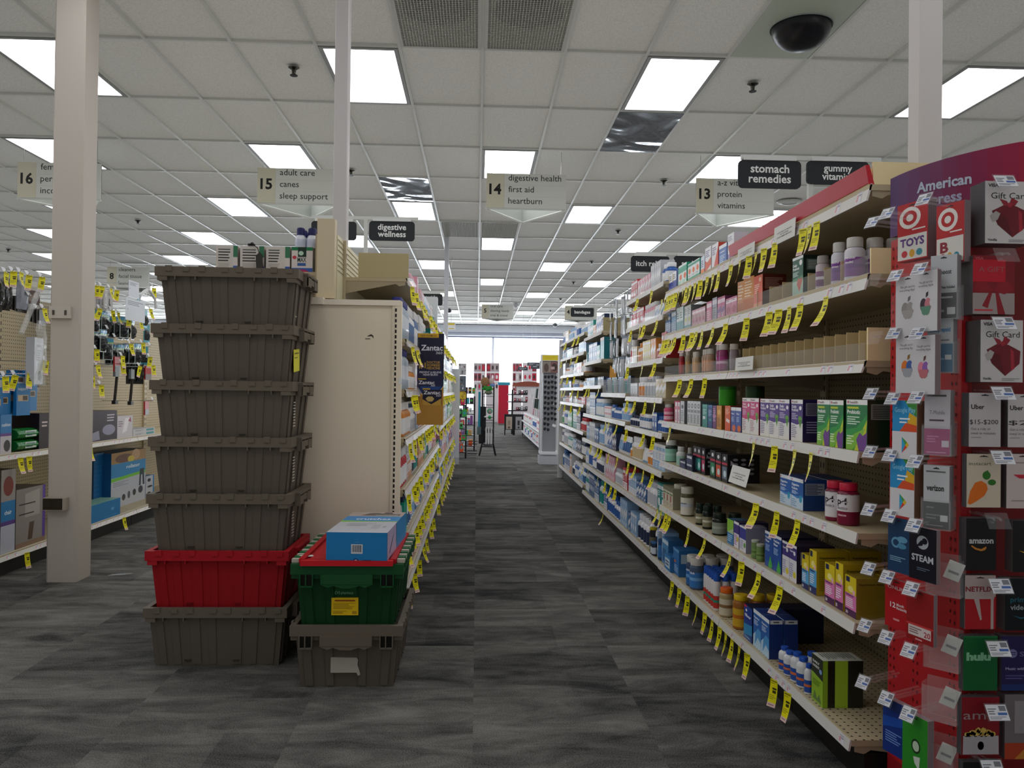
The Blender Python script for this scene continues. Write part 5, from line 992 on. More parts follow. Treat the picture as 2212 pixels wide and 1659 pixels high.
# right hand pair, short side to the camera
rx_, ry_ = -.495, 3.15+.295-.02
tq = place_tote('storage_tote', 'taupe tote on the floor with a torn white label, under the green tote', GB, GR, GD, (rx_, ry_, 0), PI/2, L_=.600, W_=.435, group='short tote pile')
def end_details(t, rimc, H_=.248, bx=.300, by=.2175):
    g = G(); x = -bx                                     # local -X end looks at the camera after the quarter turn
    g.box(x-.010, x+.0, -.10, .10, H_-.078, H_-.038, rimc)
    g.prism([(-.10, 0), (-.07, -.012), (-.05, -.004), (-.02, -.014), (.02, -.014), (.05, -.004), (.07, -.012), (.10, 0)], (x-.010, 0, H_-.077), (0, 1, 0), (0, 0, 1), (.010, 0, 0), rimc)
    g.make('grip', 'tote', t)
    for y in (-.155, .155):
        g = G(); 
        for a in (-.026, 0, .022): g.box(x-.008, x+.006, y+a, y+a+.004, H_-.085, H_-.038, rimc)
        g.box(x-.008, x+.006, y-.026, y+.026, H_-.088, H_-.083, rimc); g.box(x+.0, x+.004, y-.024, y+.024, H_-.083, H_-.040, '#0c0c0b'); g.make('latch_pocket', 'tote', t)
end_details(tq, GR)
tg = place_tote('storage_tote', 'dark green tote with yellow warning label and closed red lid', '#0d3a1b', '#164a28', '#092812', (rx_, ry_, .2385), PI/2, L_=.600, W_=.435, group='short tote pile')
end_details(tg, '#164a28')
# closed interlocking red lid
H_ = .248; g = G(); bx, by = .300, .2175
for s in (-1, 1):
    P = [(-bx+.012, 0), (-bx+.012, s*(by-.030)), (bx-.012, s*(by-.030)), (bx-.012, 0)]
    g.prism(P if s < 0 else P[::-1], (0, 0, H_+.001), (1, 0, 0), (0, 1, 0), (0, 0, .008), '#b3121c')
    g.box(-bx+.03, bx-.03, min(s*.028, s*.15), max(s*.028, s*.15), H_+.009, H_+.014, '#c01a25')
g.box(-bx-.014, -bx+.014, -by+.040, by-.040, H_-.004, H_+.016, '#c01a25').box(bx-.014, bx+.012, -by+.050, by-.050, H_-.004, H_+.016, '#c01a25')
for s in (-1, 1): g.box(-bx+.01, bx-.01, min(s*(by-.052), s*(by-.030)), max(s*(by-.052), s*(by-.030)), H_+.008, H_+.019, '#b3121c')
g.make('lid', 'tote', tg)
for s in (-1, 1):
    for k in range(13):
        g = G(); x = -bx+.03+k*.045; g.box(x, x+.024, min(s*(by-.028), s*(by+.002)), max(s*(by-.028), s*(by+.002)), H_+.0, H_+.014, '#1f6a38' if k % 2 else '#b7b1a4')
        g.make('hinge_tooth', 'tote', tg)
g = G(); fr = Fr((-bx-.0, .085, .02), (0, -1, 0), (0, 0, 1), .17, .16)
x = -bx+.024
S_ = Fr((x-.002, .062, .045), (0, -1, 0), (0, 0, 1), .104, .068); g.box(x-.0015, x+.02, -.042, .062, .045, .113, '#d8b414'); g.rect(S_, .12, .88, .80, .88, '#8a3a14'); g.lines(S_, .06, .94, .35, .72, 6, '#a8841a'); g.lines(S_, .06, .6, .08, .28, 3, '#a8841a'); g.rect(S_, .78, .94, .08, .24, '#a8841a'); g.make('warning_label', 'print', tg)
g = G(); S_ = Fr((x-.0006, .05, .125), (0, -1, 0), (0, 0, 1), .085, .05); g.box(x-.0004, x+.02, -.035, .05, .125, .175, '#10481f'); g.text(S_, 'CVS pharmacy', 0, .05, .30, '#6f9a7c', .85); g.text(S_, 'Property of', .2, .60, .26, '#4f7c5c', .5); g.make('lettering', 'tote', tg)
g = G(); g.prism([(0, 0), (.100, 0), (.106, -.012), (.115, -.008), (.112, .004), (.104, .03), (.106, .05), (.10, .058), (0, .060)], (x+.0145, .062, .060), (0, -1, 0), (0, 0, 1), (-.0165, 0, 0), '#aaa49b'); g.make('torn_label', 'print', tq)
for k, (a, b, c) in enumerate([(-.235, .118, 1.0)]):
    pass
g = G().prism([(0, 0), (.02, .006), (.03, .018), (.012, .03), (.02, .05), (.006, .062), (-.004, .045), (-.012, .03), (-.004, .012)], (0, 0, 0), (1, 0, 0), (0, 1, 0), (0, 0, .0006), '#d9d4c6')
solo(g, 'torn_paper_scrap', 'torn white paper remnant on the red tote lid left of the crutches box', 'paper scrap', (rx_-.145, ry_-.225, .2385+H_+.0145), 1.57*.9, m='matte')
# crutches box
a = at(701, 1233, Y=3.13); w, d, h = .236, .52, .108
C1 = '#1a78b4'
g = G().box(0, w, 0, d, 0, h, C1, {'t': '#b9bcc6', 'r': '#b7a9c4'})
T = Fr((0, 0, h), (1, 0, 0), (0, 1, 0), w, d); F = Fr((0, 0, 0), (1, 0, 0), (0, 0, 1), w, h); R_ = Fr((w, 0, 0), (0, 1, 0), (0, 0, 1), d, h)
g.rect(T, 0, 1, .52, .76, '#1f86c8'); g.poly(T, [(0, .47), (.5, .49), (1, .50), (1, .53), (.5, .52), (0, .54)], '#7cc236'); g.rect(T, 0, 1, .76, 1, '#b3a49c'); g.text(T, 'crutches', .22, .585, .12, '#dfe9f2', .62, .02)
g.poly(T, [(.22, .80), (.35, .93), (.5, .95), (.6, .90), (.62, .98), (.75, .98), (.78, .90), (.95, .88), (.93, .80), (.5, .80)], '#5b544f'); g.poly(T, [(.45, .78), (.9, .80), (.9, .86), (.5, .84)], '#8a8f90')
g.lines(T, .18, .7, .28, .42, 3, '#a3a5ad'); g.rect(T, .64, .78, .18, .36, '#a9adb8'); g.ell(T, .86, .26, .03, .04, '#9a9faa')
g.rect(F, .41, .60, .24, .58, '#c9ccd2')
for k in range(13): g.rect(F, .425+k*.0125, .425+k*.0125+(.008 if k % 3 else .004), .30, .55, '#3d434c')
g.rect(F, .46, .55, .64, .665, '#4c9ad0'); g.rect(F, .47, .53, .74, .76, '#2f8ac4'); g.ell(F, .49, .0, .04, .07, '#12315c', a0=0, a1=PI); g.ell(F, .49, .0, .022, .035, '#c9d3de', a0=0, a1=PI); g.rect(F, .62, .74, -.0, .02, '#12315c')
g.rect(R_, .45, 1, .0, 1, '#2a86c2'); g.poly(R_, [(.0, .0), (.45, 0), (.4, 1), (.0, 1)], '#b3a2c2'); g.poly(R_, [(.08, .2), (.3, .75), (.32, .7), (.12, .15)], '#54505c')
solo(g, 'crutches_box', 'blue and white crutches box lying on the red tote lid', 'box', (a.x+.006, 3.125, .2385+H_+.0165), -.05)
# ------------------------------------------------------------------ mobility shelving beyond the square column
XM = -2.842; MB = -3.30
def bayM(lab, y0, y1, levels):
    return bay(lab, -1, y0, y1, levels, MB, 1.80, group='mobility shelving bays', slat='#b9aa8c')
ym = [3.2, 4.42, 5.64, 6.86, 8.08, 9.3]
for b in range(5): bayM(f'{ordn(b)} mobility aid shelving bay with pegboard, beyond the square column', ym[b], ym[b+1], lv([.745, .135], x=XM, lip=.036))
XMP = XM
def atM(x, y): return at(x, y, X=XMP)
def mob_box(x0, x1, yt, yb_, name, lab, front, side, art, d=.25, cat='box', X=XM-.03, group=None, z=None, top=None):
    a = at(x0, yb_, X=X); b = at(x1, yb_, X=X); w = b.y-a.y; z = z if z is not None else .7456; h = at(x1, yt, X=X).z-z
    solo(carton(w, d, max(h, .04), front, side, top, art, seed=int(x0)), name, lab, cat, (X, (a.y+b.y)/2, z), RL, group)
mob_box(0, 24, 895, 985, 'cushion_box', 'blue and white box at the photo edge on the mobility shelf', '#2a7cbc', '#1f5f96', (('b', 0, .45, '#c9c4cc'), ('b', .45, .52, '#6a3a8c'), ('t', 'cushion', .1, .7, .12, '#e6eef6', .8), ('e', .6, .2, .3, .15, '#3a3a40')))
for i, (yt, zz) in enumerate(((952, .7456), (924, .82))):
    a = at(40, 970, X=XM-.03); b = at(92, 970, X=XM-.03)
    w = b.y-a.y; g = G(); n = 10
    for q in range(n):
        a0, a1 = 2*PI*q/n, 2*PI*(q+1)/n; p0 = (.0+.06*math.cos(a0), .036+.036*math.sin(a0)); p1 = (.06*math.cos(a1), .036+.036*math.sin(a1))
        g.face([(-w/2, .06+p0[0], p0[1]), (w/2, .06+p0[0], p0[1]), (w/2, .06+p1[0], p1[1]), (-w/2, .06+p1[0], p1[1])], '#1c7a34')
    g.face([(-w/2, .06+.06*math.cos(2*PI*q/n), .036+.036*math.sin(2*PI*q/n)) for q in range(n)][::-1], '#176a2c'); g.face([(w/2, .06+.06*math.cos(2*PI*q/n), .036+.036*math.sin(2*PI*q/n)) for q in range(n)], '#176a2c')
    fr = Fr((-w/2, .004, .012), (1, 0, 0), (0, 0, 1), w, .05); g.rect(fr, .3, .75, .1, .9, '#c6d6cc', -.0); g.lines(fr, .34, .7, .2, .8, 3, '#3a6a8a')
    solo(g, 'green_pack', ['lower glossy green wipes pack on the mobility shelf', 'upper glossy green wipes pack lying on the other'][i], 'pack', (XM-.03, (a.y+b.y)/2, .7456 if i == 0 else .8182), RL, 'green wipes packs', m='foil')
mob_box(84, 112, 892, 965, 'dark_box', 'dark purple box partly behind the square column', '#2a1a2c', '#1d1220', (('l', .2, .8, .6, .8, 2, '#cbb'),))
mob_box(187, 252, 886, 955, 'pillow_box', 'dark purple box with pale folded cushions picture on the mobility shelf', '#2b1a30', '#1f1424', (('p', [(0, .0), (.42, .05), (.38, .35), (.1, .25), (0, .3)], '#8d8aa2'), ('e', .72, .35, .22, .18, '#8f8ca6'), ('l', .65, .95, .62, .9, 3, '#b9b0bd'), ('l', .0, .2, .55, .85, 3, '#b9b0bd')), d=.2)
mob_box(253, 286, 897, 948, 'white_box', 'white patterned box beside the dark purple box', '#c9c4cc', '#a6a2ab', (('p', [(.3, .2), (.5, .9), (.8, .9), (.6, .3)], '#e8e4ea'), ('l', .05, .4, .5, .8, 3, '#8a6f8a'), ('p', [(.7, .75), (.85, .95), (.9, .7)], '#9a2f4a')), d=.2)
for i, (yt, zz, hh) in enumerate(((930, .7456, .03), (918, .776, .028))):
    a = at(287, 942, X=XM-.03); b = at(334, 938, X=XM-.03); solo(carton(b.y-a.y, .2, hh, '#c3c4ca', '#9a9aa0', None, (('r', .6, .95, .2, .8, '#3a8f9a'), ('l', .1, .5, .3, .7, 2, '#777'))), 'flat_box', ['lower flat white box near the totes on the mobility shelf', 'upper flat white box near the totes on the mobility shelf'][i], 'box', (XM-.03, (a.y+b.y)/2, zz), RL, 'flat white boxes')
mob_box(0, 31, 1012, 1205, 'commode_box', 'tall photo printed box at the photo edge on the low shelf', '#9a938f', '#5a5450', (('b', .38, .62, '#1f78b4'), ('t', 'chair', .25, .46, .07, '#dfe9f2', .5), ('b', .33, .38, '#5a3a86'), ('b', 0, .33, '#b9bccb'), ('e', .5, .8, .35, .12, '#7c2f2c')), z=.1356, d=.3)
mob_box(33, 96, 1046, 1184, 'step_box', 'grey box with purple edge picturing folded grey cushions', '#8d8682', '#4c4742', (('r', .90, 1, 0, 1, '#5a3f9a'), ('p', [(.3, .5), (.8, .5), (.8, .95), (.3, .9)], '#a9a29c'), ('r', .1, .65, .72, .74, '#26221f'), ('r', .1, .6, .55, .57, '#26221f'), ('p', [(.4, .1), (.55, .1), (.62, .4), (.45, .4)], '#5a4438'), ('b', 0, .08, '#8a705c')), z=.1356, d=.3)
mob_box(201, 222, 978, 1120, 'rollator_box', 'blue side box standing behind the rollator box', '#1b5f98', '#164e7e', (('l', .1, .9, .1, .9, 10, '#1f6ba8'),), z=.1356, d=.15, X=XM-.26)
mob_box(239, 313, 968, 1094, 'rollator_box', 'large blue, white and photo box reading rollator', '#b8bcc8', '#1b5f98', (('b', .80, 1, '#a8814a'), ('e', .35, .88, .25, .08, '#6a3f2a'), ('e', .7, .92, .12, .10, '#caa27c'), ('e', .55, .85, .1, .06, '#d8c23a'), ('b', .55, .80, '#1f86c4'), ('t', 'rollator', .42, .68, .09, '#e2eef6', .4), ('p', [(0, .48), (1, .53), (1, .58), (0, .54)], '#6cbf2c'), ('p', [(.8, .3), (.82, .62), (.95, .62), (.97, .3), (.92, .3), (.9, .5), (.86, .5), (.85, .3)], '#20303c'), ('l', .05, .5, .38, .47, 3, '#8a90a0'), ('e', .35, .16, .05, .06, '#333'), ('e', .5, .18, .04, .07, '#556'), ('e', .66, .2, .05, .06, '#333'), ('e', .85, .22, .07, .07, '#334')), z=.1356, d=.2, X=XM-.19)
mob_box(314, 332, 1025, 1088, 'aid_box', 'white and blue box with small tool pictures next to the totes', '#b6bac6', '#2a6ea8', (('e', .4, .8, .2, .08, '#222'), ('e', .5, .5, .3, .05, '#222'), ('e', .4, .2, .2, .06, '#222'), ('r', .85, 1, 0, 1, '#2a7cbc')), z=.1356, d=.06, X=XM-.2)
a = at(187, 1147, X=XM-.02); b = at(258, 1122, X=XM-.02)
solo(carton(b.y-a.y, .16, .135, '#1f78b4', '#1a6498', '#7fae9f', (('e', .75, .5, .05, .1, '#5aa2cf'), ('l', .5, .9, .1, .2, 1, '#3a8cc4'))), 'flat_blue_box', 'low blue box on the lowest mobility shelf before the rollator box', 'box', (XM-.015, (a.y+b.y)/2, .1356), RL)
for i, (x, y) in enumerate([(44, 1014), (63, 1013), (195, 987)]):
    p = at(x, y-18, X=XM+.01); sale_tag(i, f'{ordn(i)} yellow sale tag on the middle mobility shelf from the photo edge', (XM+.008, p.y, .715), RL-.5, 'sale tags on the mobility shelving')
for i, (x, y) in enumerate([(58, 1225), (186, 1175), (268, 1142)]):
    p = at(x, y-20, X=XM+.01); sale_tag(i+3, f'{ordn(i)} yellow sale tag on the lowest mobility shelf from the photo edge', (XM+.008, p.y, .108), RL-.4, 'sale tags on the mobility shelving')
# hooks with tickets; packs hang from them
hk = None
def hook(x, y, lab, y_tag=True, X=XM-.02):
    global hk
    p = at(x, y, X=X)
    if hk is None:
        hk = thing('peg_hook', lab, 'peg hook', p, RL, 'peg hooks on the mobility pegboard')
        G().tube([(0, .44, -.0), (0, .0, 0), (0, -.01, .018)], .0028, '#b9bbbd', 5).make('wire', 'metal', hk)
        g = G(); g.face([(-.02, -.004, .006), (.02, -.004, .006), (.02, .012, .036), (-.02, .012, .036)], '#d8d9dd'); g.face([(-.02, -.003, .006), (-.02, .013, .036), (.02, .013, .036), (.02, -.003, .006)], '#d8d9dd'); g.make('ticket', 'print', hk)
    else: dup(hk, lab, p, RL)
    return p
packs = {}
def soft_pack(kind):
    if kind in packs: return packs[kind].copy() if False else packs[kind]
    g = G(); rn = random.Random(kind)
    def pillow(w, h, z1, col, dpt=.03, y=0.0, n=5, rnd=.35):
        P = {}
        for i in range(n+1):
            for j in range(n+1):
                u, v = i/n, j/n; b = math.sin(PI*u)**.6*math.sin(PI*v)**.6; P[i, j] = (-w/2+w*u, y-dpt*b*(1-rnd*rn.random()), z1-h+h*v)
        for i in range(n):
            for j in range(n): g.face([P[i, j], P[i+1, j], P[i+1, j+1], P[i, j+1]], col)
        g.box(-w/2, w/2, y, y+.003, z1-h, z1, col)
    if kind == 'black': pillow(.085, .21, -.02, '#15171e', .035); g.box(-.04, .04, -.004, .004, -.035, 0, '#8f949c')
    if kind == 'grey': pillow(.11, .19, -.02, '#9298a8', .03); g.box(-.05, .05, -.004, .004, -.03, 0, '#b6bac2')
    if kind == 'white': g.box(-.045, .045, -.006, .006, -.15, 0, '#c8c3c3'); fr = Fr((-.045, -.006, -.15), (1, 0, 0), (0, 0, 1), .09, .15); g.poly(fr, [(.3, .25), (.6, .2), (.62, .3), (.5, .35), (.5, .6), (.35, .6)], '#3f3c40'); g.lines(fr, .1, .8, .75, .9, 2, '#8b868c'); g.rect(fr, .2, .7, .08, .16, '#77727a')
    if kind == 'brace': g.box(-.06, .06, .0, .003, -.17, 0, '#a3b2b0'); g.box(-.06, .06, -.004, .0, -.03, 0, '#1f86b4'); g.box(-.06, .06, -.004, .0, -.036, -.03, '#8fc03a'); pillow(.10, .12, -.045, '#1e2228', .04, rnd=.6)
    if kind == 'teal': g.box(-.055, .055, 0, .003, -.16, 0, '#2a8fa6'); pillow(.09, .09, -.05, '#20262c', .03)
    if kind == 'bluecard': g.box(-.075, .075, 0, .02, -.26, 0, '#1f78b8'); fr = Fr((-.075, 0, -.26), (1, 0, 0), (0, 0, 1), .15, .26); g.rect(fr, .05, .9, .78, .95, '#b9bcc6'); g.rect(fr, .1, .45, .82, .93, '#5a4a44'); g.rect(fr, .1, .85, .35, .5, '#c2a98c'); g.rect(fr, .45, .8, .37, .48, '#3f342e'); g.text(fr, 'support', .1, .62, .1, '#dfe9f2', .7)
    if kind == 'photo': g.box(-.07, .07, 0, .01, -.20, 0, '#a9a6a3'); fr = Fr((-.07, 0, -.2), (1, 0, 0), (0, 0, 1), .14, .2); g.rect(fr, 0, 1, .15, .6, '#4a3530'); g.ell(fr, .4, .35, .2, .12, '#7f6f66'); g.ell(fr, .7, .45, .15, .1, '#8f7f76'); g.rect(fr, .1, .8, .72, .9, '#c4c2be')
    if kind == 'tool': g.tube([(.03, -.01, -.02), (-.02, -.01, -.30)], .012, '#2a2427', 6); g.box(-.045, .025, -.025, -.005, -.10, -.02, '#6f7880'); g.box(-.05, 0, -.03, 0, -.32, -.29, '#1c1a1c')
    if kind == 'red': g.box(-.05, .05, 0, .012, -.12, 0, '#b3262e'); g.box(-.05, .05, -.003, 0, -.12, -.07, '#8c8a90')
    if kind == 'slip': 
        for q in range(6): g.box(-.06, .06, -.03+q*.012, -.026+q*.012, -.10+q*.004, 0, ['#2a2826', '#8d8a86'][q % 2])
    packs[kind] = g.mesh('soft_pack', 'foil' if kind in ('black', 'grey', 'brace') else 'print'); return packs[kind]
PN = {'black': ('pouch', 'black padded pouch'), 'grey': ('pouch', 'pale grey padded pouch'), 'white': ('hanging_pack', 'white card pack with foot drawing'), 'brace': ('brace_pack', 'clear brace pack with blue header'), 'teal': ('brace_pack', 'teal brace pack'),
      'bluecard': ('support_box', 'blue support box'), 'photo': ('photo_pack', 'brown photo printed pack'), 'tool': ('reacher_tool', 'long dark reacher tool'), 'red': ('red_pack', 'red and grey pack'), 'slip': ('insole_pack', 'striped black insole pack')}
HANG = [('black', 10, 590, 1), ('black', 26, 588, 1), ('black', 42, 590, 1), ('grey', 60, 596, 1), ('photo', 88, 600, 1), ('slip', 62, 640, 0), ('slip', 92, 668, 1), ('bluecard', 8, 815, 1), ('bluecard', 30, 812, 1), ('bluecard', 62, 808, 1), ('bluecard', 85, 800, 0), ('photo', 96, 780, 1),
        ('white', 196, 617, 1), ('white', 206, 618, 1), ('white', 218, 620, 1), ('white', 236, 624, 1), ('white', 250, 628, 1), ('brace', 196, 665, 1), ('brace', 214, 668, 1), ('brace', 240, 672, 1), ('brace', 252, 676, 1), ('brace', 277, 684, 1), ('brace', 300, 690, 1), ('teal', 318, 640, 0), ('teal', 322, 668, 1), ('teal', 330, 700, 1),
        ('brace', 200, 700, 0), ('brace', 232, 712, 0), ('brace', 248, 730, 0), ('brace', 280, 744, 1), ('brace', 306, 742, 1), ('teal', 324, 748, 0), ('black', 322, 772, 1), ('red', 262, 770, 1), ('tool', 262, 786, 1), ('tool', 300, 792, 1), ('red', 328, 790, 1), ('red', 330, 866, 0), ('slip', 208, 790, 1)]
for i, (kd, x, y, tg_) in enumerate(HANG):
    nm, ds = PN[kd]; same = [q for q in HANG if q[0] == kd]; k = same.index((kd, x, y, tg_)); rown = 'upper' if y < 650 else 'second' if y < 700 else 'third' if y < 765 else 'lower'
    p = hook(x, y, f'wire peg hook carrying the {ordn(k)} {ds}')
    jit = random.Random(i).uniform(-.25, .25)
    o = bpy.data.objects.new(nm, soft_pack(kd)); COL.objects.link(o); o.location = (p.x-.03-.02*(i % 3), p.y, p.z-.004); o.rotation_euler = (0, 0, RL+jit); tag(o, f'{ds} on the {rown} hooks, {ordn(k)} along the mobility pegboard', 'hanging pack', ds+'s')
    if kd in ('black', 'brace', 'white', 'bluecard'):
        for q in range(2):
            o2 = bpy.data.objects.new(nm, soft_pack(kd)); COL.objects.link(o2); o2.location = (p.x-.03-.02*(i % 3)-.05*(q+1), p.y, p.z-.004); o2.rotation_euler = (0, 0, RL+jit*.5); tag(o2, f'{ds} directly behind the {ordn(k)} of the mobility pegboard' if q == 0 else f'{ds} two places behind the {ordn(k)} of the pegboard', 'hanging pack', ds+'s')
    if tg_: sale_tag(i, f'yellow sale tag on the hook of the {ordn(k)} {ds}', (p.x+.012, p.y-.002, p.z+.004), RL-.75+jit*2.4, 'sale tags on the mobility hooks', random.Random(i*3).uniform(-.1, .35))
for k, (x, y) in enumerate([(206, 755), (196, 812), (216, 832), (330, 622)]):
    p = at(x, y, X=XM-.02); sale_tag(k+4, f'lone yellow sale tag on an empty hook, {ordn(k)} from the square column', (p.x+.01, p.y, p.z), RL-.9, 'sale tags on empty hooks'); hook(x, y, f'empty wire peg hook with sale tag, {ordn(k)} from the square column')
# big clear bag with a white round cushion box
p = at(75, 690, X=XM-.03); t = thing('cushion_bag', 'clear plastic bag hanging with white carton and dark round window', 'hanging bag', (p.x+.03, p.y, p.z-.42), RL+.2)
g = G().box(-.085, .085, 0, .05, 0, .30, '#b9bcc4'); fr = Fr((-.085, 0, 0), (1, 0, 0), (0, 0, 1), .17, .30); g.ell(fr, .62, .18, .2, .115, '#3a3c42'); g.rect(fr, .25, .8, .45, .9, '#c9ccd2'); g.text(fr, 'cushion', .28, .80, .10, '#5a5e66', .45); g.lines(fr, .28, .75, .5, .75, 5, '#9a9ea6'); g.make('carton', 'print', t)
g = G(); n = 8; rn = random.Random(3)
for i in range(n):
    for j in range(n):
        P = lambda a, b: (-.10+.20*a/n*(1-.35*max(0, b/n-.75)*4*.5)+(.02*max(0, b/n-.75)*4), -.012-.02*math.sin(PI*a/n)*math.sin(PI*b/n)+.008*math.sin(3*a+b*2), -.01+.42*b/n)
        g.face([P(i, j), P(i+1, j), P(i+1, j+1), P(i, j+1)], '#cfd2da')
g.make('bag', 'film', t)
hook(78, 668, 'wire peg hook carrying the clear bag with the white carton')
a = at(46, 720, X=XM+.05); b = at(85, 625, X=XM+.05)
solo(G().tube([(0, 0, 0), (0, b.y-a.y, b.z-a.z)], .016, '#a9a7ad', 8), 'clear_tube', 'slanting translucent plastic stick in front of the clear bag', 'stick', a, m='film')
# clear paper holders and white hanger near the totes
for i, (x0, x1, y0, y1, lb, dx) in enumerate([(271, 313, 642, 690, 'larger printed notice in a clear holder over the braces', .10), (278, 300, 604, 640, 'small printed notice above the larger one', .05)]):
    a = at(x0, y1, X=XM+dx); b = at(x1, y1, X=XM+dx); hh = at(x0, y0, X=XM+dx).z-a.z; w = abs(b.y-a.y)
    g = G().box(-w/2, w/2, 0, .002, 0, hh, '#c9cdd8'); g.tube([(0, .004, hh*.9), (0, .42+dx, hh*.9)], .003, '#b9bbbd', 5); fr = Fr((-w/2, 0, 0), (1, 0, 0), (0, 0, 1), w, hh); g.lines(fr, .1, .95, .7, .92, 3, '#777c88'); g.ell(fr, .1, .5, .04, .04, '#aab'); solo(g, 'notice_holder', lb, 'notice', (XM+dx, (a.y+b.y)/2, a.z), RL, 'notice holders')
p = at(320, 622, X=XM+.02); t = thing('white_harness', 'white looped plastic hanger with teal packs beside the totes', 'hanger', (p.x, p.y, p.z-.06), RL)
G().tube([(-.17, 0, -.10), (-.15, 0, -.02), (-.06, 0, .03), (0, 0, .045), (.06, 0, .03), (.15, 0, -.02), (.17, 0, -.10)], .012, '#d5d6d8', 8).tube([(0, 0, .04), (0, 0, .075)], .02, '#d5d6d8', 8).make('arch', 'plastic', t)
solo(G().prism([(0, 0), (.09, .02), (.13, .06), (.10, .05), (.06, .05), (.02, .03)], (0, 0, 0), (1, 0, 0), (0, 1, 0), (0, 0, .004), '#c9ccd2'), 'floor_scrap', 'crumpled clear wrapper scrap on the carpet near the red tote', 'wrapper', at(232, 1244, Z=.0015), m='film')
# ------------------------------------------------------------------ far end of the shop
def rack_product(g, x0, x1, z0, z1, col, y=0, d=.02): g.box(x0, x1, y-d, y, z0, z1, col)
# sunglasses tower
p = at(1186, 1003, Z=0); q = at(1186, 766, Y=p.y)
t = thing('sunglasses_tower', 'white framed square sunglasses display tower with yellow header', 'display tower', (p.x, p.y+.14, 0))
G().box(-.16, .16, -.16, .16, 0, .13, '#b4b6be').make('base', 'painted', t); G().box(-.15, .15, -.15, .15, .16, .20, '#e1e2e6').make('tray', 'painted', t)
H2 = q.z
G().box(-.105, .105, -.10, .10, .20, H2-.0, '#8d8f94').make('core', 'painted', t)
for sx_ in (-1, 1):
    for sy_ in (-1, 1): G().box(sx_*.135-.012, sx_*.135+.012, sy_*.125-.012, sy_*.125+.012, .16, H2, '#d9dade').make('corner_post', 'painted', t)
g = G().box(-.147, .147, -.138, .138, H2-.10, H2, '#d9dade'); fr = Fr((-.147, -.138, H2-.1), (1, 0, 0), (0, 0, 1), .294, .1); g.rect(fr, .08, .92, .08, .9, '#d8c52a'); g.lines(fr, .2, .8, .3, .7, 2, '#c9b31f'); g.make('header', 'print', t)
g = G().box(-.122, .122, -.135, -.10, H2-.29, H2-.11, '#9d9492'); fr = Fr((-.122, -.135, H2-.29), (1, 0, 0), (0, 0, 1), .244, .18); g.rect(fr, .0, .48, 0, 1, '#8a7d77'); g.ell(fr, .25, .45, .16, .38, '#5a4842'); g.rect(fr, .52, 1, 0, 1, '#7e5a54'); g.ell(fr, .78, .5, .18, .35, '#3e2e2c'); g.rect(fr, .55, .8, .3, .55, '#b9a4a0'); g.make('picture_panel', 'print', t)
gl = None; k = 0
for r_ in range(11):
    for c_ in range(2):
        if r_ > 8 and c_ == 1: continue
        z = H2-.36-r_*.083; x = -.055+c_*.11; lab = f'pair of dark sunglasses, {ordn(c_)} column, {ordn(r_)} row down the display tower'
        if gl is None:
            gl = thing('sunglasses', lab, 'sunglasses', (p.x+x, p.y, z), 0, 'sunglasses on the tower')
            for s in (-1, 1): G().prism([(s*.024+.019*math.cos(a*PI/7), .016*math.sin(a*PI/7)) for a in range(14)], (0, -.012, 0), (1, 0, 0), (0, 0, 1), (0, .002, 0), '#17171c').make('lens', 'plastic', gl)
            G().tube([(-.046, -.01, .008), (-.02, -.014, .014), (0, -.014, .008), (.02, -.014, .014), (.046, -.01, .008)], .0022, '#22222a', 5).make('bridge', 'plastic', gl)
            for s in (-1, 1): G().tube([(s*.046, -.01, .008), (s*.05, .09, .0)], .002, '#2b2b36', 5).make('temple', 'plastic', gl)
        else: dup(gl, lab, (p.x+x, p.y, z), .12*((k % 3)-1), ry=.22)
        bpy.context.view_layer.update(); k += 1
for o in [q for q in bpy.data.objects if q.name.startswith('sunglasses') and q.type == 'EMPTY' and q.get('category') == 'sunglasses']: o.scale = (1.12, 1.5, 1.6); o.location.y -= .06
for k, (dx, dz) in enumerate(((.06, .62), (.07, .27))): solo(G().box(-.03, .03, 0, .001, -.02, .02, '#e9e9ee'), 'hang_tag', f'small white paper tag hanging on the sunglasses tower, {["upper", "lower"][k]} one', 'tag', (p.x+dx, p.y-.03, .35+dz), .3, 'paper tags on the sunglasses tower', m='matte', ry=.4)
# black wire rack with plush toys in the middle of the cross aisle
p = at(1053, 985, Z=0); t = thing('wire_rack', 'black wire display rack on splayed legs in the far aisle', 'display rack', (p.x, p.y, 0)); HR = at(1053, 832, Y=p.y).z
for s in (-1, 1):
    G().tube([(s*.15, 0, .0), (s*.12, 0, .14), (s*.10, 0, .22), (s*.10, 0, HR)], .014, '#17181b', 6).make('upright', 'dark', t)
    G().tube([(s*.14, .22, 0), (s*.10, .1, .2), (s*.10, .02, .22)], .014, '#17181b', 6).make('leg', 'dark', t)
G().box(-.16, -.035, -.012, .012, .22, .88, '#191a20').make('back_sheet', 'dark', t)
for k, z in enumerate((.17, .42, .64, .86, 1.06)):
    g = G().tube([(-.10, -.12, z), (.10, -.12, z), (.10, 0, z), (-.10, 0, z)], .004, '#3a3b3f', 5, True).tube([(-.10, -.12, z+.05), (.10, -.12, z+.05), (.10, 0, z+.05), (-.10, 0, z+.05)], .004, '#3a3b3f', 5, True)
    for x in range(7): g.tube([(-.10+x*.033, -.12, z), (-.10+x*.033, -.12, z+.05)], .002, '#3a3b3f', 4)
    g.make('basket', 'metal', t)
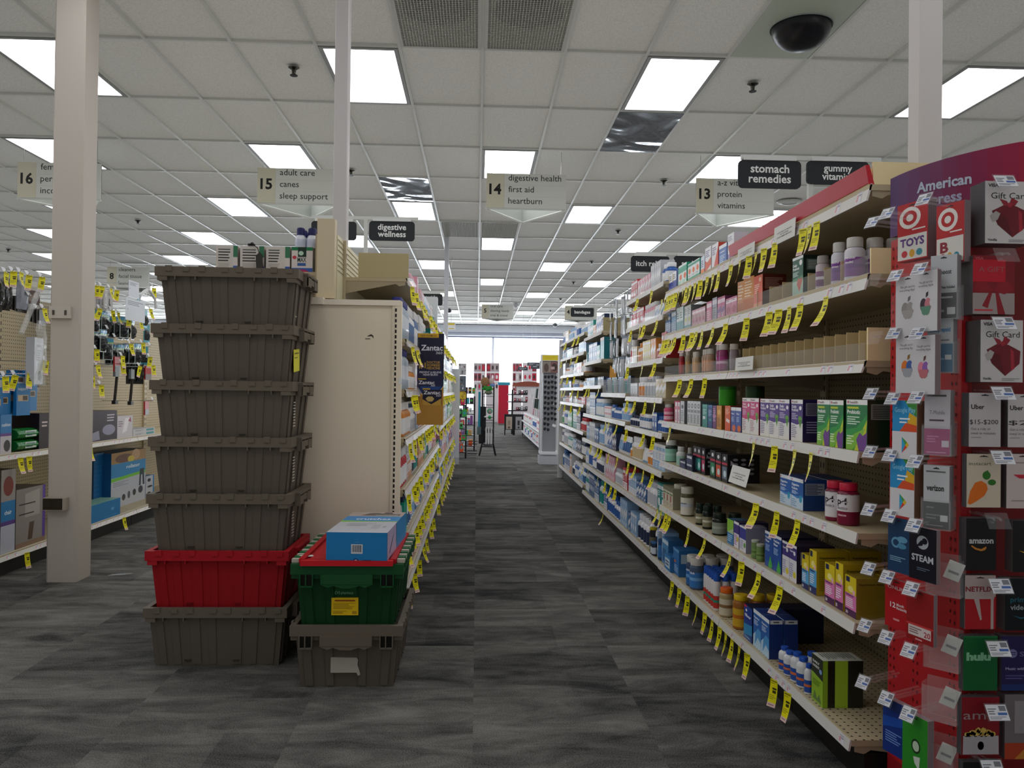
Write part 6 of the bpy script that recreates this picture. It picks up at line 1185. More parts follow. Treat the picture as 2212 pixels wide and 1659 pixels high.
def blob(g, cx, cy, cz, rx, ry, rz_, col, n=10, m2=7):
    for i in range(n):
        for j in range(m2):
            P = lambda a, b: (cx+rx*math.cos(2*PI*a/n)*math.sin(PI*b/m2), cy+ry*math.sin(2*PI*a/n)*math.sin(PI*b/m2), cz+rz_*math.cos(PI*b/m2))
            g.face([P(i, j+1), P(i+1, j+1), P(i+1, j), P(i, j)], col)
    return g
TOYS = [('tan plush head above the wire rack', '#8d6a4c', -.06, HR+.06, .075, .085), ('pale plush head beside the tan one', '#b7a5a0', .055, HR+.07, .045, .06), ('blue and white plush body on the rack', '#6a8cc0', .07, HR+.0, .05, .03), ('green leafy plush below the tan head', '#3a7a3c', -.01, HR-.06, .09, .045), ('grey green camouflage plush roll', '#6c7460', .0, HR-.13, .07, .04),
        ('mint green ring plush with grey face', '#4fa07c', .03, .80, .05, .05), ('grey plush face inside the mint ring', '#8f8a80', .03, .79, .03, .035), ('bright green balloon shaped toy', '#3fb36c', .03, .69, .028, .035), ('small white shoe shaped toy', '#d5d5d2', -.035, .70, .035, .015),
        ('grey tangle of plush in the middle basket', '#77756f', .02, .47, .08, .04), ('grey tangle of plush in the lowest basket', '#7a7c80', .0, .21, .085, .045)]
for k, (lb, c_, dx, z, a, b) in enumerate(TOYS):
    g = blob(G(), 0, 0, 0, a, .035, b, c_)
    if k == 3: 
        for q in range(6): blob(g, -.08+q*.03, -.02, .03*math.sin(q*2), .02, .02, .02, '#2f9a3e', 6, 4)
    solo(g, 'plush_toy', lb, 'toy', (p.x+dx, p.y-.075-(.05 if k == 8 or k == 6 else 0), z), m='matte', smooth=True)
solo(G().box(-.02, .02, -.01, .01, 0, .62, '#2f8aa0').box(-.035, .035, -.012, .012, -.14, 0, '#5d6d70'), 'hanging_scarf', 'long turquoise hanging scarf on the side of the wire rack', 'scarf', (p.x-.155, p.y-.03, .52), m='matte')
for k in range(3): solo(G().box(-.012, .012, -.01, .01, 0, .30, '#c9c9c9'), 'white_sock', f'white hanging sock on the wire rack, {ordn(k)} from the turquoise scarf', 'sock', (p.x-.03+k*.045, p.y-.14, .22), m='matte')
# black racks with seasonal products at the end of the heartburn shelving
p = at(998, 990, Z=0)
for r_, (dx, dy, w, hgt) in enumerate(((-.07, 0, .26, 1.52), (.0, 1.6, .40, 1.35))):
    t = thing('black_rack', ['black framed seasonal product rack beside the heartburn end panel', 'second black framed product rack behind the first one'][r_], 'display rack', (p.x+dx, p.y+dy, 0))
    for s in (-1, 1): G().box(s*w/2-.014, s*w/2+.014, -.014, .014, 0, hgt-.3, '#15161a').make('post', 'dark', t)
    for k in range(6): G().box(-w/2, w/2, -.12, .10, .10+k*.2, .115+k*.2, '#1b1c20').make('shelf', 'dark', t)
    rn = random.Random(r_+5); CL = [('#3fa04c', 'green'), ('#d8562a', 'orange'), ('#26262c', 'black'), ('#c23050', 'crimson'), ('#e2e2e6', 'white'), ('#c9a03a', 'gold'), ('#2f9aa6', 'cyan'), ('#7a4a8c', 'purple'), ('#8a8c92', 'grey')]
    for k in range(6):
        x = -w/2+.02; q = 0
        while x < w/2-.05:
            c_, cn = rn.choice(CL); ww = rn.uniform(.045, .08); hh = rn.uniform(.09, .17); 
            solo(carton(ww-.004, .08, hh, c_, None, None, (('e', .5, .5, .3, .2, rn.choice(CL)[0]), ('b', .85, .95, rn.choice(CL)[0]))), 'toy_box', f'{cn} seasonal box, {ordn(q)} on the {ordn(k)} shelf up the {["first", "second"][r_]} black rack', 'toy', (p.x+dx+x+ww/2, p.y+dy-.11, .1156+k*.2)); x += ww; q += 1
for k in range(2):
    t = thing('floor_bracket', f'low black wire foot sticking out of the black rack, {["upper", "lower"][k]} one', 'rack foot', (p.x+.09, p.y+.06, .08+.16*(1-k))); G().tube([(0, 0, 0), (.16, 0, 0), (.16, 0, .05), (0, 0, .05)], .008, '#1b1c20', 5, True).make('wire', 'dark', t)
# posters above that rack
a = at(992, 768, Y=p.y-.1)
for k, (c_, z0, z1, lb) in enumerate((('#b3b3b6', 1.42, 1.62, 'grey and white picture poster above the black rack'), ('#5d6470', 1.15, 1.41, 'dark cartoon patterned panel above the black rack'), ('#d2b42c', 1.02, 1.13, 'yellow sign panel on the black rack'))):
    g = G().box(0, .13, 0, .01, z0, z1, c_); fr = Fr((0, 0, z0), (1, 0, 0), (0, 0, 1), .13, z1-z0); rn = random.Random(k)
    for q in range(8): g.ell(fr, rn.uniform(.1, .9), rn.uniform(.1, .9), .09, .08, rn.choice(['#2b2c33', '#8c8f96', '#d9d9dc', '#6a5048']) if k < 2 else '#8a6a2a', 8)
    solo(g, 'rack_poster', lb, 'poster', (at(991, 800, Y=p.y).x, p.y-.13, 0))
# folding sign boards
p = at(1110, 940, Z=0)
for k, (dx, lb) in enumerate(((-.13, 'small black A-board with beige picture in the far aisle'), (.12, 'small black A-board with grey picture in the far aisle'))):
    t = thing('sign_board', lb, 'sign board', (p.x+dx, p.y, 0)); w = .22; h = .55
    for s in (-1, 1): G().box(s*w/2-.015, s*w/2+.015, -.015, .015, 0, h, '#141518').make('leg', 'dark', t)
    g = G().box(-w/2+.015, w/2-.015, -.01, .01, .14, h, '#1d1e22'); fr = Fr((-w/2+.015, -.01, .14), (1, 0, 0), (0, 0, 1), w-.03, h-.14); g.rect(fr, .08, .92, .04, .84, '#b8a89a' if k == 0 else '#a6a6ac'); g.rect(fr, .35, .65, .3, .6, '#3b3430' if k else '#9a8878'); g.ell(fr, .5, .15, .12, .07, '#2a2a2c'); g.make('panel', 'print', t)
t = thing('black_stand', 'thin black merchandise stand behind the A-boards', 'display rack', (p.x-.03, p.y+.5, 0)); G().box(-.022, .022, -.02, .02, 0, 1.20, '#121317').make('pole', 'dark', t)
for k, z in enumerate((.62, .85, 1.05)): G().box(-.12, .40, -.1, .1, z, z+.03, '#1b1c21').make('arm', 'dark', t)
rn = random.Random(8)
for k, z in enumerate((.65, .88, 1.08)):
    for q in range(6):
        c_, cn = rn.choice([('#2c2d33', 'black'), ('#b9bac0', 'silver'), ('#d9dade', 'white'), ('#8a2f44', 'wine'), ('#6b6d75', 'grey')]); solo(carton(.06, .05, rn.uniform(.07, .13), c_, None, None, (('e', .5, .6, .25, .15, '#eee'),)), 'gadget_box', f'{cn} small gadget box, {ordn(q)} on the {ordn(k)} arm of the thin stand', 'box', (p.x+.04+q*.062, p.y+.42, z+.0006))
# red panel
a = at(1076, 918, Z=0); b = at(1098, 918, Y=a.y)
t = thing('red_cabinet', 'tall plain red cabinet standing in the far aisle', 'cabinet', ((a.x+b.x)/2, a.y+.25, 0)); w = b.x-a.x; hR = at(1086, 832, Y=a.y).z
G().box(-w/2, w/2, -.25, .25, .0, .05, '#6e6a68').make('plinth', 'painted', t)
for k in range(4): G().box(-w/2, w/2, -.25, .25, .05+k*(hR-.05)/4+.002, .05+(k+1)*(hR-.05)/4, '#b81634').make('panel', 'print', t)
solo(G().box(-w/2-.02, w/2+.05, -.2, .2, 0, .10, '#2f93b0', {'t': '#cfd3d6'}), 'teal_box', 'teal and white box on top of the red cabinet', 'box', ((a.x+b.x)/2, a.y+.25, hR+.0006))
# photo-printed wall units under the window
rn = random.Random(12)
for k, (x0, x1, nm) in enumerate(((1023, 1049, 'first'), (1050, 1079, 'second'), (1107, 1128, 'third'), (1129, 1160, 'fourth'))):
    Y_ = 29.6; a = at(x0, 840, Y=Y_); b = at(x1, 784, Y=Y_); w = b.x-a.x
    t = thing('photo_unit', f'red and grey picture card unit under the bright window, {nm} from the heartburn side', 'display unit', ((a.x+b.x)/2, Y_+.1, 0)); G().box(-w/2, w/2, -.1, .1, 0, b.z-.0, '#c9c4c8').make('cabinet', 'painted', t)
    g = G(); fr = Fr((-w/2, -.1005, b.z-1.05), (1, 0, 0), (0, 0, 1), w, 1.05)
    for r_ in range(3):
        for q in range(3): g.rect(fr, .03+q*.32, .32+q*.32, .04+r_*.33, .30+r_*.33, rn.choice(['#7d2a36', '#8c4450', '#5f3c40', '#c9c2c6', '#b0203a', '#9a8f92'])); g.ell(fr, .17+q*.32, .17+r_*.33, .08, .08, rn.choice(['#e3dfe2', '#3a3034', '#b9243c']), 8)
    g.rect(fr, 0, 1, .325, .345, '#e4e4ea'); g.rect(fr, 0, 1, .655, .675, '#e4e4ea'); g.make('picture_panel', 'print', t)
for k, (x0, x1, y0, y1) in enumerate(((1139, 1158, 783, 790), (1147, 1167, 783, 797), (1118, 1140, 793, 800))):
    a = at(x0, y1, Y=24+k*.4); b = at(x1, y0, Y=24+k*.4); w = b.x-a.x; h = b.z-a.z
    t = thing('category_sign', f'tiny distant dark category sign, {ordn(k)} over the clothing section', 'sign', ((a.x+b.x)/2, 24+k*.4, a.z)); g = G().box(-w/2, w/2, 0, .01, 0, h, '#4a4e57'); fr = Fr((-w/2, 0, 0), (1, 0, 0), (0, 0, 1), w, h); g.lines(fr, .2, .9, .25, .75, 2, '#b9bcc4'); g.make('board', 'print', t); G().tube([(0, .01, h), (0, .01, CEIL-a.z)], .004, '#c9ccd0', 5).make('hanger', 'metal', t)
# clothing and cosmetics run beyond the sunglasses tower
a = at(1126, 930, Z=.12); b = at(1166, 968, Z=.12); xg = (a.x+b.x)/2; ya, yb2 = b.y+.1, a.y
t = thing('cosmetics_shelving', 'low cosmetics shelving run beyond the sunglasses tower', 'store shelving', (xg+.3, (ya+yb2)/2, 0)); Lr = yb2-ya
G().box(.10, .16, -Lr/2, Lr/2, 0, 1.25, '#b9b3b6').make('back_panel', 'painted', t)
for z in (.10, .38): G().box(-.30, .10, -Lr/2, Lr/2, z, z+.03, '#d9dade').make('shelf', 'painted', t)
rn = random.Random(21); CL = [('#d9507a', 'pink'), ('#e6e2e6', 'white'), ('#5a6aa0', 'blue'), ('#c23a5a', 'crimson'), ('#2f7a5a', 'green'), ('#b9b5c6', 'lilac')]
for r_, z in enumerate((.131, .411)):
    n = 16
    for q in range(n):
        c_, cn = rn.choice(CL); me, _, _ = far_proto('medicine_bottle', .12, .20, '#d99aaa' if cn == 'pink' else '#c2343c' if cn == 'crimson' else '#e7e7ea' if cn == 'white' else '#35639a' if cn == 'blue' else '#3f9a5a' if cn == 'green' else '#b9bcc4', 0)
        o = bpy.data.objects.new('cosmetic_bottle', me); COL.objects.link(o); o.location = (xg+.03, ya+.15+q*(Lr-.3)/n, z); o.rotation_euler = (0, 0, RR); tag(o, f'{cn} cosmetic bottle, {ordn(q)} from the sunglasses tower, {["lower", "upper"][r_]} cosmetics shelf', 'bottle', 'cosmetic bottles far down the aisle')
gm = None
for r_ in range(3):
    for q in range(9):
        c_, cn = rn.choice([('#d7d8da', 'white'), ('#3c4a46', 'dark green'), ('#b9263e', 'red'), ('#8fa6a4', 'grey green'), ('#c9a3ad', 'rose')]); g = G(); z = 1.22-r_*.25
        g.hexa([(-.05, -.015, -.22), (.05, -.015, -.22), (.05, .015, -.22), (-.05, .015, -.22)], [(-.03, -.015, 0), (.03, -.015, 0), (.03, .015, 0), (-.03, .015, 0)], c_)
        solo(g, 'hanging_garment', f'{cn} hanging garment, {ordn(q)} along the {ordn(r_)} row beyond the sunglasses tower', 'garment', (xg+.28-.06*(r_ == 0), ya+.3+q*(Lr-.5)/9, z), .3, 'hanging garments', m='matte')
t = thing('arched_header', 'brown arched header sign over the hanging garments', 'sign', (xg+.14, yb2-.6, 1.28)); g = G(); g.prism([(.42*math.cos(PI*k/12), .13*math.sin(PI*k/12)) for k in range(13)], (0, 0, 0), (1, 0, 0), (0, 0, 1), (0, .02, 0), '#8f4a38'); g.make('board', 'print', t); G().box(-.3, .3, .02, .04, -.10, 0, '#c9c9cd').make('support', 'painted', t)
solo(G().box(0, .03, 0, .5, 0, .74, '#a79a74'), 'tan_end_frame', 'tan upright panel among the hanging garments', 'panel', (xg+.365, yb2-.62, .4106), m='painted')
# yellow bright sale sign and tiny ceiling dome at the far left of the aisle
a = at(965, 712, Y=15); b = at(984, 697, Y=15); w = b.x-a.x; t = thing('exit_style_sign', 'small white sign with yellow lettering far above the heartburn shelving', 'sign', ((a.x+b.x)/2, 15, a.z)); g = G().box(-w/2, w/2, 0, .02, 0, b.z-a.z, '#e9e9ec'); fr = Fr((-w/2, 0, 0), (1, 0, 0), (0, 0, 1), w, b.z-a.z); g.rect(fr, .1, .9, .66, .92, '#d8c02c'); g.rect(fr, .25, .85, .08, .2, '#d8c02c'); g.make('board', 'print', t); G().tube([(0, .01, b.z-a.z), (0, .01, CEIL-a.z)], .004, '#c9ccd0', 5).make('hanger', 'metal', t)
for k, (x, y) in enumerate(((970, 668), (1188, 709), (1114, 656))):
    p = at(x, y, Z=CEIL); p.y = min(p.y, 29.6); solo(blob(G(), 0, 0, -.05, .09, .09, .07, '#4a4d55' if k < 2 else '#d4d5da'), 'small_dome', f'tiny distant ceiling dome, {["over the heartburn shelving", "near the shop window", "above the middle of the aisle"][k]}', 'ceiling dome', (p.x, p.y, CEIL-.0), m='plastic', smooth=True)
# end panel of the heartburn run
solo(G().box(-.10, .09, 0, .03, 0, 1.50, '#d7d8dc').box(-.02, .09, -.02, .0, 0, .12, '#c9cbd0'), 'shelving_end_panel', 'pale upright end panel at the far end of the heartburn shelving', 'end panel', (XL-.01, 12.575, 0), m='painted')
# ------------------------------------------------------------------ gift card display
XS, YFc, YBk = 1.215, 1.95, 2.30
CD = thing('gift_card_display', 'tall red pegboard gift card display with curved purple header', 'display stand', (XS, YBk, 0))
def cdp(g, name, m='print'): return g.make(name, m, CD, (-XS, -YBk, 0))
RED, RED2 = '#b0161f', '#8c1119'
g = G().box(XS, XS+.03, YFc+.01, YBk, .12, 1.62, RED); 
fr = Fr((XS, YBk, .12), (0, -1, 0), (0, 0, 1), YBk-YFc-.01, 1.50)
for c_ in (.90, .955, .40, .46, .04, .10):
    for k in range(56): g.rect(fr, c_-.006, c_+.006, .012+k*.0176, .018+k*.0176, '#2a0508')
cdp(g, 'side_panel')
g = G().box(XS-.004, XS+.012, YFc-.002, YFc+.012, .1, 1.63, '#c21c26'); cdp(g, 'corner_post')
g = G().box(XS+.012, XS+.60, YFc+.06, YFc+.075, .12, 1.6, '#6d0c13'); cdp(g, 'front_panel')
g = G().box(XS, XS+.60, YFc, YBk, 0, .12, RED2).hexa([(XS-.10, YFc-.12, 0), (XS+.6, YFc-.12, 0), (XS+.6, YFc, 0), (XS-.10, YFc, 0)], [(XS-.02, YFc-.02, .16), (XS+.6, YFc-.02, .16), (XS+.6, YFc, .16), (XS-.02, YFc, .16)], RED); cdp(g, 'base')
g = G().box(XS+.03, XS+.6, YBk-.02, YBk, .12, 1.62, RED2); cdp(g, 'rear_panel')
# curved header
g = G(); n = 22; A = (XS-.0, YBk); cen = (XS+.42, YBk+.06); R0 = .425
def hp(t_, z, off=0): a_ = PI*1.045+t_*(PI*.62); r_ = R0+off; return Vector((cen[0]+r_*math.cos(a_), cen[1]+r_*math.sin(a_)*.9, z))
for k in range(n):
    u0, u1 = k/n, (k+1)/n
    c0, c1 = (86, 52, 104), (170, 28, 58); m_ = min(1, (u0)*1.9); col = '#%02x%02x%02x' % tuple(int(c0[i]+(c1[i]-c0[i])*m_) for i in range(3))
    z1 = lambda u: 1.806+.030*min(1, u*2.2)
    g.face([hp(u0, 1.632), hp(u1, 1.632), hp(u1, z1(u1)), hp(u0, z1(u0))], col); g.face([hp(u1, 1.632, -.004), hp(u0, 1.632, -.004), hp(u0, z1(u0), -.004), hp(u1, z1(u1), -.004)], '#6a2a4a'); g.face([hp(u0, z1(u0)), hp(u1, z1(u1)), hp(u1, z1(u1), -.004), hp(u0, z1(u0), -.004)], '#d7c9d4')
arc = R0*PI*.62
def htext(s_, u, z, h, col, b=.03):
    vs, fs, x0, x1 = glyphs(s_, b); i = len(g.v)
    for q in vs: g.v.append(hp(u+(q.x-x0)*h/arc, z+q.y*h, .0012))
    for f in fs: g.f.append(tuple(i+a for a in f)); g.c.append(lin(col))
htext('American', .13, 1.742, .040, '#b9c2d4'); htext('Express', .14, 1.700, .040, '#a9a9c4'); htext('Prepaid', .50, 1.745, .058, '#9fb4cc', .05)
cdp(g, 'header')
# clear hooks with tickets
def peg(parent_loc, rz, ln, tick=True, tw=.036):
    g = G(); s_ = .0032
    for x in (-.008, .008): g.tube([(x, ln, 0), (x, 0, -.002), (x, -.006, -.006)], s_, '#e2dfe4', 5)
    g.tube([(0, ln, -.012), (0, .01, -.014)], .003, '#e2dfe4', 5)
    h = g.make('peg_hook', 'acrylic', CD, (parent_loc[0]-XS, parent_loc[1]-YBk, parent_loc[2]), rz)
    g = G(); w = tw/2; hh = .030; a = Vector((-w, -.016, -.022)); b = Vector((w, -.016, -.022)); c = Vector((w, .004, .008)); d = Vector((-w, .004, .008))
    g.face([a+Vector((-.003, -.001, -.003)), b+Vector((.003, -.001, -.003)), c+Vector((.003, -.001, .003)), d+Vector((-.003, -.001, .003))], '#c9c9d0')
    g.make('ticket_holder', 'acrylic', h)
    if tick:
        g = G(); fr = Fr(a+Vector((0, -.0022, 0)), b-a, d-a, (b-a).length, (d-a).length); g.rect(fr, 0, 1, 0, 1, '#cfd0d6', 0); g.rect(fr, .62, .95, .6, .92, '#6f7078'); g.rect(fr, .5, .95, .34, .5, '#3f5fa0'); g.lines(fr, .06, .5, .35, .8, 3, '#6f7078'); g.lines(fr, .06, .9, .06, .28, 2, '#8a8b93')
        g.make('price_ticket', 'print', h)
    return h
SIDE = [[(1888, 475), (1920, 456), (2000, 425)], [(1890, 600), (1938, 590), (1990, 575)], [(1892, 724), (1935, 714), (1985, 714)], [(1885, 845), (1932, 855), (1983, 852)], [(1883, 970), (1927, 977), (1980, 990)], [(1880, 1095), (1925, 1108), (1978, 1128)], [(1880, 1222), (1920, 1240), (1972, 1265)], [(1872, 1345), (1918, 1370), (1968, 1398)], [(1868, 1467), (1918, 1502), (1966, 1535)]]
XT = 1.085; HP = {}
for r_, row in enumerate(SIDE):
    for c_, (x, y) in enumerate(row):
        p = at(x, y, X=XT); HP[r_, c_] = p
        tick = not ((r_ == 1 and c_ == 0) or (r_ == 2 and c_ == 0)); peg(p, RR+.42, XS-XT, tick)
# cards: front face at y=0 looking to -Y, hung from the top edge at z=0
def card(name, label, w, h, base, art, loc, rz, dep=.012, edge='#9a8a8c', group=None, cat='gift card', ry=0, slot=True, fan=0):
    g = G(); g.box(-w/2, w/2, .0008, dep, -h, 0, edge); g.box(-w/2, w/2, 0, .0008, -h, 0, base)
    fr = Fr((-w/2, 0, -h), (1, 0, 0), (0, 0, 1), w, h)
    if slot: g.poly(fr, [(.36, .945), (.64, .945), (.58, .965), (.53, .965), (.5, .98), (.47, .965), (.42, .965)], '#2a2528')
    for a in art:
        k = a[0]
        if k == 'b': g.rect(fr, 0, 1, a[1], a[2], a[3])
        elif k == 'r': g.rect(fr, *a[1:6])
        elif k == 't': g.text(fr, a[1], a[2], a[3], a[4], a[5], w=a[6] if len(a) > 6 else None, bold=a[7] if len(a) > 7 else .02, align=a[8] if len(a) > 8 else 'L')
        elif k == 'l': g.lines(fr, *a[1:7])
        elif k == 'p': g.poly(fr, a[1], a[2])
        elif k == 'e': g.ell(fr, *a[1:6], *(a[6:] if len(a) > 6 else ()))
    n = max(2, int(dep/.003))
    for q in range(1, n):                                   # card edges
        y = dep*q/n; g.box(w/2-.0001, w/2+.0004, y, y+.0006, -h, 0, '#5e4f52'); g.box(-w/2-.0004, -w/2+.0001, y, y+.0006, -h, 0, '#5e4f52')
    return solo(g, name, label, cat, loc, rz, group, ry=ry)
def apple(cols):
    return (('t', 'The gift card for', .5, .80, .055, '#7c7a80', .62, .0, 'C'), ('t', 'everything Apple', .5, .745, .055, '#7c7a80', .66, .0, 'C'), ('e', .40, .44, .15, .115, cols[0]), ('e', .60, .44, .15, .115, cols[1]), ('p', [(.27, .42), (.73, .42), (.66, .30), (.56, .265), (.5, .28), (.44, .265), (.34, .30)], cols[2]), ('e', .76, .47, .085, .06, '#cfcdd0'), ('p', [(.5, .56), (.52, .64), (.62, .66), (.60, .59)], cols[3]))
_ag = lambda k: apple([['#8f8a88', '#9b9694', '#a39d9a', '#6f6b69'], ['#3a2a3c', '#c77a86', '#5a8a72', '#1f1b22'], ['#d8742a', '#3f5fa0', '#9a9ea6', '#8a6a2a'], ['#d77f92', '#8a5aa6', '#b96a70', '#5b3a3a']][k])
cw_, chh = .078, .136
def side_card(r_, c_, name, label, base, art, w=cw_, h=chh, dep=.05, edge='#8d7c80', dz=-.012, dx=.012, rz=0, dy=0, **kw):
    p = HP[r_, c_]; return card(name, label, w, h, base, art, (p.x+dx, p.y+dy, p.z+dz), RR+.25+rz, dep, edge, **kw)
side_card(1, 1, 'apple_card', 'white gift card with grey fruit logo, upper row', '#cfcdd0', _ag(0), w=.082, dep=.012, dy=-.03, h=.150)
side_card(1, 2, 'apple_card', 'white gift card with dark multicolour fruit logo, upper row', '#cfcdd0', _ag(1), w=.070, dep=.012, dy=-.0, h=.148)
side_card(2, 1, 'apple_card', 'white gift card with patchwork fruit logo, second row', '#cbc9cc', _ag(2), w=.078, dep=.012, dy=-.035, h=.150)
side_card(2, 2, 'apple_card', 'white gift card with rose fruit logo, second row', '#cbc9cc', _ag(3), w=.070, dep=.018, dy=-.0, h=.145)
GP = (('b', .47, 1, '#2a8cc4'), ('p', [(.5, 1), (1, 1), (1, .72), (.8, .8)], '#3f8a3c'), ('p', [(.7, .8), (1, .72), (1, .55), (.62, .62)], '#d8a82a'), ('p', [(.3, .47), (1, .47), (1, .58), (.55, .62)], '#d2502c'), ('t', 'Google Play', .1, .80, .12, '#8fd0ee', .85, .01), ('l', .3, .75, .6, .72, 2, '#dfeaf2'), ('b', 0, .47, '#d3cfd2'), ('p', [(.40, .10), (.40, .38), (.54, .24)], '#2f9fd0'), ('p', [(.40, .38), (.62, .29), (.54, .24)], '#4a9a4a'), ('p', [(.40, .10), (.62, .20), (.54, .24)], '#d0402f'), ('p', [(.62, .29), (.70, .245), (.62, .20), (.54, .24)], '#dcb22c'))
for k, (r_, lb) in enumerate(((3, 'blue and white play store card, upper of two, big stack behind'), (4, 'blue and white play store card, lower of two, big stack behind'))): side_card(r_, 1, 'play_card', lb, '#d3cfd2', GP, w=.082, dep=.04, h=.150, edge='#8a5f38', dy=-.028)
side_card(5, 1, 'blue_game_card', 'dark blue swirl game card at the edge of the display', '#1d3c5e', (('e', .35, .55, .2, .1, '#5f94b4'), ('e', .35, .55, .13, .06, '#1d3c5e'), ('e', .62, .62, .22, .06, '#5f94b4'), ('e', .6, .5, .2, .05, '#4a86a8'), ('l', .1, .8, .2, .3, 3, '#7fa6bc')), w=.080, dep=.012, h=.14, dy=-.02)
side_card(5, 2, 'steam_card', 'near black game card reading STEAM with round logo', '#12131f', (('e', .5, .72, .22, .13, '#a3a8b0'), ('e', .58, .75, .10, .06, '#12131f'), ('p', [(.25, .62), (.5, .66), (.55, .74), (.45, .76)], '#12131f'), ('t', 'STEAM', .5, .36, .17, '#b9bdc6', .8, .03, 'C'), ('l', .3, .8, .18, .25, 2, '#5a6a80')), w=.085, dep=.012, h=.13, dy=-.01)
side_card(6, 1, 'online_card', 'red online membership card with number 12', '#ad1820', (('t', 'ONLINE', .12, .80, .10, '#c9b0b4', .8, .01), ('t', '12', .22, .42, .15, '#e3d6d6', .22), ('t', 'Month', .48, .47, .08, '#e3d6d6', .3), ('t', 'Membership', .48, .40, .08, '#e3d6d6', .42), ('r', .35, .6, .16, .20, '#cf8a8e')), w=.085, dep=.012, h=.125, dy=-.02)
side_card(6, 2, 'twenty_card', 'red game card with $20 price panel', '#8f1a1c', (('r', .08, .92, .10, .30, '#cfc2c0'), ('t', '20', .66, .13, .15, '#a8323a', .24), ('l', .12, .6, .14, .27, 3, '#7a5a58'), ('b', .3, .34, '#c2373a'), ('r', .35, .6, .03, .06, '#cf8a8e')), w=.085, dep=.012, h=.125, dy=-.01)
side_card(8, 1, 'wallet_card', 'bright blue store credit card near the bottom', '#12307e', (('b', .8, 1, '#1a2c66'), ('p', [(0, .45), (1, .6), (1, .75), (0, .65)], '#1a4aa4'), ('l', .12, .85, .2, .42, 5, '#6f8fd0')), w=.08, dep=.02, h=.14, dy=-.01)
side_card(8, 2, 'console_card', 'green game console card near the bottom', '#2c8a26', (('e', .55, .5, .18, .12, '#1d3b1d'), ('e', .55, .5, .13, .085, '#b9cbb4'), ('p', [(.45, .32), (.72, .35), (.68, .12), (.5, .22)], '#c9d2c6')), w=.08, dep=.02, h=.15, dy=-.0)
TGc = (('e', .42, .74, .36, .19, '#e3ded8'), ('e', .42, .74, .24, .125, '#b5161f'), ('e', .42, .74, .12, .063, '#e3ded8'), ('l', .5, .95, .50, .55, 1, '#e3ded8'), ('r', .02, .98, .02, .44, '#d9d6cf'), ('t', 'TOYS', .5, .25, .19, '#5a2f7a', .8, .04, 'C'), ('e', .25, .12, .1, .06, '#c2303a'), ('e', .5, .12, .09, .07, '#d8a02c'), ('e', .74, .12, .1, .06, '#2f8aa0'))
side_card(0, 1, 'target_card', 'red bullseye gift card reading TOYS, in front', '#b5161f', TGc, w=.105, dep=.03, h=.155, dy=.02, dx=.075, dz=.03, rz=-.0)
side_card(0, 2, 'target_card', 'red bullseye gift card with letter B, behind the corner', '#b5161f', tuple(a if a[0] != 't' else ('t', 'B', .3, .2, .24, '#8c2030', .3, .04, 'C') for a in TGc), w=.085, dep=.02, h=.15, dx=.085, dz=-.005, dy=.04)
# phone cards in clear boxes on the corner strip
def pocket(x, y, label, cards, tk=False, X=1.14, w=.068, h=.082):
    p = at(x, y, X=X); g = G(); d = .046; rz = -PI/4*1.05
    g.box(-w/2, w/2, 0, .002, 0, h*.9, '#ffffff'); g.box(-w/2, w/2, d-.002, d, 0, h*1.05, '#ffffff'); g.box(-w/2, -w/2+.002, .002, d-.002, 0, h*.95, '#ffffff'); g.box(w/2-.002, w/2, .002, d-.002, 0, h*.95, '#ffffff')
    for q in range(4): g.box(-w/2+.002, w/2-.002, .002+q*.0125, .007+q*.0125, 0, .002, '#ffffff')
    o = solo(g, 'clear_pocket', label, 'clear card holder', (p.x, p.y, p.z), rz, 'clear card pockets', m='acrylic')
    if tk: solo(G().box(-.018, .018, 0, .001, -.045, 0, '#c9c8c4').box(-.012, .012, -.0004, 0, -.03, -.024, '#77767a'), 'pocket_ticket', f'small white ticket inside the {label}'[:100], 'price ticket', (p.x+.030*math.cos(rz)+.01, p.y-.012, p.z+h*.92), rz+.5, 'tickets in empty pockets', m='print', ry=.35)
    if cards:
        nm, lb, base, art, hc = cards; c, s = math.cos(rz), math.sin(rz); card(nm, lb, w*.86, hc, base, art, (p.x-s*.006, p.y+c*.006, p.z+.003+hc), rz, .034, '#c9c7cb', cat='phone card')
pocket(2036, 690, 'clear pocket holding the white and black phone cards', ('phone_card', 'white and black prepaid phone card reading boost', '#c3c6c9', (('b', 0, .40, '#25272b'), ('t', 'boost', .38, .70, .10, '#3a3c42', .42), ('p', [(.2, .68), (.32, .72), (.30, .80), (.2, .76)], '#c9563a'), ('t', 'Taxes & Fees Included', .08, .47, .06, '#2f3036', .85), ('r', .64, .95, .06, .17, '#d5d6d8'), ('l', .08, .55, .08, .16, 1, '#999'), ('l', .08, .9, .3, .36, 1, '#bbb')), .155), X=1.13)
pocket(2028, 806, 'clear pocket holding the white and blue phone cards', ('phone_card', 'white and blue prepaid phone card reading prepaid', '#c0c4c8', (('b', 0, .46, '#1d6a92'), ('t', 'at&t prepaid', .1, .66, .10, '#2a7fb4', .8), ('e', .2, .34, .08, .05, '#a6c6d6'), ('l', .1, .7, .08, .24, 3, '#8fc0d8'), ('r', .7, .95, .2, .28, '#d5d6d8'), ('l', .1, .9, .5, .54, 1, '#777'), ('l', .55, .95, .88, .95, 2, '#777')), .150), X=1.13)
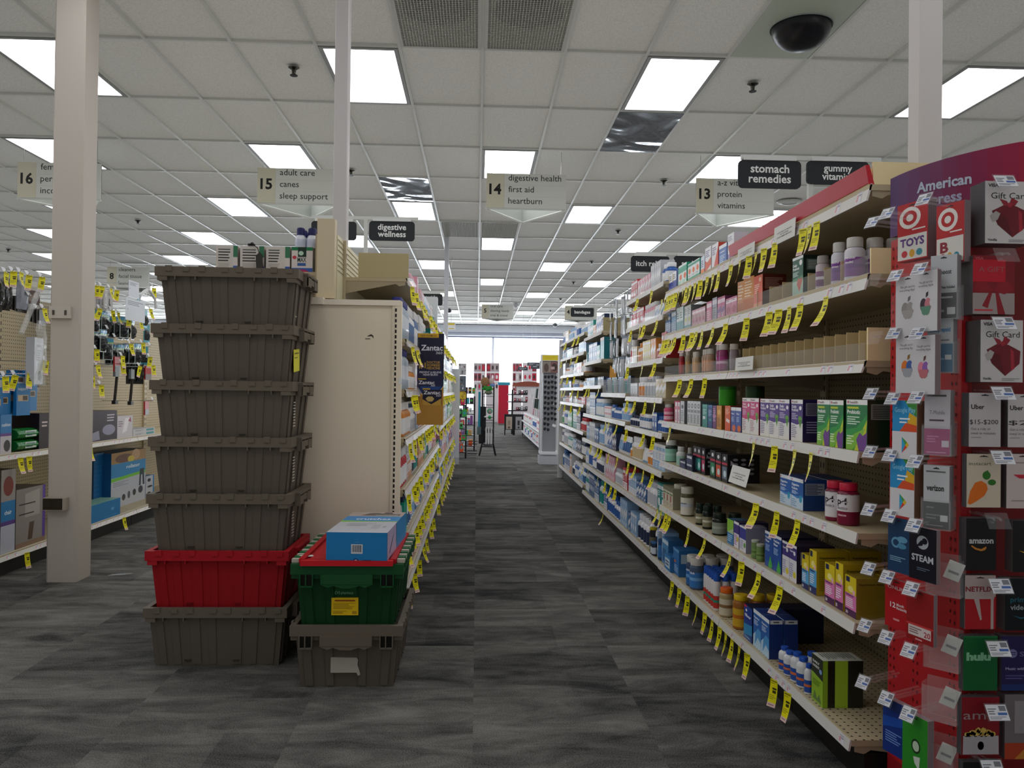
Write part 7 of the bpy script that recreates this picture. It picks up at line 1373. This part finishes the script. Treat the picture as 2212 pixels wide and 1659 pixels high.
pocket(2022, 985, 'clear pocket holding the white and magenta phone cards', ('phone_card', 'white and magenta prepaid phone card reading T-Mobile', '#c4bfc6', (('b', 0, .40, '#a82a74'), ('t', 'T-Mobile', .2, .62, .09, '#8a7f8c', .6, .0), ('l', .2, .8, .5, .56, 1, '#5a4f5c'), ('r', .68, .96, .12, .22, '#d9cfd8'), ('l', .1, .6, .18, .30, 3, '#d07ab0'), ('l', .1, .9, .02, .05, 1, '#d9a0c4'), ('l', .1, .9, .88, .94, 1, '#555')), .160), X=1.13)
pocket(2020, 1145, 'clear pocket holding the white and charcoal phone cards', ('phone_card', 'white and charcoal prepaid phone card reading verizon', '#bfc1c4', (('b', 0, .42, '#2f3135'), ('t', 'verizon', .12, .60, .13, '#2c2d31', .68, .03), ('r', .66, .95, .12, .22, '#d2d3d6'), ('t', 'verizon', .12, .32, .05, '#8f9196', .3), ('l', .1, .7, .14, .24, 2, '#77797e'), ('l', .1, .9, .88, .93, 1, '#666'), ('l', .1, .8, .03, .07, 1, '#888')), .155), X=1.13)
for k, (x, y) in enumerate(((2036, 1288), (2031, 1448), (2027, 1560), (2020, 1680))): pocket(x, y, f'empty clear card pocket, {ordn(k)} below the charcoal phone cards', None, True, X=1.135, w=.078, h=.092)
# cards on the front face
def fcard(x0, x1, y0, y1, name, label, base, art, Y=1.885, dep=.05, edge='#4f5052', slot=False, w=None, **kw):
    a = at(x0, y1, Y=Y); b = at(x1, y0, Y=Y); ww = w or (b.x-a.x); h = b.z-a.z
    return card(name, label, ww, h, base, art, (a.x+ww/2, Y, b.z), 0, dep, edge, slot=slot, **kw)
BOW = (('t', 'VISA', .06, .91, .07, '#2c2c34', .22, .03), ('t', 'Gift Card', .12, .72, .14, '#2a2a30', .80, .0), ('p', [(.14, .52), (.40, .62), (.66, .60), (.94, .50), (.92, .30), (.58, .10), (.26, .30)], '#6d1a26'), ('p', [(.14, .52), (.44, .44), (.58, .10), (.26, .30)], '#5a141f'), ('p', [(.70, .54), (.78, .50), (.80, .22), (.72, .18)], '#a02a38'), ('p', [(.40, .60), (.30, .72), (.46, .68), (.5, .62)], '#8f2433'), ('p', [(.5, .62), (.56, .74), (.70, .68), (.62, .60)], '#8f2433'), ('e', .52, .62, .05, .04, '#a02a38'), ('p', [(.10, .44), (.22, .52), (.32, .48), (.26, .38), (.16, .34)], '#a9a2a0'), ('t', 'Vanilla', .05, .04, .05, '#3c3c40', .2), ('l', .5, .95, .02, .07, 2, '#8a8a8e'))
fcard(2128, 2230, 393, 525, 'bow_gift_card', 'white gift card with dark red bow box, top of the display front', '#cbc6c6', BOW, dep=.06)
fcard(2101, 2192, 553, 678, 'red_gift_card', 'glossy red gift card reading A GIFT with a bow', '#7c1420', (('r', 0, .78, .55, .93, '#b8162c'), ('t', 'VISA', .05, .93, .06, '#c05a64', .2), ('t', 'A GIFT', .14, .72, .13, '#9a5a5e', .62, .0), ('b', 0, .36, '#9c8f8f'), ('p', [(0, .40), (.25, .36), (.5, .40), (.3, .56), (.1, .54)], '#8a1a28'), ('p', [(.5, .40), (.75, .34), (1, .42), (.85, .56), (.62, .54)], '#8a1a28'), ('p', [(.38, .36), (.46, .36), (.36, .1), (.22, .14)], '#8a1a28'), ('p', [(.54, .36), (.62, .36), (.78, 0), (.6, 0)], '#8a1a28'), ('l', .04, .5, .04, .1, 1, '#c2323a')), dep=.05)
fcard(2118, 2210, 692, 825, 'bow_gift_card', 'white gift card with dark red bow box, lower one', '#c6c1c2', BOW, dep=.06)
UB = lambda s_: (('t', 'Uber', .06, .70, .12, '#141416', .42, .02), ('t', s_, .02, .42, .12, '#2a2a2e', .90, .0), ('t', 'Get a ride or', .06, .31, .07, '#6a686c', .62, 0), ('t', 'meal in minutes', .06, .23, .07, '#6a686c', .78, 0), ('l', .06, .4, .16, .19, 1, '#8f8c90'))
fcard(2093, 2162, 849, 965, 'ride_gift_card', 'white ride gift card reading Uber $15-$200', '#bcb5b7', UB('$15-$200'), slot=True, dep=.03)
fcard(2177, 2246, 852, 966, 'ride_gift_card', 'white ride gift card reading Uber $25 at the photo edge', '#bcb5b7', UB('$25'), slot=True, dep=.05)
CAR = (('t', 'instacart', .06, .79, .09, '#5d6a50', .66, .0), ('p', [(.03, .08), (.10, .30), (.24, .46), (.42, .50), (.58, .44), (.62, .34), (.52, .22), (.30, .12), (.10, .05)], '#d2691c'), ('e', .58, .60, .12, .08, '#2f6d24'), ('e', .74, .47, .12, .055, '#2f6d24'), ('p', [(.5, .66), (.62, .70), (.66, .56), (.56, .52)], '#2f6d24'))
fcard(2088, 2162, 981, 1096, 'carrot_gift_card', 'cream gift card with orange carrot reading instacart', '#c6b9a6', CAR, slot=True, dep=.02)
fcard(2174, 2244, 981, 1098, 'delivery_gift_card', 'pinkish gift card with small red mark beside the carrot card', '#c0b2b0', (('p', [(.2, .62), (.6, .62), (.7, .55), (.4, .55)], '#b8243a'), ('l', .2, .7, .82, .86, 1, '#8f7f80'), ('l', .15, .6, .12, .16, 1, '#8f7f80')), slot=True, dep=.03)
fcard(2087, 2152, 1120, 1232, 'amazon_card', 'black gift card reading amazon with orange smile', '#141416', (('t', 'amazon', .5, .52, .16, '#b9b9bc', .82, .03, 'C'), ('p', [(.16, .46), (.3, .40), (.5, .37), (.62, .39), (.68, .43), (.66, .46), (.5, .41), (.34, .43), (.18, .485)], '#b8752c')), slot=True, dep=.03)
fcard(2188, 2250, 1125, 1236, 'amazon_card', 'second black gift card at the photo edge', '#161618', (('p', [(.2, .42), (.5, .34), (.8, .42), (.5, .38)], '#b8902c'),), slot=True, dep=.03)
fcard(2084, 2151, 1243, 1359, 'film_gift_card', 'white and red streaming gift card reading NETFLIX', '#aa9a98', (('t', 'NETFLIX', .02, .70, .13, '#7a1a22', .92, .02), ('b', 0, .60, '#a0161e'), ('r', .0, .95, .56, .62, '#aa9a98'), ('p', [(.28, .58), (.46, .58), (.55, .18), (.5, .16)], '#aa9a98'), ('r', .84, .93, 0, .62, '#aa9a98')), slot=True, dep=.02)
fcard(2171, 2240, 1250, 1362, 'video_gift_card', 'black gift card reading prime video', '#0f1418', (('t', 'prime', .16, .55, .14, '#1f5a6a', .6, .02), ('t', 'video', .16, .40, .14, '#8f979c', .55, .02), ('p', [(.2, .3), (.5, .22), (.8, .28), (.5, .25)], '#1f5a6a')), dep=.03)
fcard(2081, 2155, 1374, 1492, 'hulu_gift_card', 'green streaming gift card reading hulu', '#0f5a2e', (('t', 'hulu', .08, .56, .19, '#7fb892', .72, .06), ('b', .97, 1, '#1a6a3a')), dep=.02)
fcard(2163, 2234, 1374, 1492, 'music_gift_card', 'purple music gift card with round logo', '#231c4c', (('e', .34, .68, .14, .08, '#6d6d9a'), ('r', .24, .44, .69, .705, '#231c4c'), ('r', .25, .43, .655, .668, '#231c4c'), ('t', 'Sp', .55, .63, .12, '#5d5d86', .3), ('t', 'Music without', .12, .38, .07, '#9c98b8', .8), ('l', .12, .9, .2, .3, 2, '#4d4780'), ('b', 0, .12, '#1c2f66')), dep=.03)
pop = [('e', .12+.76*((k*37) % 19)/19, .34+.10*(1-abs(((k*37) % 19)/19-.5)*2)*((k % 4)/3)+.02, .055, .04, ['#c2a44a', '#b3923c', '#d0b868'][k % 3], 8) for k in range(46)]
fcard(2077, 2159, 1506, 1632, 'cinema_gift_card', 'dark red cinema gift card reading amc with popcorn', '#7c1420', (('t', 'amc', .04, .62, .22, '#9a8488', .85, .0), *pop, ('p', [(.02, .02), (.98, .02), (.97, .34), (.03, .34)], '#a59fa4'), ('e', .5, .17, .085, .075, '#9c1f28')), dep=.02)
fcard(2170, 2240, 1500, 1640, 'grey_gift_card', 'grey gift card with red and orange base at the photo edge', '#6b6468', (('b', 0, .25, '#a03a20'), ('p', [(.3, 0), (1, .35), (1, 0)], '#b8762c'), ('r', .3, .9, .4, .9, '#8a8488')), dep=.03)
fcard(2080, 2160, 1646, 1740, 'yellow_gift_card', 'dark and yellow gift card cut by the photo bottom', '#18181c', (('p', [(.6, .2), (1, .6), (1, .3)], '#b8a01c'),), dep=.02)
for k, (x, y) in enumerate([(2168, 386), (2170, 545), (2165, 692), (2163, 843), (2162, 981), (2152, 1118), (2158, 1258), (2153, 1393), (2150, 1530), (2140, 1650)]):
    p = at(x, y, Y=1.862); h_ = peg(p, 0, .09, k not in (1, 5), tw=.050)
